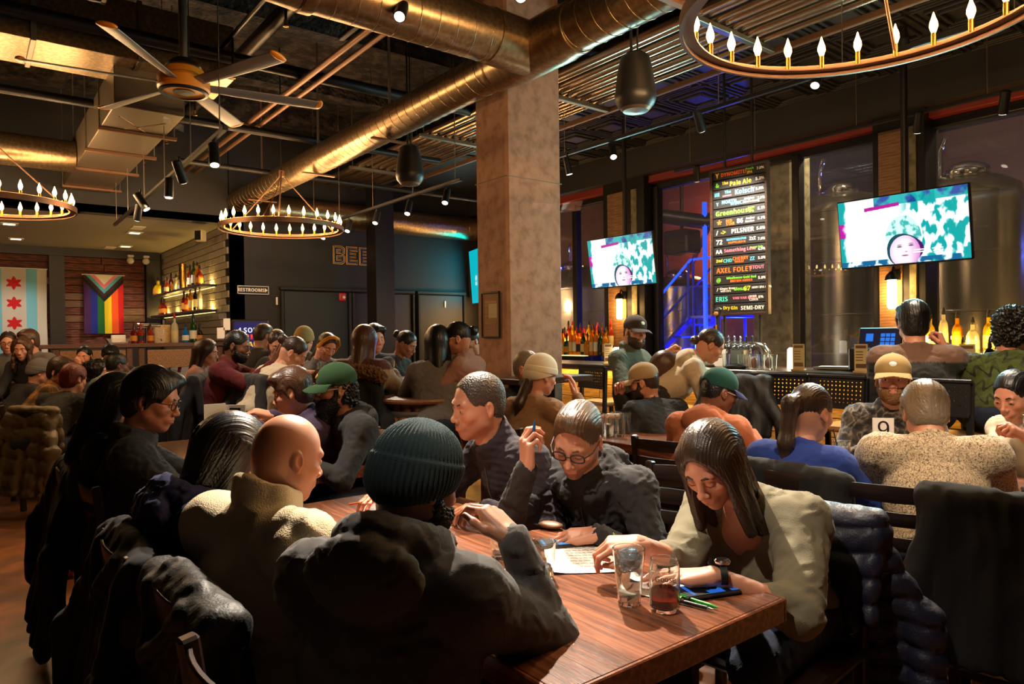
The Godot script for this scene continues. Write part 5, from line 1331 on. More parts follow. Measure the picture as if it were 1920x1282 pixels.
	# game screen and papers by the brick wall's edge
	var gk := thing("game_kiosk", "lit game screen on a stand behind the maroon shirt", "screen", Vector3(-8.6, 0, -2.72), PI / 2 - 0.2)
	part(gk, "pedestal", mb().box(Vector3(0, 0.55, -0.1), Vector3(0.2, 1.1, 0.2), 0.02), M.black_plastic)
	part(gk, "case", mb().box(Vector3(0, 1.4, -0.03), Vector3(0.42, 0.5, 0.08), 0.015), M.black_plastic)
	part(gk, "screen", mb().box(Vector3(0, 1.4, 0.012), Vector3(0.37, 0.44, 0.006)), glow("game_screen_glow", Color(0.02, 0.05, 0.35), 1.0))
	for e: Array in [["4 SONG", 1.52, Color(0.9, 0.92, 1.0)], ["WARM UP", 1.44, Color(1.0, 0.25, 0.2)], ["READY", 1.35, Color(1.0, 0.8, 0.2)], ["TOUCH", 1.26, Color(0.1, 0.7, 0.9)]]:
		part(gk, "screen_lettering", text(e[0], 0.06, 0.003), glow("game_text_glow_%d" % int(e[1] * 100), e[2], 1.1), "", X(Vector3(0.0, e[1], 0.018)))
	for e: Array in [[1.5, -2.76, 0.1, 0.15], [1.62, -2.84, 0.09, 0.16]]:
		solo("posted_notice", mb().box(Vector3(-9.99, e[0], e[1]), Vector3(0.008, e[3], e[2])), M.paper, "small white notice posted at the alcove's right edge, %s" % ("lower one" if e[0] < 1.6 else "upper one"), "notice")
	# framed notice on the column
	var fn := thing("framed_notice", "framed printed notice on the left face of the column", "poster", Vector3(-4.395, 1.58, -3.228))
	part(fn, "frame", mb().box(Vector3(0, 0.172, 0.008), Vector3(0.235, 0.014, 0.016), 0.003).box(Vector3(0, -0.172, 0.008), Vector3(0.235, 0.014, 0.016), 0.003).box(Vector3(0.112, 0, 0.008), Vector3(0.012, 0.35, 0.016), 0.003).box(Vector3(-0.112, 0, 0.008), Vector3(0.012, 0.35, 0.016), 0.003), M.black_plastic)
	part(fn, "sheet", mb().box(Vector3(0, 0, 0.005), Vector3(0.215, 0.335, 0.004)), mat("kraft", Color(0.62, 0.48, 0.34), 0.8))
	part(fn, "print", mb().box(Vector3(0, 0.1, 0.0076), Vector3(0.15, 0.018, 0.001)).box(Vector3(-0.06, 0.07, 0.0076), Vector3(0.04, 0.012, 0.001)).box(Vector3(-0.06, 0.04, 0.0076), Vector3(0.04, 0.012, 0.001)).box(Vector3(-0.06, 0.01, 0.0076), Vector3(0.04, 0.012, 0.001)).box(Vector3(-0.06, -0.02, 0.0076), Vector3(0.04, 0.012, 0.001)).box(Vector3(0, -0.065, 0.0076), Vector3(0.16, 0.016, 0.001)).box(Vector3(0, -0.1, 0.0076), Vector3(0.13, 0.026, 0.001)), M.rusty)
	part(fn, "pale_block", mb().box(Vector3(0.03, 0.03, 0.0074), Vector3(0.11, 0.11, 0.001)), M.label_cream)
# ---------------------------------------------------------------- people
var base := {}
func base_job(key: String, c) -> void:
	if not base.has(key): base[key] = c
var base_keys := []
func _base(i: int) -> void:
	var b: MB = base[base_keys[i]].call()
	base_out[i] = b
var base_out := []
static func two(a: Array, p: Array) -> void: # a shape and its mirror image
	a.append(p)
	var q := p.duplicate()
	q[1] = Vector3(-p[1].x, p[1].y, p[1].z)
	if p[0].ends_with("c"): q[2] = Vector3(-p[2].x, p[2].y, p[2].z)
	else:
		var e: Vector3 = p[3].get_euler()
		q[3] = Basis.from_euler(Vector3(e.x, -e.y, -e.z))
	a.append(q)
static func head_shape(fem: bool, lid: float, cell: float, st := 0.0) -> MB:
	var a := []
	a.append(SDF.ell(Vector3(0, 0.03, -0.012), Vector3(0.0745, 0.094, 0.098), Basis.IDENTITY, 0.02))
	a.append(SDF.ell(Vector3(0, -0.02, -0.045), Vector3(0.062, 0.07, 0.056), Basis.IDENTITY, 0.03))
	a.append(SDF.ell(Vector3(0, -0.03, 0.022), Vector3(0.06 if fem else 0.064, 0.084, 0.066), Basis.IDENTITY, 0.03))
	two(a, SDF.cap(Vector3(0.042 if fem else 0.05, -0.058, 0.01), Vector3(0, -0.096, 0.054), 0.02, 0.016 if fem else 0.02, 0.025))
	a.append(SDF.ell(Vector3(0, -0.098, 0.064), Vector3(0.017 if fem else 0.022, 0.015, 0.016), Basis.IDENTITY, 0.02))
	two(a, SDF.ell(Vector3(0.04, -0.024, 0.056), Vector3(0.023, 0.02, 0.022), Basis.IDENTITY, 0.02))
	a.append(SDF.cap(Vector3(-0.036, 0.022, 0.0755), Vector3(0.036, 0.022, 0.0755), 0.009 if fem else 0.0115, 0.009 if fem else 0.0115, 0.018))
	two(a, SDF.ell(Vector3(0.031, 0.003, 0.095), Vector3(0.02, 0.012, 0.015), Basis.IDENTITY, 0.012, "-"))
	two(a, SDF.ell(Vector3(0.031, 0.0, 0.0765), Vector3(0.0135, 0.0125, 0.0128), Basis.IDENTITY, 0.004))
	if lid > 0.0: two(a, SDF.ell(Vector3(0.031, -0.0025, 0.0895), Vector3(0.0125, 0.0052 * lid, 0.0045), Basis.IDENTITY, 0.0015, "-"))
	a.append(SDF.cap(Vector3(0, 0.014, 0.083), Vector3(0, -0.030, 0.102), 0.007, 0.0105, 0.012))
	a.append(SDF.ell(Vector3(0, -0.034, 0.106), Vector3(0.0115, 0.0105, 0.0105), Basis.IDENTITY, 0.008))
	two(a, SDF.ell(Vector3(0.0125, -0.0385, 0.097), Vector3(0.0082, 0.0078, 0.0098), Basis.IDENTITY, 0.006))
	two(a, SDF.ell(Vector3(0.0065, -0.0462, 0.102), Vector3(0.0035, 0.003, 0.005), Basis.IDENTITY, 0.002, "-"))
	a.append(SDF.ell(Vector3(0, -0.064, 0.077), Vector3(0.029, 0.022, 0.0195), Basis.IDENTITY, 0.016))
	two(a, SDF.cap(Vector3(0.02, -0.062, 0.087), Vector3(0.002, -0.0595, 0.0945), 0.0042, 0.0056, 0.004))
	two(a, SDF.cap(Vector3(0.017, -0.0695, 0.0875), Vector3(0.001, -0.0712, 0.0932), 0.005, 0.0066, 0.004))
	two(a, SDF.cap(Vector3(0.024, -0.065, 0.0915), Vector3(0.0, -0.0652, 0.1015), 0.001, 0.0012, 0.002, "-"))
	a.append(SDF.cap(Vector3(0, -0.05, -0.025), Vector3(0, -0.15, -0.038), 0.048 if fem else 0.055, 0.048 if fem else 0.056, 0.03))
	var eq := Basis.from_euler(Vector3(-0.15, 0.35, 0.1))
	two(a, SDF.ell(Vector3(0.0775, -0.004, -0.014), Vector3(0.008, 0.031, 0.019), eq, 0.005))
	two(a, SDF.ell(Vector3(0.087, -0.003, -0.008), Vector3(0.006, 0.0175, 0.010), eq, 0.004, "-"))
	two(a, SDF.ell(Vector3(0.081, -0.03, -0.008), Vector3(0.006, 0.009, 0.008), eq, 0.004))
	return SDF.build(a, cell, null, func(v: Vector3, n: Vector3) -> Color:
		var red := 0.0
		red += 0.55 * exp(-pow(Vector2((v.x) / 0.024, (v.y + 0.0655) / 0.009).length(), 4.0)) * (1.0 if v.z > 0.08 else 0.0)
		red += 0.16 * exp(-Vector3(v.x / 0.02, (v.y + 0.035) / 0.02, (v.z - 0.1) / 0.02).length_squared())
		red += 0.12 * exp(-pow(Vector2((absf(v.x) - 0.045) / 0.02, (v.y + 0.03) / 0.022).length(), 2.0)) * (1.0 if v.z > 0.03 else 0.0)
		red += 0.15 if absf(v.x) > 0.074 and absf(v.y + 0.005) < 0.035 else 0.0
		var c := Color(1, 1, 1).lerp(Color(0.9, 0.52, 0.47), red)
		if st > 0.0 and v.z > -0.03:
			var k := smoothstep(-0.03, -0.06, v.y + 0.25 * maxf(0.0, 0.05 - v.z) * -1.0) * smoothstep(-0.14, -0.11, v.y)
			k = maxf(k, smoothstep(0.034, 0.026, absf(v.x)) * smoothstep(-0.044, -0.05, v.y) * (1.0 if v.z > 0.08 else 0.0))
			if absf(v.x) < 0.022 and absf(v.y + 0.0655) < 0.0085 and v.z > 0.08: k = 0.0
			if v.z > 0.07 and absf(v.x) > 0.03: k *= smoothstep(-0.045, -0.065, v.y)
			c = c.lerp(c * Color(0.42, 0.36, 0.34), k * st)
		return c)
static func hand_shape(pose: String, cell: float) -> MB:
	var c := [0.35, 0.5, 0.3]
	var th := 0
	match pose:
		"flat": c = [0.08, 0.12, 0.08]
		"curl": c = [0.95, 1.1, 0.6]; th = 1
		"pen": c = [0.6, 0.85, 0.4]; th = 1
		"droop": c = [0.6, 0.75, 0.4]
	var a := []
	a.append(SDF.cap(Vector3(-0.008, 0, -0.012), Vector3(-0.008, 0, 0.01), 0.018, 0.018, 0.01))
	a.append(SDF.cap(Vector3(0.008, 0, -0.012), Vector3(0.009, 0, 0.01), 0.018, 0.018, 0.01))
	var kn := [Vector3(0.028, 0.002, 0.086), Vector3(0.009, 0.004, 0.091), Vector3(-0.0105, 0.002, 0.086), Vector3(-0.0275, -0.002, 0.077)]
	var ln := [[0.042, 0.025, 0.02], [0.046, 0.028, 0.021], [0.042, 0.026, 0.02], [0.033, 0.02, 0.018]]
	for i in 4:
		a.append(SDF.cap(Vector3(kn[i].x * 0.55, 0, 0.005), kn[i] - Vector3(0, 0.002, 0), 0.016, 0.0115, 0.012))
		a.append(SDF.cap(Vector3(kn[i].x * 0.6, -0.007, 0.015), kn[i] - Vector3(0, 0.009, 0.012), 0.014, 0.01, 0.012))
	for i in 4:
		var p: Vector3 = kn[i]
		var ang := 0.0
		var sp: float = [0.1, 0.02, -0.07, -0.17][i]
		var r := [0.0092, 0.0084, 0.0075, 0.0062]
		for s in 3:
			var cc: float = c[s] * (1.0 + (0.25 * i if pose == "pen" or pose == "curl" else 0.1 * i))
			ang = minf(ang + cc, 3.5)
			var d := Vector3(sin(sp) * cos(ang), -sin(ang), cos(sp) * cos(ang))
			var q: Vector3 = p + d * ln[i][s]
			var f := 0.92 if i == 3 else 1.0
			a.append(SDF.cap(p, q, r[s] * f, r[s + 1] * f, 0.0035))
			p = q
	var t := [Vector3(0.016, -0.008, 0.015), Vector3(0.043, -0.014, 0.046), Vector3(0.056, -0.018, 0.077), Vector3(0.058, -0.022, 0.104)]
	if th == 1: t = [Vector3(0.014, -0.01, 0.015), Vector3(0.036, -0.026, 0.048), Vector3(0.036, -0.042, 0.078), Vector3(0.026, -0.05, 0.1)]
	for s in 3: a.append(SDF.cap(t[s], t[s + 1], [0.0165, 0.0115, 0.0095][s], [0.0115, 0.0095, 0.0072][s], 0.006))
	return SDF.build(a, cell, null, func(v: Vector3, n: Vector3) -> Color:
		return Color(1, 1, 1).lerp(Color(0.93, 0.66, 0.6), 0.35 * smoothstep(0.08, 0.15, v.z) + (0.15 if v.y < -0.012 else 0.0)))
func hair_prims(kind: String) -> Array:
	var a := []
	a.append(SDF.ell(Vector3(0, 0.033, -0.016), Vector3(0.0805, 0.0975, 0.1035), Basis.IDENTITY, 0.02))
	var tail := []
	match kind:
		"short", "recede":
			a.append(SDF.ell(Vector3(0, -0.02, -0.05), Vector3(0.067, 0.062, 0.0565), Basis.IDENTITY, 0.03))
		"full":
			a[0] = SDF.ell(Vector3(0, 0.042, -0.016), Vector3(0.092, 0.106, 0.112), Basis.IDENTITY, 0.02)
			a.append(SDF.ell(Vector3(0, -0.03, -0.055), Vector3(0.075, 0.068, 0.06), Basis.IDENTITY, 0.03))
			a.append(SDF.ell(Vector3(0.03, 0.095, 0.06), Vector3(0.05, 0.03, 0.04), Basis.IDENTITY, 0.03))
			two(tail, SDF.cap(Vector3(0.076, 0.03, 0.02), Vector3(0.078, -0.02, 0.0), 0.014, 0.01, 0.02))
		"swept":
			a[0] = SDF.ell(Vector3(0, 0.034, -0.02), Vector3(0.081, 0.096, 0.104), Basis.IDENTITY, 0.02)
			a.append(SDF.ell(Vector3(0.008, 0.098, 0.03), Vector3(0.058, 0.04, 0.062), Basis.from_euler(Vector3(-0.25, 0, -0.1)), 0.03))
			a.append(SDF.ell(Vector3(0, -0.02, -0.055), Vector3(0.066, 0.055, 0.054), Basis.IDENTITY, 0.03))
		"curly":
			a[0] = SDF.ell(Vector3(0, 0.042, -0.018), Vector3(0.096, 0.11, 0.116), Basis.IDENTITY, 0.02)
			a.append(SDF.ell(Vector3(0, -0.04, -0.055), Vector3(0.084, 0.075, 0.064), Basis.IDENTITY, 0.03))
		"drape":
			a[0] = SDF.ell(Vector3(0, 0.036, -0.016), Vector3(0.089, 0.102, 0.111), Basis.IDENTITY, 0.02)
			tail.append(SDF.cap(Vector3(0, 0.0, -0.05), Vector3(0, -0.1, -0.03), 0.08, 0.07, 0.04))
			two(tail, SDF.cap(Vector3(0.06, 0.03, 0.0), Vector3(0.075, -0.22, 0.06), 0.038, 0.022, 0.04))
		"long", "longside", "wavy":
			var w := 0.09 if kind != "wavy" else 0.1
			a[0] = SDF.ell(Vector3(0, 0.036, -0.016), Vector3(w, 0.102, 0.112), Basis.IDENTITY, 0.02)
			tail.append(SDF.cap(Vector3(0, 0.0, -0.06), Vector3(0, -0.28, -0.09), 0.07, 0.05, 0.04))
			two(tail, SDF.cap(Vector3(0.06, 0.03, -0.01), Vector3(0.085, -0.24, -0.03 if kind == "long" else 0.02), 0.032, 0.02, 0.04))
			if kind != "long": two(tail, SDF.cap(Vector3(0.06, 0.05, 0.03), Vector3(0.085, -0.2, 0.07), 0.025, 0.018, 0.03))
		"pony":
			tail.append(SDF.cap(Vector3(0, 0.05, -0.11), Vector3(0, 0.02, -0.145), 0.022, 0.03, 0.02))
			tail.append(SDF.cap(Vector3(0, 0.02, -0.145), Vector3(0.0, -0.15, -0.14), 0.034, 0.03, 0.03))
			tail.append(SDF.cap(Vector3(0, -0.15, -0.14), Vector3(0.0, -0.32, -0.12), 0.03, 0.012, 0.03))
		"lowpony":
			tail.append(SDF.cap(Vector3(0, -0.05, -0.09), Vector3(0, -0.2, -0.14), 0.038, 0.034, 0.03))
			tail.append(SDF.cap(Vector3(0, -0.2, -0.14), Vector3(0.03, -0.34, -0.13), 0.034, 0.015, 0.03))
		"bun":
			tail.append(SDF.ell(Vector3(0, 0.045, -0.135), Vector3(0.042, 0.04, 0.036), Basis.IDENTITY, 0.015))
		"lowbun":
			tail.append(SDF.ell(Vector3(0, -0.02, -0.125), Vector3(0.04, 0.036, 0.034), Basis.IDENTITY, 0.015))
	# the face and the ears stay free
	if kind in ["long", "longside", "wavy", "drape"]:
		a.append_array(tail)
		a.append(SDF.ell(Vector3(0, -0.045, 0.108), Vector3(0.068, 0.132, 0.085), Basis.IDENTITY, 0.02, "-"))
	else:
		a.append(SDF.ell(Vector3(0, -0.03, 0.1), Vector3(0.08, 0.122 if kind in ["recede", "swept"] else 0.103, 0.072), Basis.IDENTITY, 0.015, "-"))
		two(a, SDF.ell(Vector3(0.09, -0.03, 0.035), Vector3(0.03, 0.055, 0.055), Basis.IDENTITY, 0.01, "-"))
		two(a, SDF.ell(Vector3(0.09, -0.012, -0.012), Vector3(0.028, 0.042, 0.024), Basis.IDENTITY, 0.008, "-"))
		a.append(SDF.ell(Vector3(0, -0.14, 0.01), Vector3(0.12, 0.075, 0.09), Basis.IDENTITY, 0.015, "-"))
		a.append_array(tail)
	return a
func strands(amp: float, sd: int, fa: float, fy: float):
	var n := noise(1.0, 2, FastNoiseLite.TYPE_SIMPLEX_SMOOTH, sd)
	return func(v: Vector3, nn: Vector3) -> Vector3:
		var an := atan2(v.x, v.z + 0.02)
		var swirl := an * fa + v.y * 6.0
		if v.y > 0.06: swirl = v.x * fa * 9.0 + v.z * 8.0
		return v + nn * amp * (n.get_noise_2d(swirl, v.y * fy) + 0.5 * n.get_noise_2d(swirl * 2.3, v.y * fy + 9.0))
func lumps(amp: float, freq: float, sd: int):
	var n := noise(freq, 2, FastNoiseLite.TYPE_SIMPLEX_SMOOTH, sd)
	return func(v: Vector3, nn: Vector3) -> Vector3: return v + nn * amp * n.get_noise_3dv(v)
func folds(amp: float, freq: float, sd: int, k: float):
	var n := noise(freq, 2, FastNoiseLite.TYPE_SIMPLEX_SMOOTH, sd)
	var n2 := noise(freq * 2.2, 1, FastNoiseLite.TYPE_SIMPLEX_SMOOTH, sd + 5)
	return func(v: Vector3, nn: Vector3) -> Vector3:
		var w := Vector3(n2.get_noise_3dv(v), n2.get_noise_3dv(v + Vector3(3, 1, 2)), 0) * 0.08
		var q := (v + w) * Vector3(1, k, 1)
		var f := 1.0 - 2.0 * absf(n.get_noise_3dv(q)) # ridges
		return v + nn * amp * (f - 0.5)
static func bend(s: Vector3, w: Vector3, la: float, lb: float, pole: Vector3) -> Array: # elbow and reachable wrist
	var d := w - s
	var l := d.length()
	var m := (la + lb) * 0.985
	if l > m:
		d *= m / l
		l = m
	var x := clampf((la * la - lb * lb + l * l) / (2.0 * l), 0.0, la)
	var h := sqrt(maxf(la * la - x * x, 0.0))
	var dn := d / l
	var p := (pole - dn * pole.dot(dn)).normalized()
	return [s + dn * x + p * h, s + d]
# everything that makes one person; o holds what differs
func person(label: String, hc: Vector3, o: Dictionary) -> Node3D:
	var lv: int = o.get("lv", 1) # 0 near, 1 middle, 2 far
	var cell: float = [0.0085, 0.013, 0.019][lv]
	var hcell: float = [0.0024, 0.0042, 0.0065][lv]
	var fem: bool = o.get("fem", false)
	var sc: float = o.get("scale", 0.95 if fem else 1.0)
	var by: float = deg_to_rad(o.get("yaw", 0.0))
	var hy: float = deg_to_rad(o.get("hyaw", o.get("yaw", 0.0)))
	var hp: float = deg_to_rad(o.get("hpitch", 10.0))
	var hr: float = deg_to_rad(o.get("hroll", 0.0))
	var bulk: float = 1.0 + (o.get("bulk", 0.92 if fem else 1.0) - 1.0) * 0.6
	var f := Vector3(sin(by), 0, cos(by))
	var r := f.cross(Vector3.UP)
	var hb := Basis.from_euler(Vector3(hp, hy, hr))
	var hs := hb * Basis.from_scale(Vector3.ONE * sc * o.get("hscale", 1.0))
	var N: Vector3 = hc + hb * Vector3(0, -0.08, -0.03) * sc + Vector3(0, -0.092, 0) * sc - f * (0.015 + maxf(hp, 0) * 0.045 + o.get("fwd", 0.0))
	var seat: float = o.get("seat", 0.46)
	var stand: bool = o.get("stand", false)
	var L := 0.5 * sc
	var hk: float = o.get("hood", 1.0)
	var P: Vector3
	if stand:
		seat = 0.84
		P = Vector3(N.x, 0.95 * sc, N.z) - f * o.get("lean", 0.05) + r * o.get("side", 0.0)
	else:
		var v := N.y - seat - 0.1
		if v > L:
			seat = N.y - L - 0.1
			v = L
		P = Vector3(N.x, seat + 0.1, N.z) - f * minf(sqrt(maxf(L * L - v * v, 0.0)), o.get("lean", 0.4)) + r * o.get("side", 0.0)
	var u := (N - P).normalized()
	var g := (f - u * f.dot(u)).normalized()
	var x := u.cross(g)
	var q := Basis(x, u, g)
	var sw: float = o.get("sw", 0.145 if fem else 0.168) * sc
	var org := Vector3(P.x, 0, P.z)
	var t := thing("person", label, "person", org)
	var top := []
	var inner := []
	var b := bulk * sc
	var Sh := []
	for sgn: float in [1.0, -1.0]: Sh.append(N - u * 0.062 * sc + r * sgn * sw - g * 0.01 + Vector3.UP * o.get("shrug", 0.01))
	# arms: [right, left]
	var ty: float = o.get("table", 0.78)
	var arm := []
	var hands := []
	for i in 2:
		var sg := 1.0 if i == 0 else -1.0
		var spec: Array = o.get("R" if i == 0 else "L", [])
		var W: Vector3
		var fd: Vector3
		var dd := Vector3.UP
		var pose := "rest"
		if spec.size():
			W = spec[0]; fd = spec[1].normalized(); dd = spec[2]; pose = spec[3]
		else:
			W = N + f * 0.3 + r * sg * 0.15
			W.y = ty + 0.035 if not stand else N.y - 0.45
			fd = (f - r * sg * 0.5).normalized()
		var pole := Vector3(0, -1, 0) + r * sg * 0.7 - f * 0.35
		if spec.size() > 4: pole = spec[4]
		var e := bend(Sh[i], W, 0.29 * sc, 0.255 * sc, pole)
		arm.append(e)
		dd = (dd - fd * dd.dot(fd)).normalized()
		hands.append([Transform3D(Basis(dd.cross(fd), dd, fd) * Basis.from_scale(Vector3.ONE * sc * 0.98), e[1]), pose, i])
	var bare: float = o.get("bare", 1.0) # how far down the forearm the sleeve reaches; under 0 the upper arm shows too
	top.append(SDF.ell(N - u * 0.17 * sc + g * 0.005, Vector3(0.172 * b, 0.17 * sc, 0.112 * b), q, 0.04))
	top.append(SDF.cap(Sh[0] + u * 0.005, Sh[1] + u * 0.005, 0.062 * b, 0.062 * b, 0.05))
	top.append(SDF.ell(P + u * 0.15 * sc + g * 0.01, Vector3(0.158 * b, 0.17 * sc, (0.125 if not fem else 0.115) * b * o.get("belly", 1.0)), q, 0.06))
	top.append(SDF.ell(P + u * 0.02, Vector3(0.172 * b, 0.1 * sc, 0.128 * b), q, 0.05))
	if fem: top.append(SDF.ell(N - u * 0.2 * sc + g * 0.075 * b, Vector3(0.125 * b, 0.07, 0.06 * b), q, 0.05))
	for i in 2: top.append(SDF.cap(N + u * 0.0, Sh[i], 0.05 * b, 0.056 * b, 0.05))
	var sl: float = o.get("sleeve", 1.0)
	for i in 2:
		top.append(SDF.cap(Sh[i], arm[i][0], 0.064 * b * sl, 0.054 * b * sl, 0.045))
		if bare > 0.0: top.append(SDF.cap(arm[i][0], arm[i][0].lerp(arm[i][1], bare * 0.97), 0.05 * b * sl, (0.036 if bare > 0.9 else 0.047) * sc * sl, 0.02))
	var neck := N + u * 0.03
	var vneck := []
	match o.get("collar", "crew"):
		"hood":
			for k in 11:
				var a := PI * 1.62 * (k / 10.0 - 0.5)
				var a2 := PI * 1.62 * ((k + 1) / 10.0 - 0.5)
				if k < 10: top.append(SDF.cap(neck + q * Vector3(sin(a) * 0.09, o.get("hoodup", 0.0) - 0.012 - 0.03 * absf(sin(a / 2)), -cos(a) * 0.09), neck + q * Vector3(sin(a2) * 0.09, o.get("hoodup", 0.0) - 0.012 - 0.03 * absf(sin(a2 / 2)), -cos(a2) * 0.09), 0.036 * hk * (1.15 - 0.35 * absf(a) / 2.5), 0.036 * hk * (1.15 - 0.35 * absf(a2) / 2.5), 0.02))
			top.append(SDF.ell(neck + q * Vector3(0.0, -0.075 + o.get("hoodup", 0.0) * 0.8, -0.112) * hk, Vector3(0.12, 0.075, 0.045) * hk, q * Basis(Vector3.RIGHT, -0.2), 0.01))
			top.append(SDF.cap(neck + q * Vector3(-0.09, -0.05, -0.05), neck + q * Vector3(0, -0.16, -0.1), 0.03, 0.03, 0.03))
			top.append(SDF.cap(neck + q * Vector3(0.09, -0.05, -0.05), neck + q * Vector3(0, -0.16, -0.1), 0.03, 0.03, 0.03))
		"stand", "shirt":
			var hh: float = o.get("ch", 0.055) if o.collar == "stand" else 0.03
			for k in 26:
				var a := TAU * k / 26.0
				var p := q * Vector3(sin(a) * 0.072, -0.02 - 0.02 * cos(a), cos(a) * 0.07)
				top.append(SDF.cap(neck + p, neck + p * 1.03 + u * hh, 0.014, 0.0125, 0.02))
		"v":
			vneck.append(SDF.cap(neck + q * Vector3(0, 0.02, 0.045), neck + q * Vector3(0, -0.15, 0.135), 0.062, 0.008, 0.008, "-"))
			inner.append(SDF.ell(N - u * 0.08 * sc + g * 0.02, Vector3(0.1 * b, 0.1 * sc, 0.088 * b), q, 0.03))
		_:
			for k in 12:
				var a := TAU * k / 12.0
				var a2 := TAU * (k + 1) / 12.0
				top.append(SDF.cap(neck + q * Vector3(sin(a) * 0.068, -0.03 - 0.025 * cos(a), cos(a) * 0.066), neck + q * Vector3(sin(a2) * 0.068, -0.03 - 0.025 * cos(a2), cos(a2) * 0.066), 0.013, 0.013, 0.012))
	top.append_array(vneck)
	# the body under the clothes: thinner, one skin from neck to feet
	inner.append(SDF.cap(hc + hb * Vector3(0, -0.07, -0.025) * sc, N - u * 0.04, 0.05 * sc * (0.9 if fem else 1.0), 0.056 * sc, 0.03))
	inner.append(SDF.ell(N - u * 0.17 * sc, Vector3(0.14 * b, 0.14 * sc, 0.085 * b), q, 0.03))
	inner.append(SDF.ell(P + u * 0.1 * sc, Vector3(0.13 * b, 0.15 * sc, 0.09 * b), q, 0.03))
	var skin_arm := 0.034 * b
	for i in 2:
		inner.append(SDF.cap(N - u * 0.05, Sh[i], 0.03, 0.035, 0.03))
		inner.append(SDF.cap(Sh[i], arm[i][0], 0.04 * b, skin_arm + (0.006 if bare <= 0.0 else 0.0), 0.02))
		inner.append(SDF.cap(arm[i][0], arm[i][1] + hands[i][0].basis.z.normalized() * 0.005, (0.043 if bare < 0.9 else 0.03) * sc, 0.0265 * sc, 0.015))
	var legs := []
	var ik := []
	for sg: float in [1.0, -1.0]:
		var hip := P + r * sg * 0.088 * sc - Vector3(0, 0.02, 0)
		var knee: Vector3
		var ank: Vector3
		if stand:
			knee = Vector3(P.x, 0.5, P.z) + r * sg * 0.1 + f * 0.03
			ank = Vector3(P.x, 0.08, P.z) + r * sg * 0.11
		else:
			knee = hip + f * 0.41 * sc + r * sg * o.get("splay", 0.06)
			knee.y = seat + 0.06
			ank = Vector3(knee.x, maxf(0.08, seat - 0.42), knee.z) - f * 0.06
		legs.append_array([SDF.cap(hip, knee, 0.092 * b, 0.066 * b, 0.04), SDF.cap(knee, ank + Vector3(0, 0.05, 0), 0.062 * b, 0.048 * b, 0.02)])
		inner.append_array([SDF.cap(hip, knee, 0.065 * b, 0.045 * b, 0.03), SDF.cap(knee, ank, 0.04 * b, 0.03, 0.02)])
		ik.append(ank)
	legs.append(SDF.ell(P - u * 0.02, Vector3(0.168 * b, 0.1 * sc, 0.122 * b), q, 0.04))
	var stb: float = o.get("stubble", 0.0)
	var hkey := "head %s %s %s %s" % [fem, o.get("lid", 1.0), hcell, stb]
	var lid: float = o.get("lid", 1.0)
	base_job(hkey, func() -> MB: return head_shape(fem, lid, hcell, stb))
	var ncell: float = [0.0026, 0.0042, 0.0065][lv]
	for h: Array in hands:
		var pz: String = h[1]
		base_job("hand %s %s" % [pz, ncell], func() -> MB: return hand_shape(pz, ncell))
	var sh := Transform3D(Basis.IDENTITY, -org)
	part(t, "body", job("", func() -> MB:
		var m := MB.new()
		m.add(base[hkey], sh * Transform3D(hs, hc))
		m.add(SDF.build(inner, 0.013 if lv < 2 else 0.02), sh)
		for h: Array in hands: m.add(base["hand %s %s" % [h[1], ncell]], sh * (h[0] * Transform3D(Basis.from_scale(Vector3(1 if h[2] == 0 else -1, 1, 1)), Vector3.ZERO)))
		return m), M[o.get("skin", "skin_light")])
	var sd := int(hc.x * 100) + int(hc.z * 37)
	var fa: float = o.get("fold", 0.006)
	var band = o.get("tint", null)
	part(t, o.get("top_name", "sweater"), job("", func() -> MB: return MB.new().add(SDF.build(top, cell, folds(fa, o.get("ffreq", 6.0), sd, o.get("fk", 1.6)) if lv < 2 or fa > 0.01 else null, band), sh)), M[o.get("top", "cloth_black")], o.get("top_label", ""))
	part(t, "trousers", job("", func() -> MB: return MB.new().add(SDF.build(legs, cell * 1.3, folds(0.006, 7.0, sd + 1, 1.0) if lv == 0 else null), sh)), M[o.get("legs", "denim")])
	var shoes := mb()
	for a: Vector3 in ik: shoes.ball(a + f * 0.07 - Vector3(0, 0.035, 0), Vector3(0.048, 0.045, 0.135), Basis(Vector3.UP, by), 12, 8)
	part(t, "shoes", MB.new().add(shoes, sh), M[o.get("shoe", "cap_black")])
	# head furniture in the head's own axes
	var hx := sh * Transform3D(hs, hc)
	var hair: String = o.get("hair", "short")
	var hm: Material = M[o.get("hair_mat", "hair_brown")]
	if hair != "none":
		var pr := hair_prims(hair)
		if o.has("hat"): # flattened under the hat
			pr[0] = SDF.ell(Vector3(0, 0.03, -0.014), Vector3(0.079, 0.08, 0.1), Basis.IDENTITY, 0.02)
		var wz = strands(0.0018 if hair in ["long", "drape"] else 0.0026, sd, 30.0, 3.0) if hair not in ["curly", "short", "recede"] else lumps(0.02 if hair == "curly" else 0.003, 45.0 if hair == "curly" else 190.0, sd)
		if hair == "wavy": wz = lumps(0.012, 14.0, sd)
		part(t, "hair", job("hair %s %s %s" % [hair, lv, o.has("hat")], func() -> MB: return SDF.build(pr, [0.003, 0.0048, 0.0075][lv], wz)), hm, o.get("hair_label", ""), hx)
	var brow := mb()
	for sg: float in [-1.0, 1.0]: brow.tube([Vector3(sg * 0.014, 0.021, 0.0915), Vector3(sg * 0.03, 0.0265, 0.0885), Vector3(sg * 0.047, 0.02, 0.0765)], [0.003, 0.0042, 0.0022], 6)
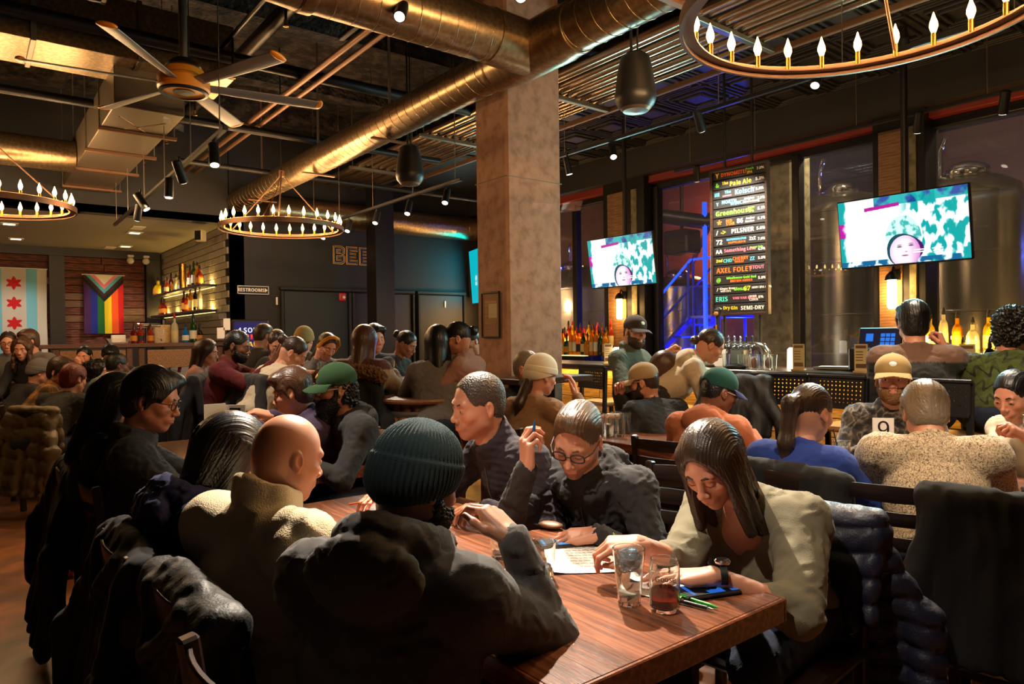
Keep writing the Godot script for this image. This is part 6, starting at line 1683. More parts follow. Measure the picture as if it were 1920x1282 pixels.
	if o.get("lid", 1.0) <= 0.25: # lashes of lowered lids
		for sg: float in [-1.0, 1.0]: brow.tube([Vector3(sg * 0.018, -0.0065, 0.086), Vector3(sg * 0.031, -0.009, 0.0885), Vector3(sg * 0.0445, -0.005, 0.083)], [0.0008, 0.0014, 0.0008], 5)
	part(t, "eyebrow", brow, hm, "", hx)
	if o.get("lid", 1.0) > 0.0:
		var ey := part(t, "eye", mb().ball(Vector3(0.031, -0.0012, 0.0755), Vector3.ONE * 0.012, Basis.IDENTITY, 12, 8).ball(Vector3(-0.031, -0.0012, 0.0755), Vector3.ONE * 0.012, Basis.IDENTITY, 12, 8), M.eye_white, "", hx)
		var lk: float = o.get("look", 0.0)
		part(ey, "iris", mb().ball(Vector3(0.031 + lk * 0.004, -0.003, 0.0855), Vector3(0.0052, 0.0052, 0.0025), Basis.IDENTITY, 10, 6).ball(Vector3(-0.031 + lk * 0.004, -0.003, 0.0855), Vector3(0.0052, 0.0052, 0.0025), Basis.IDENTITY, 10, 6), M.cap_black)
	match o.get("beard", ""):
		"full", "long":
			var bp := [SDF.ell(Vector3(0, -0.068, 0.03), Vector3(0.071, 0.062, 0.074), Basis.IDENTITY, 0.02), SDF.ell(Vector3(0, -0.105, 0.06), Vector3(0.034, 0.03, 0.032), Basis.IDENTITY, 0.02)]
			if o.beard == "long": bp.append(SDF.cap(Vector3(0, -0.1, 0.06), Vector3(0, -0.17, 0.075), 0.055, 0.035, 0.03))
			two(bp, SDF.cap(Vector3(0.068, 0.0, 0.012), Vector3(0.06, -0.05, 0.02), 0.01, 0.016, 0.02))
			bp.append(SDF.ell(Vector3(0, -0.012, 0.085), Vector3(0.058, 0.042, 0.06), Basis.IDENTITY, 0.012, "-"))
			bp.append(SDF.ell(Vector3(0, -0.067, 0.1), Vector3(0.021, 0.0085, 0.02), Basis.IDENTITY, 0.004, "-"))
			bp.append(SDF.ell(Vector3(0, -0.17, -0.05), Vector3(0.09, 0.075, 0.07), Basis.IDENTITY, 0.01, "-"))
			part(t, "beard", job("beard %s %s" % [o.beard, lv], func() -> MB: return SDF.build(bp, [0.003, 0.0042, 0.0065][lv], lumps(0.006, 160.0, sd))), M[o.get("beard_mat", o.get("hair_mat", "hair_brown"))], "", hx)
	match o.get("hat", ""):
		"beanie":
			var bp := [SDF.ell(Vector3(0, 0.05, -0.012), Vector3(0.093, 0.102, 0.114), Basis.IDENTITY, 0.02), SDF.ell(Vector3(0, 0.0, -0.03), Vector3(0.09, 0.07, 0.1), Basis.IDENTITY, 0.03), SDF.ell(Vector3(0, o.get("brim", 0.0), 0.0) - Vector3(0, 1, -0.35).normalized(), Vector3.ONE * 1.0, Basis.IDENTITY, 0.006, "-"), SDF.ell(Vector3(0, -0.06, 0.11), Vector3(0.07, 0.115, 0.06), Basis.IDENTITY, 0.01, "-")]
			var rib: float = o.get("rib", 0.0015)
			part(t, "beanie", job("", func() -> MB: return SDF.build(bp, [0.0026, 0.005, 0.008][lv], func(v: Vector3, n: Vector3) -> Vector3: return v + n * (rib * sin(atan2(v.x, v.z + 0.012) * 52.0) + (0.005 * smoothstep(0.062, 0.052, v.y) if rib > 0.0 else 0.0)))), M[o.get("hat_mat", "wool_teal")], o.get("hat_label", ""), hx)
			if rib == 0.0: part(t, "cuff", job("", func() -> MB: return SDF.build([SDF.ell(Vector3(0, 0.03, -0.012), Vector3(0.099, 0.11, 0.12), Basis.IDENTITY, 0.01), SDF.ell(Vector3(0, -0.98, 0), Vector3.ONE, Basis.IDENTITY, 0.006, "-"), SDF.ell(Vector3(0, 1.055, 0), Vector3.ONE, Basis.IDENTITY, 0.006, "-")], 0.005)), M[o.get("hat_mat", "wool_teal")], "", hx)
		"cap", "capback":
			var cm: Material = M[o.get("hat_mat", "cap_tan")]
			var hat := part(t, "cap", job("cap %s" % lv, func() -> MB: return SDF.build([SDF.ell(Vector3(0, 0.055, -0.01), Vector3(0.09, 0.092, 0.11), Basis.IDENTITY, 0.02), SDF.ell(Vector3(0, -0.972, 0.0), Vector3.ONE, Basis.from_euler(Vector3(0.02, 0, 0)), 0.005, "-"), SDF.ell(Vector3(0, 0.02, -0.12), Vector3(0.045, 0.03, 0.04), Basis.IDENTITY, 0.008, "-")], [0.003, 0.0042, 0.007][lv])), cm, o.get("hat_label", ""), hx)
			var rings := []
			for k in 13:
				var a := -1.15 + 2.3 * k / 12.0
				var ring := []
				var inn := Vector3(sin(a) * 0.088, 0.034, -0.01 + cos(a) * 0.107)
				var ext := 0.075 * sqrt(maxf(0.0, 1.0 - pow(a / 1.2, 4.0))) + 0.002
				var outp := inn + Vector3(sin(a) * ext * 0.35, -0.012 - 0.016 * absf(a) - ext * 0.12, ext)
				for w: Array in [[inn, 0.003], [inn.lerp(outp, 0.5) + Vector3(0, 0.006, 0), 0.003], [outp, 0.002], [outp, -0.002], [inn.lerp(outp, 0.5) + Vector3(0, 0.006, 0), -0.002], [inn, -0.003]]: ring.append(w[0] + Vector3(0, w[1], 0))
				rings.append(ring)
			part(hat, "brim", mb().loft(rings), M[o.get("brim_mat", o.get("hat_mat", "cap_tan"))])
			part(hat, "button", mb().ball(Vector3(0, 0.147, -0.01), Vector3(0.008, 0.005, 0.008), Basis.IDENTITY, 10, 6), cm)
			if o.has("badge"): part(hat, "badge", mb().ball(Vector3(0, 0.082, 0.092), Vector3(0.02, 0.018, 0.006), Basis(Vector3.RIGHT, -0.55), 12, 8), M[o.badge])
	if o.has("glasses"):
		var gm := mb()
		for sg: float in [-1.0, 1.0]:
			var pts := []
			for k in 17:
				var a := TAU * k / 16.0
				var c := Vector2(cos(a), sin(a))
				c = Vector2(signf(c.x) * pow(absf(c.x), 0.7) * 0.0235, signf(c.y) * pow(absf(c.y), 0.75) * 0.0165)
				pts.append(Vector3(sg * 0.032 + c.x, -0.001 + c.y, 0.1 - absf(sg * 0.032 + c.x) * 0.1))
			gm.tube(pts, o.get("rim", 0.0022), 6, false)
			gm.tube([Vector3(sg * 0.056, 0.006, 0.094), Vector3(sg * 0.074, 0.006, 0.06), Vector3(sg * 0.08, 0.008, 0.0), Vector3(sg * 0.079, -0.008, -0.02)], 0.002, 6)
		gm.tube([Vector3(-0.009, 0.003, 0.1), Vector3(0, 0.006, 0.104), Vector3(0.009, 0.003, 0.1)], 0.0022, 6)
		var gl := part(t, "glasses", gm, M[o.glasses], "", hx)
		if lv == 0: part(gl, "lens", mb().box(Vector3(0.032, 0, 0.0965), Vector3(0.044, 0.03, 0.001), 0, Basis(Vector3.UP, 0.1)).box(Vector3(-0.032, 0, 0.0965), Vector3(0.044, 0.03, 0.001), 0, Basis(Vector3.UP, -0.1)), M.pane, "", hx)
	t.set_meta("pts", {"hx": hx, "q": q, "N": N, "P": P, "Sh": Sh, "arm": arm, "org": org, "u": u, "g": g, "f": f, "r": r})
	return t
func hand_dir(yaw: float, pitch := 0.0) -> Vector3:
	var y := deg_to_rad(yaw)
	var p := deg_to_rad(pitch)
	return Vector3(sin(y) * cos(p), sin(p), cos(y) * cos(p))
const HEAD := {
	"P1": Vector3(-1.34, 1.10, -0.78),
	"P2": Vector3(-1.85, 1.10, -0.68),
	"P3": Vector3(-2.23, 1.06, -0.64),
	"P4": Vector3(-3.20, 1.17, -0.61),
	"P5": Vector3(-3.51, 1.15, -0.53),
	"P6": Vector3(-3.83, 1.12, -1.43),
	"P7": Vector3(-3.58, 1.14, -1.58),
	"P8": Vector3(-2.21, 1.15, -1.55),
	"P9": Vector3(-1.76, 1.06, -1.65),
	"P10": Vector3(-1.24, 1.04, -1.69),
	"P11": Vector3(-3.51, 1.15, -2.98),
	"P12": Vector3(-3.87, 1.18, -3.16),
	"P13": Vector3(-3.37, 1.07, -3.81),
	"P14": Vector3(-3.43, 1.16, -4.13),
	"P15": Vector3(-2.49, 1.07, -3.47),
	"P16": Vector3(-3.20, 1.32, -4.36),
	"P17": Vector3(-3.95, 1.43, -4.37),
	"P18": Vector3(-1.63, 1.06, -2.94),
	"P19": Vector3(-1.73, 1.15, -3.96),
	"P20": Vector3(-1.28, 1.06, -3.23),
	"P21": Vector3(-1.86, 1.46, -4.53),
	"P22": Vector3(-1.43, 1.40, -4.83),
	"P23": Vector3(-1.17, 1.10, -3.94),
	"P24": Vector3(-5.96, 1.36, -1.78),
	"P25": Vector3(-6.76, 1.30, -1.74),
	"P26": Vector3(-7.03, 1.44, -2.36),
	"P27": Vector3(-6.26, 1.37, -2.21),
	"P28": Vector3(-5.48, 1.30, -2.07),
	"P29": Vector3(-6.79, 1.39, -2.67),
	"P30": Vector3(-5.80, 1.34, -2.48),
	"P31": Vector3(-4.95, 1.38, -2.43),
	"P32": Vector3(-5.81, 1.40, -2.95),
	"P33": Vector3(-5.73, 1.35, -3.23),
	"P34": Vector3(-4.35, 1.37, -2.71),
	"P35": Vector3(-4.27, 1.40, -2.82),
	"P36": Vector3(-6.18, 1.36, -4.27),
	"P37": Vector3(-9.72, 1.41, -0.39),
	"P38": Vector3(-9.01, 1.34, -0.48),
	"P39": Vector3(-9.70, 1.42, -0.57),
	"P40": Vector3(-8.65, 1.10, -0.61),
	"P41": Vector3(-7.81, 1.13, -0.71),
	"P42": Vector3(-7.27, 1.08, -0.76),
	"P43": Vector3(-9.77, 1.23, -1.13),
	"P44": Vector3(-8.74, 1.09, -1.14),
	"P45": Vector3(-8.91, 1.11, -1.26),
	"P46": Vector3(-8.16, 1.16, -1.24),
	"P48": Vector3(-9.58, 1.23, -1.38),
}
func cloth(n: String, c: Color, b := 0.035, scale := 9.0, tex: Texture2D = null) -> StandardMaterial3D:
	var m := mat(n, c, 0.92)
	m.rim_enabled = true
	m.rim = 0.25
	m.rim_tint = 0.6
	bump(m, tex if tex else M.fine, b, Vector3.ONE * scale)
	return m
func print_cloth(n: String, im: Image, scale: Vector3) -> StandardMaterial3D:
	var m := cloth(n, Color.WHITE)
	tri(m, ImageTexture.create_from_image(im), scale)
	return m
func people() -> void:
	for s: Array in [["skin_light", Color(0.8, 0.56, 0.45)], ["skin_tan", Color(0.72, 0.48, 0.36)], ["skin_olive", Color(0.62, 0.42, 0.31)], ["skin_brown", Color(0.45, 0.28, 0.19)]]:
		var m := mat(s[0], s[1], 0.45)
		m.vertex_color_use_as_albedo = true
		m.subsurf_scatter_enabled = true
		m.subsurf_scatter_strength = 0.12
		bump(m, M.fine, 0.02, Vector3.ONE * 12.0)
	mat("eye_white", Color(0.85, 0.82, 0.78), 0.2)
	for h: Array in [["hair_black", Color(0.05, 0.045, 0.045)], ["hair_brown", Color(0.21, 0.145, 0.105)], ["hair_chestnut", Color(0.3, 0.19, 0.125)], ["hair_grey", Color(0.5, 0.44, 0.37)], ["hair_salt", Color(0.27, 0.23, 0.2)], ["hair_sandy", Color(0.46, 0.32, 0.18)], ["hair_red", Color(0.36, 0.1, 0.05)], ["hair_swept", Color(0.34, 0.24, 0.15)]]:
		mat(h[0], h[1], 0.4)
	mat("stubble", Color(0.3, 0.2, 0.15), 0.8)
	var rib := Image.create(64, 64, false, Image.FORMAT_RGB8)
	for y in 64:
		for x in 64: rib.set_pixel(x, y, Color.WHITE * (0.5 + 0.5 * sin(TAU * y / 16.0)))
	var ribt := ImageTexture.create_from_image(rib)
	cloth("cloth_black", Color(0.13, 0.13, 0.135))
	cloth("coat_black", Color(0.075, 0.075, 0.08))
	cloth("cloth_dark", Color(0.17, 0.165, 0.17))
	cloth("charcoal", Color(0.27, 0.26, 0.255))
	cloth("fleece", Color(0.78, 0.71, 0.58), 0.22, 6.0)
	cloth("navy", Color(0.1, 0.12, 0.3))
	cloth("plum_rib", Color(0.16, 0.13, 0.165), 0.25, 9.0, ribt)
	cloth("olive_knit", Color(0.48, 0.45, 0.36), 0.08, 9.0)
	cloth("purple", Color(0.22, 0.16, 0.26))
	cloth("tan_knit", Color(0.56, 0.42, 0.3))
	cloth("orange", Color(0.64, 0.36, 0.22))
	cloth("cream", Color(0.78, 0.72, 0.62))
	cloth("green_fleece", Color(0.28, 0.31, 0.26))
	cloth("blue", Color(0.08, 0.18, 0.46))
	cloth("maroon", Color(0.33, 0.045, 0.06))
	cloth("pink", Color(0.62, 0.44, 0.38))
	cloth("grey", Color(0.4, 0.38, 0.37))
	cloth("teal", Color(0.3, 0.44, 0.44))
	cloth("denim", Color(0.11, 0.15, 0.24), 0.2, 10.0)
	cloth("jeans_black", Color(0.06, 0.06, 0.07))
	cloth("wool_teal", Color(0.15, 0.24, 0.265), 0.3, 12.0)
	cloth("wool_cream", Color(0.85, 0.8, 0.7))
	cloth("cap_tan", Color(0.66, 0.56, 0.42))
	cloth("cap_khaki", Color(0.6, 0.5, 0.3))
	cloth("cap_teal", Color(0.03, 0.26, 0.22))
	cloth("cap_green", Color(0.12, 0.25, 0.12))
	cloth("cap_brown", Color(0.22, 0.17, 0.13))
	cloth("yellow_band", Color(0.75, 0.5, 0.05))
	# printed cloths
	var n1 := noise(0.06, 2, FastNoiseLite.TYPE_SIMPLEX_SMOOTH, 41)
	var n2 := noise(0.022, 2, FastNoiseLite.TYPE_SIMPLEX_SMOOTH, 43)
	var squig := Image.create(256, 256, false, Image.FORMAT_RGB8)
	var camo := Image.create(128, 128, false, Image.FORMAT_RGB8)
	var plaid := Image.create(128, 128, false, Image.FORMAT_RGB8)
	var curl := Image.create(256, 256, false, Image.FORMAT_RGB8)
	for y in 256:
		for x in 256:
			squig.set_pixel(x, y, Color(0.24, 0.15, 0.1) if absf(n1.get_noise_2d(x * 1.6, y * 1.6)) < 0.13 else Color(0.76, 0.68, 0.55))
			var ph := fmod(x + 14.0 * sin(y / 256.0 * TAU * 2.0), 64.0) / 64.0
			var row := fmod(y + 20.0 * sin(ph * TAU) + 400.0, 64.0)
			curl.set_pixel(x, y, Color(0.03, 0.04, 0.02) if row < 17.0 + 5.0 * n1.get_noise_2d(x, y) else Color(0.26, 0.31, 0.07))
			if x < 128 and y < 128:
				var v := n2.get_noise_2d(x * 2.5, y * 2.5)
				camo.set_pixel(x, y, Color(0.05, 0.05, 0.05) if v < -0.15 else Color(0.3, 0.27, 0.22) if v < 0.08 else Color(0.55, 0.5, 0.42) if v < 0.25 else Color(0.14, 0.13, 0.11))
				var a := 1.0 if (x % 64) < 26 else 0.0
				var b := 1.0 if (y % 64) < 26 else 0.0
				plaid.set_pixel(x, y, Color(0.62, 0.4, 0.1).lerp(Color(0.05, 0.04, 0.04), (a + b) * 0.45) if (x % 64) != 44 else Color(0.8, 0.7, 0.4))
	print_cloth("squiggle_shirt", squig, Vector3.ONE * 2.6)
	print_cloth("camo", camo, Vector3.ONE * 1.5)
	print_cloth("plaid", plaid, Vector3.ONE * 5.0)
	print_cloth("curl_knit", curl, Vector3.ONE * 3.2)
	var stripe := cloth("striped_knit", Color.WHITE)
	stripe.vertex_color_use_as_albedo = true
	cloth("brown_jacket", Color.WHITE).vertex_color_use_as_albedo = true
	M.brown_jacket.vertex_color_use_as_albedo = true
	foreground()
	middle()
	back_tables()
	far_left()
func foreground() -> void:
	var p := person("man in a charcoal hoodie and dark teal ribbed beanie, back to us", HEAD.P1, {"lv": 0, "yaw": 212, "hyaw": 182, "hpitch": 14, "hat": "beanie", "brim": -0.022, "hair": "none", "hood": 1.1, "hoodup": 0.05, "shrug": 0.015, "hscale": 0.92, "beard": "full", "beard_mat": "hair_black", "skin": "skin_olive", "top": "charcoal", "top_name": "hoodie", "collar": "hood", "bulk": 1.22, "sw": 0.185, "lean": 0.07, "fold": 0.006, "ffreq": 5.0, "sleeve": 1.05,
		"R": [Vector3(-1.215, 0.975, -0.945), Vector3(-0.62, 0.42, 0.1), Vector3(0.35, 0.85, -0.2), "droop", Vector3(0.15, -1, -0.1)], "L": [Vector3(-1.45, 0.8, -1.0), Vector3(0.3, 0.1, -1), Vector3.UP, "rest"], "legs": "jeans_black"})
	person("bald man in a cream fleece with a high collar, seen from behind", HEAD.P2, {"lv": 0, "yaw": 196, "hyaw": 186, "hpitch": 14, "hair": "none", "stubble": 0.35, "skin": "skin_tan", "top": "fleece", "top_name": "fleece_jacket", "shrug": 0.03, "ch": 0.085, "hscale": 0.92, "collar": "stand", "bulk": 1.3, "sw": 0.19, "lean": 0.06, "fold": 0.011, "ffreq": 3.0, "fk": 1.2, "sleeve": 1.05, "hair_mat": "stubble", "legs": "jeans_black"})
	person("person in a navy hoodie with straight black hair, left of the bald man", HEAD.P3, {"lv": 0, "fem": true, "yaw": 183, "hyaw": 178, "hpitch": 34, "hair": "drape", "hair_mat": "hair_black", "top": "navy", "top_name": "hoodie", "collar": "hood", "hoodup": 0.035, "shrug": 0.04, "lean": 0.06, "fold": 0.008, "lid": 0.0, "scale": 0.98})
	var p8 := person("man in a dark ribbed quarter zip sweater leaning forward, greying short hair", HEAD.P8, {"lv": 0, "yaw": -8, "hyaw": -8, "hpitch": 8, "hroll": -4, "hair": "recede", "hair_mat": "hair_salt", "stubble": 0.4, "skin": "skin_light", "top": "plum_rib", "top_name": "quarter_zip_sweater", "collar": "stand", "bulk": 1.1, "lean": 0.3, "look": -1.0, "fold": 0.005, "fwd": 0.03,
		"L": [Vector3(-1.98, 0.82, -1.42), Vector3(-1.0, -0.1, 0.4), Vector3.UP, "rest"], "R": [Vector3(-2.5, 0.8, -1.3), Vector3(0.4, 0, 1), Vector3.UP, "rest"]})
	var g := person("man in black glasses and zip jacket looking down, blue pen raised", HEAD.P9, {"lv": 0, "yaw": 14, "hyaw": 26, "hpitch": 30, "hroll": -8, "hair": "swept", "hair_mat": "hair_swept", "stubble": 0.8, "lid": 0.0, "glasses": "black_plastic", "rim": 0.0026, "top": "cloth_dark", "top_name": "zip_jacket", "collar": "hood", "lean": 0.28, "fold": 0.009, "bulk": 1.02,
		"R": [Vector3(-1.79, 0.985, -1.45), Vector3(0.05, 1, 0.1), Vector3(-0.3, 0.2, 0.9), "pen", Vector3(-0.5, -1, 0.3)], "L": [Vector3(-1.585, 0.79, -1.565), Vector3(-0.75, -0.12, 0.62), Vector3(0.1, 1, 0.2), "rest"]})
	var w := person("dark haired woman in an olive knit sweater writing at the table corner", HEAD.P10, {"lv": 0, "fem": true, "yaw": 2, "hyaw": 8, "hpitch": 34, "hroll": 4, "hair": "longside", "hair_mat": "hair_brown", "lid": 0.0, "hscale": 0.94, "top": "olive_knit", "top_name": "knit_sweater", "collar": "v", "bulk": 1.12, "scale": 1.0, "sw": 0.155, "fwd": 0.07, "lean": 0.2, "bare": 0.3, "sleeve": 1.1, "fold": 0.007, "ffreq": 4.5, "legs": "denim", "shrug": 0.015,
		"R": [Vector3(-1.285, 0.85, -1.432), Vector3(-0.5, 0.05, 0.85), Vector3(0.3, 1, 0.2), "pen", Vector3(0.1, -1, 0.2)], "L": [Vector3(-1.115, 0.79, -1.525), Vector3(-0.7, -0.05, 0.7), Vector3.UP, "flat", Vector3(0.5, -0.7, 0.1)]})
	# zips of the two dark tops
	for e: Array in [[p8, -0.03, -0.2], [g, -0.05, -0.36]]:
		var k: Dictionary = e[0].get_meta("pts")
		var zp := []
		for i in 9:
			var y := lerpf(e[1], e[2], i / 8.0)
			zp.append(k.N + k.q * Vector3(0.0, y, 0.086 + 0.046 * smoothstep(0.0, -0.16, y)) - k.org)
		part(e[0], "zip", mb().tube(zp, 0.0035, 6, true, 0.5), M.galv_dull)
	# what they hold and wear
	var pw := thing("wrist_watch", "black round wrist watch on the sweater woman's left wrist", "watch", Vector3(-1.1, 0.795, -1.54))
	var wd := Vector3(-0.7, -0.05, 0.7).normalized()
	part(pw, "strap", mb().tube([-wd * 0.009, wd * 0.009], 0.0345, 20, false, 0.8), M.cap_black)
	var face := part(pw, "case", mb().lathe([Vector2(0, 0.028), Vector2(0.019, 0.028), Vector2(0.021, 0.034), Vector2(0.0165, 0.038), Vector2(0, 0.038)], 24), M.steel)
	part(face, "dial", mb().lathe([Vector2(0.016, 0.0385), Vector2(0, 0.039)], 24), M.black_plastic)
	solo("ring", mb().lathe([Vector2(0.009, -0.002), Vector2(0.0105, 0), Vector2(0.009, 0.002)], 16, Transform3D(Basis(Vector3(0.5, 0, 1).normalized(), PI / 2) * Basis(Vector3.UP, 0.3), Vector3.ZERO)).ball(Vector3(0, 0.011, 0), Vector3(0.004, 0.003, 0.004), Basis.IDENTITY, 8, 6), M.chrome, "silver ring with a stone on the sweater woman's left hand", "ring", "", X(Vector3(-1.195, 0.79, -1.447)))
func pen(n: String, p: Vector3, d: Vector3, body: Material, tip: Material, label: String) -> void:
	d = d.normalized()
	var t := thing(n, label, "pen", p)
	part(t, "barrel", mb().tube([-d * 0.055, -d * 0.05, d * 0.045], [0.003, 0.0048, 0.0048], 12), body)
	part(t, "tip", mb().tube([d * 0.045, d * 0.058, d * 0.066], [0.0046, 0.003, 0.0008], 12), tip)
	part(t, "clip", mb().box(-d * 0.035 + Vector3(0, 0.0058, 0), Vector3(0.003, 0.0015, 0.035), 0.0004, Basis.looking_at(d)), tip)
func middle() -> void:
	person("person in a purple cardigan with brown hair sorting white cards, facing left", HEAD.P6, {"lv": 1, "yaw": -20, "hyaw": -34, "hpitch": 16, "hair": "full", "hair_mat": "hair_chestnut", "lid": 0.3, "top": "purple", "top_name": "cardigan", "collar": "shirt", "lean": 0.22, "bulk": 1.08, "R": [Vector3(-3.51, 1.04, -1.18), Vector3(-0.3, 0.3, 0.8), Vector3(0.3, 1, 0), "pen"], "L": [Vector3(-3.48, 1.02, -1.09), Vector3(-0.4, 0.35, 0.6), Vector3(0.3, 1, 0.2), "rest"]})
	var c := person("bearded man in a green cap, light framed glasses and black hoodie", HEAD.P7, {"lv": 1, "yaw": -8, "hyaw": -14, "hpitch": 4, "hair": "curly", "hair_mat": "hair_black", "hat": "cap", "hat_mat": "cap_green", "badge": "label_gold", "beard": "long", "skin": "skin_olive", "glasses": "white_plastic", "rim": 0.0028, "top": "cloth_dark", "top_name": "hoodie", "collar": "hood", "bulk": 1.14, "lean": 0.2})
	person("man in a black jacket with short black hair and glasses, in profile at left", HEAD.P4, {"lv": 0, "yaw": 176, "hyaw": 150, "hpitch": 14, "hair": "full", "hair_mat": "hair_black", "skin": "skin_tan", "glasses": "black_plastic", "top": "cloth_black", "top_name": "jacket", "collar": "shirt", "bulk": 1.14, "sw": 0.18, "lean": 0.06, "fold": 0.007, "R": [Vector3(-3.0, 0.93, -0.86), Vector3(0.2, 0.4, -0.9), Vector3(0.3, 1, 0), "rest"], "L": [Vector3(-3.25, 0.85, -1.0), Vector3(0.2, 0.2, -0.9), Vector3.UP, "rest"]})
	person("person with long wavy black hair in dark clothes, behind the man in the black jacket", HEAD.P5, {"lv": 1, "fem": true, "yaw": 185, "hyaw": 190, "hpitch": 18, "hair": "long", "hair_mat": "hair_black", "lid": 0.0, "top": "cloth_black", "top_name": "jacket", "lean": 0.06})
	person("woman in a cream beanie and tan sweater with a dark ponytail", HEAD.P11, {"lv": 1, "fem": true, "scale": 1.0, "yaw": 200, "hyaw": 172, "hpitch": 10, "hair": "lowpony", "hair_mat": "hair_brown", "hat": "beanie", "hat_mat": "wool_cream", "rib": 0.0, "lid": 0.3, "top": "tan_knit", "lean": 0.12, "bulk": 1.0, "R": [Vector3(-3.33, 1.02, -3.12), Vector3(-0.2, 1, 0.1), Vector3(0.6, 0, -0.6), "rest", Vector3(0.6, -1, 0)]})
	person("older man with grey hair, glasses and dark jacket beside the column", HEAD.P12, {"lv": 1, "yaw": 95, "hyaw": 110, "hpitch": 8, "hair": "short", "hair_mat": "hair_grey", "glasses": "black_plastic", "top": "cloth_black", "top_name": "jacket", "collar": "shirt", "lean": 0.12, "lid": 0.6})
	person("man in a tan cap and black sweater resting his chin on his hand, facing left", HEAD.P13, {"lv": 1, "yaw": -105, "hyaw": -66, "hpitch": 10, "hair": "short", "hair_mat": "hair_brown", "hat": "cap", "hat_mat": "cap_tan", "glasses": "black_plastic", "beard": "full", "top": "cloth_black", "lean": 0.3, "bulk": 1.14, "sw": 0.18, "R": [Vector3(-3.52, 0.98, -3.72), Vector3(0.2, 1, 0.2), Vector3(-0.5, 0.2, -0.6), "curl"], "L": [Vector3(-3.3, 0.86, -3.5), Vector3(-0.6, 0.1, 0.8), Vector3.UP, "rest"]})
	person("person with long chestnut hair behind the tan cap", HEAD.P14, {"lv": 1, "fem": true, "yaw": 150, "hyaw": 150, "hpitch": 16, "hair": "long", "hair_mat": "hair_chestnut", "lid": 0.0, "top": "cloth_dark"})
	person("person in an orange hoodie and teal cap, back to us", HEAD.P15, {"lv": 1, "yaw": 195, "hyaw": 158, "hpitch": 18, "hair": "short", "hair_mat": "hair_black", "hat": "cap", "hat_mat": "cap_teal", "brim_mat": "navy", "glasses": "label_white", "skin": "skin_brown", "top": "orange", "top_name": "hoodie", "collar": "hood", "bulk": 1.12, "sw": 0.168, "lean": 0.22, "fold": 0.005})
	person("woman in a cream hoodie with a low bun leaning over a bar stool", HEAD.P16, {"lv": 1, "fem": true, "scale": 0.98, "yaw": 140, "hyaw": 140, "hpitch": 30, "hair": "lowbun", "hair_mat": "hair_brown", "lid": 0.3, "top": "cream", "top_name": "hoodie", "collar": "hood", "stand": true, "lean": 0.34, "sw": 0.155, "bulk": 1.0, "fold": 0.005, "R": [Vector3(-2.95, 1.02, -4.3), Vector3(0.5, -0.4, -0.5), Vector3(0.3, 1, 0), "rest"], "L": [Vector3(-2.95, 1.06, -4.55), Vector3(0.6, -0.4, -0.3), Vector3(0.3, 1, 0), "rest"], "legs": "jeans_black"})
	person("standing man in a brown cap and green quarter zip fleece at the bar", HEAD.P17, {"lv": 1, "yaw": 100, "hyaw": 78, "hpitch": 4, "hroll": -6, "hair": "short", "hair_mat": "hair_brown", "hat": "cap", "hat_mat": "cap_brown", "badge": "label_white", "beard": "full", "lid": 0.5, "top": "green_fleece", "top_name": "fleece", "collar": "stand", "stand": true, "scale": 1.0, "bulk": 1.06, "bare": 0.25, "lean": 0.0, "R": [Vector3(-3.62, 1.12, -4.2), Vector3(0.7, 0.2, -0.6), Vector3(0, 1, 0.3), "curl"], "L": [Vector3(-3.66, 1.27, -4.42), Vector3(0.5, 0.4, -0.3), Vector3(0, 1, 0), "curl"], "legs": "jeans_black"})
	person("woman in a blue sweater with a long dark ponytail, back to us", HEAD.P18, {"lv": 1, "fem": true, "scale": 1.0, "yaw": 186, "hyaw": 172, "hpitch": 12, "hair": "pony", "hair_mat": "hair_brown", "lid": 0.2, "top": "blue", "lean": 0.2, "sw": 0.155, "bulk": 1.05, "fold": 0.005})
	person("man in a khaki cap and camouflage jacket at the table marked 9", HEAD.P19, {"lv": 1, "yaw": 30, "hyaw": 24, "hpitch": -6, "hair": "short", "hair_mat": "hair_sandy", "hat": "cap", "hat_mat": "cap_khaki", "badge": "label_white", "beard": "full", "beard_mat": "hair_sandy", "top": "camo", "top_name": "jacket", "collar": "shirt", "bulk": 1.1, "lean": 0.16, "look": -1.0})
	person("grey haired man in a cream and brown patterned shirt, back to us", HEAD.P20, {"lv": 1, "yaw": 212, "hyaw": 212, "hpitch": 30, "hair": "full", "hair_mat": "hair_grey", "lid": 0.0, "top": "squiggle_shirt", "top_name": "shirt", "collar": "shirt", "bulk": 1.22, "sw": 0.19, "sleeve": 1.15, "bare": -1.0, "lean": 0.2, "fold": 0.005, "shrug": 0.04})
	person("man in a brown striped sweater at the bar, hand to his face", HEAD.P21, {"lv": 1, "yaw": 212, "hyaw": 214, "hpitch": 6, "hair": "full", "hair_mat": "hair_black", "lid": 0.0, "seat": 0.85, "top": "striped_knit", "lean": 0.08, "bulk": 1.16, "sw": 0.182, "sleeve": 1.05, "R": [Vector3(-1.72, 1.31, -4.62), Vector3(-0.3, 1, 0.1), Vector3(0.7, 0, -0.4), "curl", Vector3(0.8, -1, 0.2)],
		"tint": func(v: Vector3, n: Vector3) -> Color: return Color(0.13, 0.07, 0.042) if v.y > 1.235 else Color(0.011, 0.008, 0.007) if v.y > 1.14 else Color(0.045, 0.04, 0.037) if v.y > 1.12 else Color(0.018, 0.014, 0.012)})
	person("person in a green sweater with black curly lines at the right end of the bar", HEAD.P22, {"lv": 1, "yaw": 205, "hyaw": 165, "hpitch": 14, "hair": "curly", "hair_mat": "hair_black", "lid": 0.0, "seat": 0.85, "top": "curl_knit", "bulk": 1.18, "sw": 0.18, "lean": 0.1, "fold": 0.007})
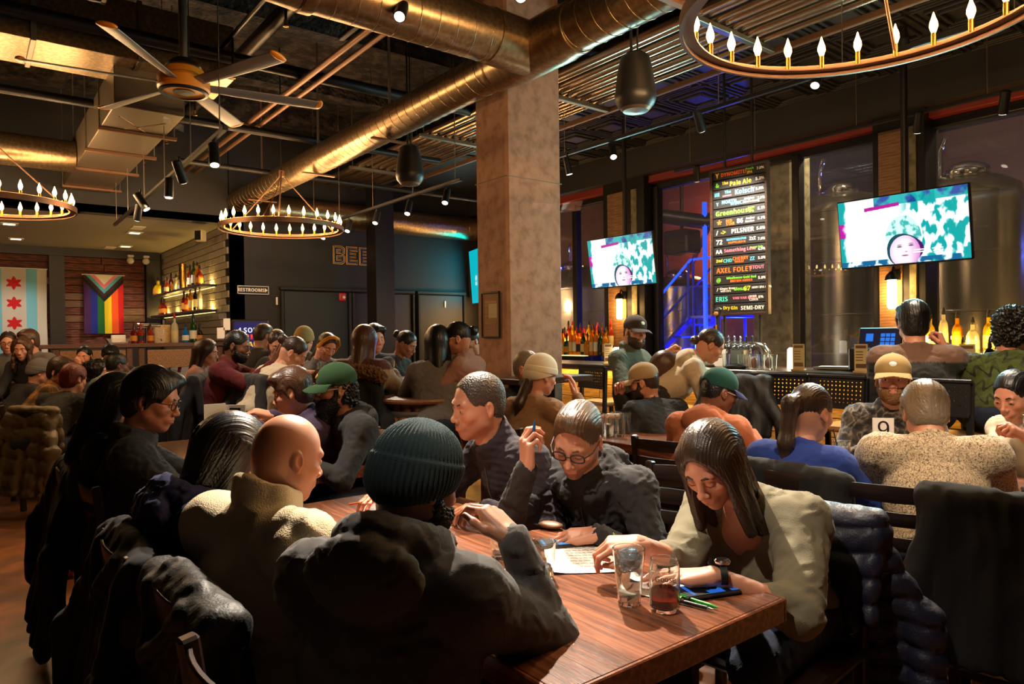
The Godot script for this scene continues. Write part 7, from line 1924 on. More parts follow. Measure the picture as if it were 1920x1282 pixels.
	person("woman in a white cardigan looking down, at the right edge of the picture", HEAD.P23, {"lv": 1, "fem": true, "yaw": -20, "hyaw": -12, "hpitch": 20, "hair": "lowbun", "hair_mat": "hair_black", "lid": 0.2, "top": "cream", "top_name": "cardigan", "lean": 0.2, "L": [Vector3(-1.02, 0.95, -3.6), Vector3(-0.5, 0.5, 0.4), Vector3(0.3, 1, 0), "curl"], "R": [Vector3(-1.1, 0.8, -3.5), Vector3(0.2, 0, 1), Vector3.UP, "flat"]})
func back_tables() -> void:
	var k := {"lv": 2, "table": 1.1, "seat": 0.72, "lean": 0.14}
	var add := func(label: String, h: Vector3, o: Dictionary) -> Node3D:
		var d := k.duplicate()
		d.merge(o, true)
		return person(label, h, d)
	add.call("bearded man in a maroon shirt leaning on the high table, facing right", HEAD.P24, {"lv": 1, "yaw": 150, "hyaw": 140, "hpitch": 14, "hair_mat": "hair_black", "beard": "full", "skin": "skin_brown", "top": "maroon", "top_name": "shirt", "collar": "shirt", "bulk": 1.16, "sw": 0.18, "L": [Vector3(-5.6, 1.12, -2.1), Vector3(0.5, 0.1, -0.6), Vector3.UP, "rest"], "R": [Vector3(-5.62, 1.22, -1.95), Vector3(0.4, 0.9, -0.4), Vector3(0.6, 0, 0.4), "flat"]})
	add.call("woman in a pink blouse with long dark hair, left of the maroon shirt", HEAD.P25, {"fem": true, "yaw": 165, "hyaw": 150, "hair": "long", "hair_mat": "hair_brown", "top": "pink", "top_name": "blouse"})
	add.call("man in a black shirt at the lit game screen, back turned", HEAD.P26, {"yaw": 200, "hyaw": 190, "hair_mat": "hair_brown", "top": "cloth_dark", "bulk": 1.1, "lid": 0.0})
	add.call("man with brown hair and beard looking down in front of the game screen", HEAD.P27, {"yaw": 30, "hyaw": 80, "hpitch": 26, "hair_mat": "hair_brown", "beard": "full", "top": "cloth_black", "lid": 0.0})
	add.call("person in a cream sweater with dark tied hair bent over the high table", HEAD.P28, {"lv": 1, "fem": true, "scale": 1.0, "yaw": 190, "hyaw": 150, "hpitch": 34, "hair": "bun", "hair_mat": "hair_brown", "top": "cream", "bulk": 1.15, "sw": 0.16, "lean": 0.24, "lid": 0.0})
	add.call("person in a pale knit cap behind the high table", HEAD.P29, {"yaw": 20, "hyaw": 230, "hpitch": 16, "hat": "beanie", "rib": 0.0, "hat_mat": "cap_khaki", "hair": "short", "top": "grey", "lid": 0.0})
	var hb := add.call("woman with a yellow headband in a grey sweater, hand against her face", HEAD.P30, {"lv": 1, "fem": true, "yaw": 40, "hyaw": 95, "hpitch": 24, "hroll": -10, "hair": "lowpony", "hair_mat": "hair_brown", "top": "grey", "lid": 0.0, "R": [Vector3(-5.72, 1.24, -2.35), Vector3(0.1, 1, -0.2), Vector3(-0.3, 0.2, 0.8), "curl"]}) as Node3D
	part(hb, "headband", mb().tube([Vector3(-0.093, -0.02, 0.01), Vector3(-0.088, 0.06, 0.045), Vector3(-0.05, 0.112, 0.065), Vector3(0, 0.125, 0.07), Vector3(0.05, 0.112, 0.065), Vector3(0.088, 0.06, 0.045), Vector3(0.093, -0.02, 0.01)], 0.022, 8, true, 0.5), M.yellow_band, "", hb.get_meta("pts").hx)
	add.call("person with long brown hair in a tan jacket with brown shoulders", HEAD.P31, {"lv": 1, "fem": true, "scale": 1.0, "yaw": 222, "hyaw": 216, "hair": "long", "hair_mat": "hair_chestnut", "top": "brown_jacket", "top_name": "jacket", "bulk": 1.15, "sw": 0.16, "lid": 0.0,
		"tint": func(v: Vector3, n: Vector3) -> Color: return Color(0.1, 0.03, 0.016) if v.y > 1.175 else Color(0.36, 0.24, 0.13)})
	add.call("young man with black hair facing right behind the tan jacket", HEAD.P32, {"yaw": 60, "hyaw": 88, "hpitch": 4, "hair": "full", "hair_mat": "hair_black", "top": "cloth_dark", "lid": 0.5})
	add.call("woman in a black short sleeved shirt looking at a phone", HEAD.P33, {"lv": 1, "fem": true, "yaw": 120, "hyaw": 125, "hpitch": 26, "hair": "bun", "hair_mat": "hair_black", "skin": "skin_olive", "top": "cloth_black", "top_name": "shirt", "bare": -1.0, "R": [Vector3(-5.5, 1.17, -3.3), Vector3(0.4, 0.6, -0.4), Vector3(0.5, 0, 0.3), "curl"], "L": [Vector3(-5.55, 1.14, -3.4), Vector3(0.4, 0.4, -0.4), Vector3.UP, "rest"]})
	add.call("woman in a grey sweater with long black hair, back to us", HEAD.P34, {"lv": 1, "fem": true, "scale": 1.0, "yaw": 235, "hyaw": 238, "hpitch": 6, "hair": "long", "hair_mat": "hair_black", "top": "grey", "bulk": 1.08, "lid": 0.0})
	add.call("woman in glasses and a pink plaid shirt with black hair in a bun, facing left", HEAD.P35, {"lv": 1, "fem": true, "yaw": -60, "hyaw": -36, "hpitch": 6, "hair": "bun", "hair_mat": "hair_black", "skin": "skin_tan", "glasses": "white_plastic", "top": "pink", "top_name": "shirt", "collar": "shirt"})
	add.call("person in dark clothes half hidden behind the column under the sconces", HEAD.P36, {"yaw": 30, "hyaw": 0, "hair_mat": "hair_black", "top": "green_fleece", "lid": 0.0})
func far_left() -> void:
	var k := {"lv": 2}
	var add := func(label: String, h: Vector3, o: Dictionary) -> Node3D:
		var d := k.duplicate()
		d.merge(o, true)
		return person(label, h, d)
	add.call("man in glasses and a grey shirt at the far left edge, facing right", HEAD.P37, {"yaw": 80, "hyaw": 80, "hair_mat": "hair_brown", "glasses": "black_plastic", "top": "grey", "seat": 0.7, "table": 1.0, "lid": 0.5})
	add.call("woman with brown hair facing us at far left", HEAD.P38, {"fem": true, "yaw": 60, "hyaw": 70, "hair": "wavy", "hair_mat": "hair_chestnut", "top": "cloth_dark", "seat": 0.7, "lid": 0.5})
	add.call("person behind the far left woman, under the pale flag", HEAD.P39, {"yaw": 40, "hyaw": 20, "hair": "full", "hair_mat": "hair_chestnut", "top": "grey", "seat": 0.7, "lid": 0.0})
	add.call("person in a dark jacket and grey knit cap, seen from behind at left", HEAD.P40, {"yaw": 200, "hyaw": 180, "hat": "beanie", "rib": 0.0, "hat_mat": "grey", "top": "cloth_dark", "bulk": 1.15, "lid": 0.0})
	add.call("man in a yellow plaid shirt with dark hair leaning right", HEAD.P41, {"lv": 1, "yaw": 180, "hyaw": 140, "hpitch": 16, "hair": "full", "hair_mat": "hair_brown", "top": "plaid", "top_name": "shirt", "collar": "shirt", "bulk": 1.15, "lid": 0.3})
	add.call("person with short red hair in a black sweater, seen from behind over the puffer jacket", HEAD.P42, {"lv": 1, "yaw": 222, "hyaw": 215, "hair": "full", "hair_mat": "hair_red", "top": "cloth_black", "bulk": 1.12, "lid": 0.0})
	add.call("bearded man facing us, hand at his mouth, by the service counter", HEAD.P43, {"yaw": 60, "hyaw": 64, "hpitch": 8, "hair_mat": "hair_black", "beard": "full", "top": "grey", "lid": 0.4, "R": [Vector3(-9.66, 1.12, -1.05), Vector3(0.1, 1, 0), Vector3(0.6, 0, 0.5), "curl"]})
	add.call("woman with long black hair left of the green shirt", HEAD.P44, {"fem": true, "yaw": 150, "hyaw": 150, "hair": "wavy", "hair_mat": "hair_black", "top": "cloth_dark", "lid": 0.0})
	var w := add.call("woman with glasses and a pale headband facing left", HEAD.P45, {"fem": true, "yaw": -20, "hyaw": 0, "hpitch": 14, "hair": "wavy", "hair_mat": "hair_brown", "glasses": "black_plastic", "top": "cloth_dark", "lid": 0.4}) as Node3D
	part(w, "headband", mb().tube([Vector3(-0.093, 0.0, 0.0), Vector3(-0.086, 0.07, 0.02), Vector3(0, 0.128, 0.03), Vector3(0.086, 0.07, 0.02), Vector3(0.093, 0.0, 0.0)], 0.014, 8, true, 0.5), M.label_cream, "", w.get_meta("pts").hx)
	add.call("person in a teal shirt with cropped black hair, seen from behind", HEAD.P46, {"lv": 1, "yaw": 205, "hyaw": 190, "hair_mat": "hair_black", "skin": "skin_brown", "top": "teal", "top_name": "shirt", "bulk": 1.18, "lid": 0.0})
	add.call("person with dark hair behind the pale headband, far left group", HEAD.P48, {"yaw": 60, "hyaw": 60, "hpitch": 30, "hair": "full", "hair_mat": "hair_black", "top": "cloth_black", "lid": 0.0})
func ladder_chair(p: Vector3, yaw: float, brown: bool, label: String) -> Node3D:
	var key := "chair brown" if brown else "chair"
	if proto.has(key): return dup(proto[key], p, yaw, label, "ladder back chairs")
	var m: Material = M.brown_chair if brown else M.chair_wood
	var t := thing("ladder_chair", label, "chair", p, yaw, "ladder back chairs")
	part(t, "seat", mb().box(Vector3(0, 0.445, 0), Vector3(0.42, 0.035, 0.4), 0.012), m)
	for sx: float in [-1, 1]:
		part(t, "leg", mb().box(Vector3(sx * 0.18, 0.215, 0.17), Vector3(0.038, 0.43, 0.038), 0.005), m)
		part(t, "rear_post", mb().box(Vector3(sx * 0.185, 0.22, -0.185), Vector3(0.036, 0.44, 0.04), 0.005, Basis(Vector3.RIGHT, -0.04)).box(Vector3(sx * 0.185, 0.64, -0.218), Vector3(0.034, 0.44, 0.038), 0.006, Basis(Vector3.RIGHT, -0.14)), m)
	for k in 4:
		var rings := []
		var y := 0.53 + k * 0.095
		for i in 9:
			var x := -0.175 + i * 0.35 / 8
			var z := -0.2 - (y - 0.5) * 0.14 - 0.03 * (1.0 - pow(x / 0.175, 2.0))
			var h := 0.026 + (0.006 * (1.0 - pow(x / 0.175, 2.0)) if k == 3 else 0.0)
			rings.append([Vector3(x, y - h, z + 0.008), Vector3(x, y + h, z + 0.001), Vector3(x, y + h, z - 0.013), Vector3(x, y - h, z - 0.006)])
		part(t, "slat", mb().loft(rings), m)
	for z: float in [0.17, -0.19]: part(t, "stretcher", mb().box(Vector3(0, 0.2, z), Vector3(0.35, 0.03, 0.018), 0.004), m)
	for x: float in [0.18, -0.18]: part(t, "stretcher", mb().box(Vector3(x, 0.15, 0), Vector3(0.018, 0.03, 0.34), 0.004), m)
	proto[key] = t
	return t
func dining_table(c: Vector3, s: Vector3, label: String, m: Material, planks := 7) -> void:
	var t := thing("table", label, "table", Vector3(c.x, 0, c.z))
	var n := planks
	for k in n:
		var w := s.z / n
		part(t, "plank", mb().box(Vector3.ZERO, Vector3(s.x, 0.05, w - 0.0001), 0.0005), M["oak_%d" % ((k * 2 + k / 3) % 3)] if m == M.oak_table else m, "", X(Vector3(0, s.y - 0.025, -s.z / 2 + w * (k + 0.5))))
	part(t, "edge_band", mb().box(Vector3(0, s.y - 0.03, s.z / 2 + 0.006), Vector3(s.x + 0.024, 0.06, 0.012), 0.003).box(Vector3(0, s.y - 0.03, -s.z / 2 - 0.006), Vector3(s.x + 0.024, 0.06, 0.012), 0.003).box(Vector3(s.x / 2 + 0.006, s.y - 0.03, 0), Vector3(0.012, 0.06, s.z), 0.003).box(Vector3(-s.x / 2 - 0.006, s.y - 0.03, 0), Vector3(0.012, 0.06, s.z), 0.003), m)
	for x: float in ([-s.x * 0.32, s.x * 0.32] if s.x > 1.0 else [0.0]):
		part(t, "pedestal", mb().tube([Vector3(x, 0.03, 0), Vector3(x, s.y - 0.055, 0)], 0.038, 14), M.black_metal)
		part(t, "foot", mb().box(Vector3(x, 0.02, 0), Vector3(0.07, 0.035, s.z * 0.75), 0.01).box(Vector3(x, 0.02, 0), Vector3(0.5, 0.035, 0.07), 0.01), M.black_metal)
func high_stool(p: Vector3, yaw: float, label: String) -> void:
	if proto.has("high"):
		dup(proto.high, p, yaw, label, "high stools at the back tables")
		return
	var t := thing("high_stool", label, "stool", p, yaw, "high stools at the back tables")
	part(t, "seat", mb().box(Vector3(0, 0.73, 0), Vector3(0.38, 0.03, 0.38), 0.01), M.chair_wood)
	for sx: float in [-1, 1]:
		for sz: float in [-1, 1]: part(t, "leg", mb().box(Vector3(sx * 0.17, 0.36, sz * 0.17), Vector3(0.03, 0.72, 0.03), 0.004), M.black_metal)
		part(t, "back_post", mb().box(Vector3(sx * 0.17, 0.9, -0.2), Vector3(0.03, 0.4, 0.03), 0.004, Basis(Vector3.RIGHT, -0.1)), M.black_metal)
	part(t, "back_rest", mb().box(Vector3(0, 1.03, -0.215), Vector3(0.37, 0.1, 0.02), 0.006), M.chair_wood)
	proto.high = t
func furniture() -> void:
	dining_table(Vector3(-1.86, 0, -1.24), Vector3(1.76, 0.75, 0.74), "reddish brown plank table in the foreground with glasses and phones", M.oak_table)
	dining_table(Vector3(-4.2, 0, -1.26), Vector3(1.66, 0.75, 0.74), "reddish brown plank table marked 7 behind the bald man", M.oak_table)
	dining_table(Vector3(-1.5, 0, -3.42), Vector3(1.9, 0.75, 0.62), "reddish brown plank table marked 9 at the right", M.oak_table)
	dining_table(Vector3(-3.15, 0, -3.47), Vector3(1.5, 0.75, 0.6), "plank table between the cream beanie and the tan cap", M.oak_table)
	dining_table(Vector3(-8.1, 0, -1.0), Vector3(1.7, 0.75, 0.5), "plank table of the far left group in front of the service counter", M.oak_table)
	dining_table(Vector3(-5.4, 0, -2.35), Vector3(0.8, 1.07, 0.5), "high table at the left back, by the cream sweater and the yellow headband", M.ledge_wood, 5)
	dining_table(Vector3(-5.25, 0, -2.95), Vector3(0.75, 1.07, 0.46), "high table behind the tan corduroy jacket", M.ledge_wood, 5)
	dining_table(Vector3(-9.4, 0, -0.5), Vector3(0.5, 0.98, 0.5), "small high table at the far left edge", M.ledge_wood, 5)
	var hl := thing("high_ledge_table", "dark high table top beside the concrete column behind the cream beanie", "table", Vector3(-3.97, 0, -3.4))
	part(hl, "table_top", mb().box(Vector3(0, 1.09, 0.02), Vector3(0.34, 0.045, 0.72), 0.006), M.ledge_wood)
	part(hl, "pedestal", mb().tube([Vector3(-0.05, 0, -0.1), Vector3(-0.05, 1.07, -0.1)], 0.035, 12), M.black_metal)
	part(hl, "foot", mb().lathe([Vector2(0.16, 0), Vector2(0.16, 0.015), Vector2(0.03, 0.03)], 20, X(Vector3(-0.05, 0, -0.1))), M.black_metal)
	# barrel table
	var b := thing("barrel_table", "wooden barrel with hoops used as a table, left of the column", "barrel", Vector3(-4.42, 0, -2.62))
	for k in 18:
		var a := TAU * k / 18
		var rings := []
		for i in 9:
			var y := i * 0.94 / 8
			var r := 0.25 + 0.06 * (1.0 - pow(y / 0.47 - 1.0, 2.0))
			var h := PI / 18 - 0.006
			rings.append([Vector3(cos(a - h) * r, y, sin(a - h) * r), Vector3(cos(a) * (r + 0.004), y, sin(a) * (r + 0.004)), Vector3(cos(a + h) * r, y, sin(a + h) * r), Vector3(cos(a) * (r - 0.025), y, sin(a) * (r - 0.025))])
		part(b, "stave", mb().loft(rings), M.barrel_wood)
	for y: float in [0.06, 0.2, 0.74, 0.88]:
		var r := 0.254 + 0.06 * (1.0 - pow(y / 0.47 - 1.0, 2.0)) + 0.004
		part(b, "hoop", mb().lathe([Vector2(r, y - 0.02), Vector2(r + 0.003, y), Vector2(r, y + 0.02)], 36), M.galv_dull)
	part(b, "barrel_head", mb().lathe([Vector2(0.245, 0.93), Vector2(0.245, 0.95), Vector2(0, 0.95)], 36), M.barrel_wood)
	part(b, "round_top", mb().lathe([Vector2(0, 0.955), Vector2(0.31, 0.955), Vector2(0.315, 0.97), Vector2(0.31, 0.985), Vector2(0, 0.985)], 40), M.barrel_wood)
	# chairs of the seated guests
	for e: Array in [
		[Vector3(-1.27, 0, -0.59), PI + 0.1, false, "dark ladder back chair under the man in the teal beanie"],
		[Vector3(-1.74, 0, -0.62), PI + 0.05, false, "dark ladder back chair under the bald man, draped with the black puffer jacket"],
		[Vector3(-2.24, 0, -0.58), PI, false, "dark ladder back chair under the navy hoodie, draped with a black coat"],
		[Vector3(-3.3, 0, -0.64), PI, false, "dark ladder back chair under the man in the black jacket, its slats visible at left"],
		[Vector3(-3.72, 0, -0.6), PI, false, "dark ladder back chair at left carrying the long black coat with a hanging sleeve"],
		[Vector3(-2.22, 0, -1.86), 0.0, false, "dark ladder back chair under the man in the ribbed sweater"],
		[Vector3(-1.86, 0, -2.16), 0.12, false, "dark ladder back chair pushed back behind the man with glasses"],
		[Vector3(-1.2, 0, -1.93), 0.1, false, "dark ladder back chair under the woman in the olive knit, draped with the quilted jacket"],
		[Vector3(-3.6, 0, -1.85), -0.1, true, "brown ladder back chair under the bearded man in the green cap"],
		[Vector3(-3.22, 0, -1.66), -0.2, true, "brown ladder back chair, empty, left of the teal beanie"],
		[Vector3(-3.9, 0, -1.75), -0.3, true, "brown ladder back chair under the person in the purple cardigan"],
		[Vector3(-1.58, 0, -2.9), PI, false, "dark ladder back chair under the woman in the blue sweater, a black jacket on it"],
		[Vector3(-1.26, 0, -2.95), PI + 0.3, false, "dark ladder back chair under the man in the patterned shirt"],
		[Vector3(-0.9, 0, -2.98), PI + 0.1, false, "dark ladder back chair at right, hidden by the large black garment"],
		[Vector3(-1.78, 0, -4.05), 0.3, false, "dark ladder back chair under the man in the camouflage jacket"],
		[Vector3(-1.12, 0, -4.05), -0.2, false, "dark ladder back chair under the woman in the white cardigan"],
		[Vector3(-3.52, 0, -2.9), PI, false, "dark ladder back chair under the woman in the cream beanie"],
		[Vector3(-2.52, 0, -3.2), PI + 0.2, false, "dark ladder back chair under the person in the orange hoodie"],
		[Vector3(-3.25, 0, -4.0), -1.8, false, "dark ladder back chair under the man in the tan cap"],
		[Vector3(-3.9, 0, -3.14), 1.6, false, "dark ladder back chair under the older man by the column"],
		[Vector3(-7.1, 0, -0.62), PI + 0.6, false, "dark ladder back chair under the red haired person, draped with the olive puffer jacket"],
		[Vector3(-7.86, 0, -0.5), PI, false, "dark ladder back chair under the man in yellow plaid"],
		[Vector3(-8.6, 0, -0.45), PI, false, "dark ladder back chair under the person in the grey knit cap"],
		[Vector3(-8.1, 0, -1.35), 3.6, false, "dark ladder back chair under the person in the teal shirt"],
	]:
		ladder_chair(e[0], e[1], e[2], e[3])
	for e: Array in [[Vector3(-5.62, 0, -2.0), 3.3, "high stool under the person in the cream sweater"], [Vector3(-4.86, 0, -2.36), 3.9, "high stool under the tan corduroy jacket"], [Vector3(-4.62, 0, -2.84), 4.1, "high stool under the woman in the grey sweater with long black hair"], [Vector3(-5.9, 0, -2.56), 0.7, "high stool under the woman with the yellow headband"], [Vector3(-6.8, 0, -1.68), 2.9, "high stool under the woman in the pink blouse"], [Vector3(-6.0, 0, -1.72), 2.6, "high stool under the man in the maroon shirt"]]:
		high_stool(e[0], e[1], e[2])
func phone(p: Vector3, yaw: float, label: String, tint: Color) -> void:
	var t := thing("phone", label, "phone", p, yaw)
	part(t, "case", mb().box(Vector3(0, 0.0055, 0), Vector3(0.078, 0.011, 0.158), 0.004), M.black_plastic)
	part(t, "screen", mb().box(Vector3(0, 0.0115, 0), Vector3(0.069, 0.001, 0.147)), glow("phone_screen_glow_%d" % int(p.x * -100), Color(0.02, 0.03, 0.05), 0.6))
	part(t, "screen_picture", mb().box(Vector3(0, 0.0122, -0.01), Vector3(0.067, 0.001, 0.045)).box(Vector3(0, 0.0122, -0.062), Vector3(0.067, 0.001, 0.02)).box(Vector3(0, 0.0122, 0.055), Vector3(0.06, 0.001, 0.01)), glow("phone_picture_glow_%d" % int(p.x * -100), tint, 0.9))
	part(t, "screen_figure", mb().ball(Vector3(0.003, 0.0122, -0.012), Vector3(0.012, 0.001, 0.016)).box(Vector3(-0.002, 0.0122, 0.006), Vector3(0.032, 0.0012, 0.014)), M.label_black)
func sheet(p: Vector3, yaw: float, w: float, h: float, label: String, lines: int) -> void:
	var m := mb()
	var rings := []
	for i in 7:
		var row := []
		for j in 9:
			var u := i / 6.0 - 0.5
			var v := j / 8.0 - 0.5
			row.append(Vector3(u * w, 0.0015 + 0.006 * pow(absf(u * 2.0), 4.0) * (0.5 + v), v * h))
		rings.append(row)
	m.loft(rings, false)
	M.paper.cull_mode = BaseMaterial3D.CULL_DISABLED
	var t := solo("paper_sheet", m, M.paper, label, "paper", "", X(p, yaw))
	var wr := mb()
	for k in lines:
		var z := -h * 0.4 + h * 0.8 * k / lines
		var x := -w * 0.4 + rng.randf() * 0.02
		while x < w * (0.1 + 0.3 * rng.randf()):
			var l := 0.008 + rng.randf() * 0.014
			wr.tube([Vector3(x, 0.0026, z), Vector3(x + l * 0.5, 0.0026, z - 0.003 * rng.randf()), Vector3(x + l, 0.0026, z + 0.002)], 0.0005, 3, false)
			x += l + 0.004
	part(t, "handwriting", wr, M.ink)
func table_card(p: Vector3, yaw: float, s: String, label: String) -> void:
	var t := thing("table_number_card", label, "table card", p, yaw)
	part(t, "card", mb().box(Vector3(0, 0.075, 0), Vector3(0.1, 0.13, 0.003)), M.white_paint)
	if s: part(t, "number", text(s, 0.085, 0.001, false), M.ink, "", X(Vector3(0, 0.078, 0.0018)))
	part(t, "stand", mb().box(Vector3(0, 0.006, 0), Vector3(0.06, 0.012, 0.04), 0.003), M.black_metal)
func tabletop() -> void:
	var y := 0.7515
	glassware("water_glass", Vector3(-1.195, y, -1.29), 0.027, 0.041, 0.137, 0.86, M.water, "tall glass of iced water on the foreground table", "", 8)
	var can := thing("beer_glass", "can shaped glass of red ale with white lettering on the foreground table", "glass", Vector3(-1.112, y, -1.325))
	part(can, "glass_wall", mb().lathe([Vector2(0, 0), Vector2(0.03, 0), Vector2(0.0365, 0.012), Vector2(0.037, 0.1), Vector2(0.033, 0.118), Vector2(0.0335, 0.124), Vector2(0.031, 0.124), Vector2(0.031, 0.118), Vector2(0.0345, 0.1), Vector2(0.0335, 0.014), Vector2(0, 0.008)], 32), M.tumbler_solid)
	part(can, "ale", mb().lathe([Vector2(0, 0.0085), Vector2(0.032, 0.0145), Vector2(0.0335, 0.05), Vector2(0, 0.05)], 28), M.red_ale)
	for e: Array in [["Goose", 0.086], ["can", 0.072]]: part(can, "lettering", text(e[0], 0.0125, 0.0008, false, true), M.ink, "", Transform3D(Basis(Vector3.UP, 0.75), Vector3(sin(0.75) * 0.0373, e[1], cos(0.75) * 0.0373)))
	glassware("short_glass", Vector3(-1.69, y, -1.265), 0.028, 0.036, 0.09, 0.2, M.water, "nearly empty short glass under the beanie man's hand")
	glassware("short_glass", Vector3(-1.475, y, -1.25), 0.027, 0.036, 0.1, 0.25, M.water, "short glass half hidden by the beanie man's sleeve", "", 2)
	phone(Vector3(-1.665, y, -1.48), -0.42, "phone with a lit picture feed in front of the man with glasses", Color(0.15, 0.6, 0.9))
	phone(Vector3(-1.115, y, -1.495), -0.35, "phone showing a dark figure on blue beside the green pen", Color(0.15, 0.4, 0.8))
	sheet(Vector3(-1.53, y, -1.45), 0.95, 0.216, 0.28, "handwritten white answer sheet in the middle of the foreground table", 9)
	sheet(Vector3(-1.22, y, -1.455), 0.35, 0.14, 0.2, "smaller white sheet under the sweater woman's left hand", 8)
	pen("pen", Vector3(-1.095, y + 0.005, -1.418), Vector3(1, 0, -0.08), mat("pen_green", Color(0.1, 0.55, 0.08), 0.3), M.pen_green, "bright green pen lying beside the beer glass")
	pen("pen", Vector3(-1.09, y + 0.005, -1.394), Vector3(1, 0, -0.2), M.black_plastic, M.chrome, "black pen with silver tip lying in front of the green pen")
	pen("pen", Vector3(-1.365, y + 0.075, -1.44), Vector3(0.75, -0.35, 0.35), mat("pen_olive", Color(0.3, 0.45, 0.1), 0.35), M.chrome, "green pen held in the sweater woman's right hand")
	pen("pen", Vector3(-1.775, 1.075, -1.465), Vector3(0.05, 0.95, -0.1), mat("pen_blue", Color(0.08, 0.35, 0.6), 0.3), M.pen_blue, "blue pen held upright by the man with glasses")
	solo("napkin", mb().ball(Vector3(-1.83, y + 0.012, -1.585), Vector3(0.05, 0.013, 0.03), Basis(Vector3.UP, 0.4), 9, 5), M.rusty, "crumpled brown napkin beside the lit phone", "napkin")
	glassware("water_glass", Vector3(-2.62, y, -1.42), 0.026, 0.034, 0.12, 0.4, M.water, "glass with a straw between the bald man and the beanie", "", 2)
	solo("straw", mb().tube([Vector3(-2.62, y + 0.03, -1.42), Vector3(-2.635, y + 0.19, -1.43)], 0.003, 6), M.black_plastic, "black straw in the glass between the bald man and the beanie", "straw")
	solo("pencil", mb().tube([Vector3(-2.5, y + 0.03, -1.15), Vector3(-2.42, y + 0.05, -1.22)], 0.004, 6), M.orange_pencil if M.has("orange_pencil") else mat("orange_pencil", Color(0.8, 0.4, 0.08), 0.5), "orange pencil on the table beside the bald man's chest", "pencil")
	# table marked 7
	table_card(Vector3(-3.40, 0.97, -1.00), 0.75, "7", "white card with the number 7 held up at the second table")
	table_card(Vector3(-3.41, 0.98, -0.91), 1.7, "", "plain white card held beside the number 7")
	glassware("water_glass", Vector3(-3.62, y, -0.92), 0.03, 0.04, 0.13, 0.6, M.water, "large water glass in front of the man in the black jacket", "", 2)
	solo("red_candle_cup", mb().lathe([Vector2(0, 0), Vector2(0.03, 0), Vector2(0.034, 0.06), Vector2(0.03, 0.06), Vector2(0.027, 0.01), Vector2(0, 0.01)], 18), M.cap_red, "small red cup on the table marked 7 by the purple cardigan", "cup", "", X(Vector3(-3.42, y, -1.12)))
	# table marked 9
	table_card(Vector3(-1.63, y + 0.09, -3.62), 0.75, "9", "white card with the number 9 at the right table")
	var cg := glassware("cola_glass", Vector3(-1.68, y, -3.3), 0.03, 0.04, 0.14, 0.7, M.cola, "glass of cola with a straw on the table marked 9", "", 3)
	part(cg, "straw", mb().tube([Vector3(0, 0.02, 0), Vector3(-0.03, 0.2, 0.02)], 0.003, 6), M.black_plastic)
	for e: Array in [[-1.58, -3.36, "first water glass right of the cola on the table marked 9"], [-1.62, -3.5, "second water glass behind the cola on the table marked 9"], [-1.0, -3.6, "water glass held by the woman in the white cardigan"]]:
		glassware("water_glass", Vector3(e[0], y if e[0] < -1.1 else 0.92, e[1]), 0.028, 0.038, 0.13, 0.6, M.water, e[2], "", 3)
	solo("paper_sheet", mb().box(Vector3(-1.52, y + 0.001, -3.25), Vector3(0.14, 0.002, 0.2)), M.paper, "white answer sheet beside the cola glass", "paper")
	solo("phone_black", mb().box(Vector3(-0.93, y + 0.006, -3.4), Vector3(0.08, 0.012, 0.16), 0.004, Basis(Vector3.UP, 0.5)), M.black_plastic, "black phone at the right edge on the table marked 9", "phone")
	# table between the beanie and the tan cap
	for k in 5: glassware("water_glass", Vector3(-3.32 + 0.075 * (k % 3), y, -3.32 - 0.09 * (k / 3) - 0.02 * k), 0.027, 0.037, 0.14, 0.5 if k % 2 else 0.0, M.water, "water glass in the cluster in front of the tan capped man", "glasses in front of the tan capped man")
	solo("clear_sign", mb().box(Vector3(-3.45, y + 0.1, -3.4), Vector3(0.1, 0.2, 0.004), 0.001, Basis(Vector3.UP, 0.8)), M.pane, "clear plastic menu stand among the glasses by the tan cap", "menu stand")
	# high tables
	for e: Array in [[-5.2, -2.78, "tall glass with a lemon slice on the high table right of the tan jacket"], [-5.0, -2.95, "tall glass right of the lemon glass on the high table"], [-5.45, -2.3, "glass of pale beer by the grey sweater"], [-5.3, -2.22, "empty glass left of the pale beer"], [-5.26, -2.3, "second empty glass by the pale beer"]]:
		var gz := glassware("tall_glass", Vector3(e[0], 1.072, e[1]), 0.026, 0.034, 0.15, 0.5 if "beer" in e[2] or "lemon" in e[2] else 0.0, M.liquor_yellow if "pale beer" == e[2].substr(9, 9) else M.water, e[2])
		if "lemon" in e[2]: part(gz, "lemon_slice", mb().ball(Vector3(0.005, 0.07, 0.018), Vector3(0.018, 0.018, 0.004)), M.liquor_yellow)
	solo("phone_lit", mb().box(Vector3(-5.42, 1.24, -3.34), Vector3(0.012, 0.14, 0.075), 0.003, Basis(Vector3.UP, 0.5)), glow("small_phone_screen_glow", Color(0.3, 0.6, 0.9), 0.6), "lit phone in the hands of the woman in the black shirt", "phone")
	solo("napkin_stack", mb().box(Vector3(-5.2, 1.08, -2.42), Vector3(0.2, 0.02, 0.14), 0.003), M.paper, "white paper stack on the left high table", "napkins")
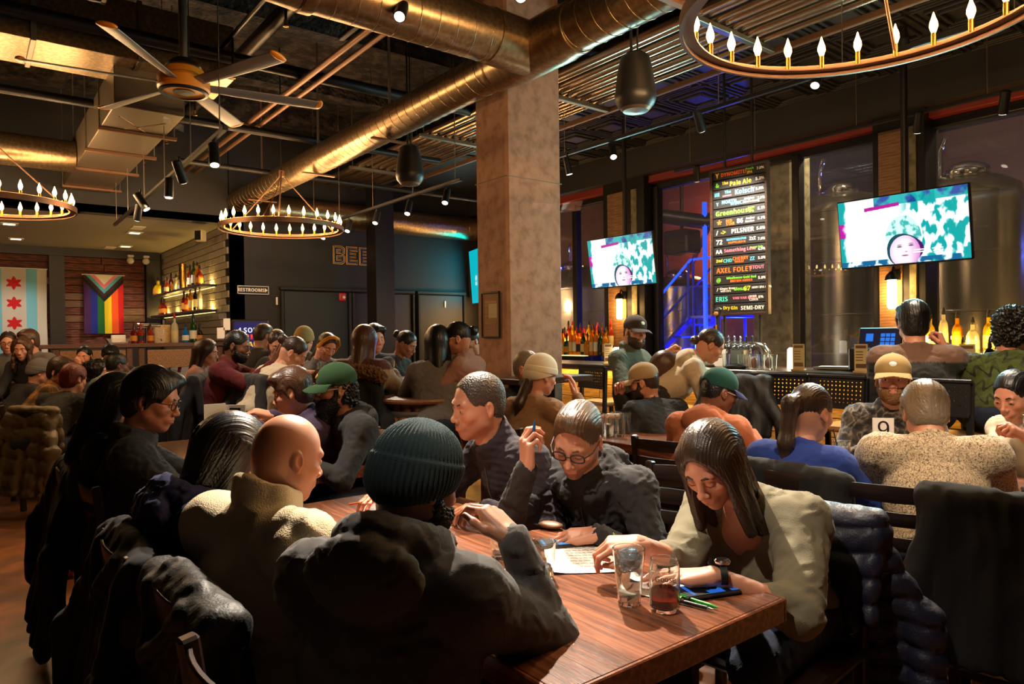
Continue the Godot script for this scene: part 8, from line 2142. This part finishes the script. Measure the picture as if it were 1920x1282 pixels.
# ---------------------------------------------------------------- coats left on chairs
func coat(n: String, p: Vector3, yaw: float, o: Dictionary, m: Material, label: String) -> void:
	var w: float = o.get("w", 0.44)
	var top: float = o.get("top", 0.93)
	var bot: float = o.get("bot", 0.28)
	var puff: float = o.get("puff", 0.0)
	var fl: float = o.get("flare", 0.1)
	var a := []
	for i in 10:
		var x := -w / 2 + w * i / 9.0
		var jit := sin(i * 2.3 + p.x * 5.0)
		a.append(SDF.cap(Vector3(x, top - 0.02 * absf(x) / w, -0.235), Vector3(x * (1.0 + fl * 2.0), bot + 0.012 * jit, -0.29 - fl * 0.7 - 0.02 * jit), 0.03, 0.026, 0.04))
		a.append(SDF.cap(Vector3(x, top - 0.01, -0.2), Vector3(x, top - 0.3 + 0.03 * jit, -0.165), 0.03, 0.022, 0.03))
	a.append(SDF.cap(Vector3(-w / 2, top, -0.225), Vector3(w / 2, top, -0.225), 0.036, 0.036, 0.04))
	for sg: float in [-1.0, 1.0]:
		if o.get("sleeves", true):
			var ex: float = o.get("swing", 0.1)
			a.append(SDF.cap(Vector3(sg * (w / 2 - 0.03), top - 0.05, -0.25), Vector3(sg * (w / 2 + ex), top - 0.3, -0.33), 0.036, 0.046, 0.04))
			a.append(SDF.cap(Vector3(sg * (w / 2 + ex), top - 0.3, -0.33), Vector3(sg * (w / 2 + ex * 1.1), top - 0.56, -0.34), 0.055, 0.045, 0.02))
	if o.has("hood"): # the collar, folded over the back
		a.append(SDF.cap(Vector3(-0.1, top + 0.035, -0.225), Vector3(0.1, top + 0.045, -0.22), 0.022, 0.026, 0.03))
		a.append(SDF.cap(Vector3(-0.12, top + 0.0, -0.27), Vector3(0.03, top - 0.12, -0.3), 0.022, 0.018, 0.02))
		a.append(SDF.cap(Vector3(0.13, top + 0.0, -0.27), Vector3(0.05, top - 0.14, -0.3), 0.022, 0.018, 0.02))
	var cell: float = o.get("cell", 0.012)
	var fn := noise(5.0, 2, FastNoiseLite.TYPE_SIMPLEX_SMOOTH, int(p.x * 70))
	var warp = func(v: Vector3, nn: Vector3) -> Vector3:
		if puff > 0.0:
			var s := absf(sin((v.y + 0.012 * sin(v.x * 16.0)) * PI / puff))
			return v + nn * (o.get("quilt", 0.013) * (sqrt(s) - 0.6) + 0.006 * fn.get_noise_3dv(v * 3.0))
		var f := 1.0 - 2.0 * absf(fn.get_noise_3dv(v * Vector3(1.6, 0.45, 1.6)))
		return v + nn * 0.01 * (f - 0.4)
	var t := thing(n, label, "jacket", p, yaw)
	part(t, "shell", job("", func() -> MB: return SDF.build(a, cell, warp)), m)
	if o.has("fur"):
		var fp := []
		for k in 9:
			var an := PI * (k / 8.0)
			var an2 := PI * ((k + 1) / 8.0)
			if k < 8: fp.append(SDF.cap(Vector3(-cos(an) * w * 0.55, top + 0.0 + 0.05 * sin(an), -0.27), Vector3(-cos(an2) * w * 0.55, top + 0.05 * sin(an2), -0.27), 0.042, 0.042, 0.02))
		part(t, "fur_trim", job("", func() -> MB: return SDF.build(fp, 0.008, lumps(0.03, 60.0, 5))), M.fur)
func garments() -> void:
	mat("fur", Color(0.42, 0.3, 0.2), 0.95)
	var ny := mat("nylon_black", Color(0.06, 0.06, 0.062), 0.6)
	bump(ny, M.fine, 0.1, Vector3.ONE * 3.0)
	var nv := mat("nylon_navy", Color(0.11, 0.12, 0.2), 0.5)
	bump(nv, M.fine, 0.1, Vector3.ONE * 3.0)
	var ol := mat("nylon_olive", Color(0.42, 0.37, 0.26), 0.5)
	bump(ol, M.fine, 0.1, Vector3.ONE * 3.0)
	coat("puffer_jacket", Vector3(-1.74, 0, -0.62), PI + 0.05, {"puff": 0.13, "top": 0.83, "bot": 0.2, "hood": 1, "cell": 0.0085, "flare": 0.06}, ny, "black puffer jacket hanging on the bald man's chair")
	coat("coat", Vector3(-2.24, 0, -0.58), PI, {"top": 0.83, "bot": 0.15, "hood": 1, "flare": 0.08, "cell": 0.01}, M.coat_black, "long black coat on the navy hoodie's chair, left of the puffer jacket")
	coat("coat", Vector3(-3.72, 0, -0.6), PI, {"top": 0.84, "bot": 0.12, "flare": 0.1, "swing": 0.16, "cell": 0.012}, M.coat_black, "black coat at left with one sleeve hanging out over the floor")
	coat("puffer_jacket", Vector3(-7.1, 0, -0.62), PI + 0.6, {"puff": 0.12, "quilt": 0.024, "top": 0.84, "bot": 0.2, "w": 0.46}, ol, "olive puffer jacket on the red haired person's chair")
	coat("quilted_jacket", Vector3(-1.2, 0, -1.93), 0.1, {"puff": 0.075, "quilt": 0.018, "top": 0.83, "bot": 0.12, "flare": 0.12, "cell": 0.0085}, nv, "navy quilted jacket on the olive sweater woman's chair")
	coat("jacket", Vector3(-1.58, 0, -2.9), PI, {"top": 0.835, "bot": 0.35, "flare": 0.04}, M.coat_black, "plain black jacket on the chair of the woman in blue")
	coat("jacket", Vector3(-0.86, 0, -2.96), PI + 0.1, {"top": 0.835, "bot": 0.3, "w": 0.46, "flare": 0.02, "swing": 0.03}, M.coat_black, "large black garment over the chair back at the right edge")
	coat("leather_jacket", Vector3(-2.95, 0, -4.35), PI + 0.5, {"top": 1.09, "bot": 0.74, "w": 0.4, "flare": 0.02}, ny, "black leather jacket on the bar stool by the leaning woman")
	coat("parka", Vector3(-4.86, 0, -2.36), 3.9, {"top": 1.13, "bot": 0.5, "w": 0.42, "fur": true, "flare": 0.05}, M.coat_black, "dark parka with brown fur trim on the stool of the tan corduroy jacket")
	coat("coat", Vector3(-5.62, 0, -2.0), 3.3, {"top": 1.1, "bot": 0.4, "w": 0.42, "flare": 0.04}, M.cloth_dark, "dark grey coat on the stool of the cream sweater")
	coat("coat", Vector3(-6.8, 0, -1.68), 2.9, {"top": 1.1, "bot": 0.45, "flare": 0.05}, M.coat_black, "black coat on the stool of the pink blouse")
	coat("coat", Vector3(-6.0, 0, -1.72), 2.6, {"top": 1.1, "bot": 0.4, "flare": 0.05}, M.coat_black, "black coat on the stool of the maroon shirt")
	var cap := thing("red_bag", "orange red bag lying on the floor under the hanging black coat", "bag", Vector3(-5.0, 0, -0.42))
	part(cap, "bag_body", job("", func() -> MB: return SDF.build([SDF.ell(Vector3(0, 0.12, 0), Vector3(0.1, 0.13, 0.14), Basis.IDENTITY, 0.02), SDF.ell(Vector3(0.03, 0.2, 0), Vector3(0.06, 0.06, 0.08), Basis.IDENTITY, 0.03)], 0.012, lumps(0.02, 9.0, 4))), mat("bag_red", Color(0.65, 0.12, 0.03), 0.7))
	part(cap, "strap", mb().tube([Vector3(0.02, 0.24, -0.06), Vector3(0.05, 0.36, 0), Vector3(0.02, 0.24, 0.06)], 0.008, 6), M.cap_black)
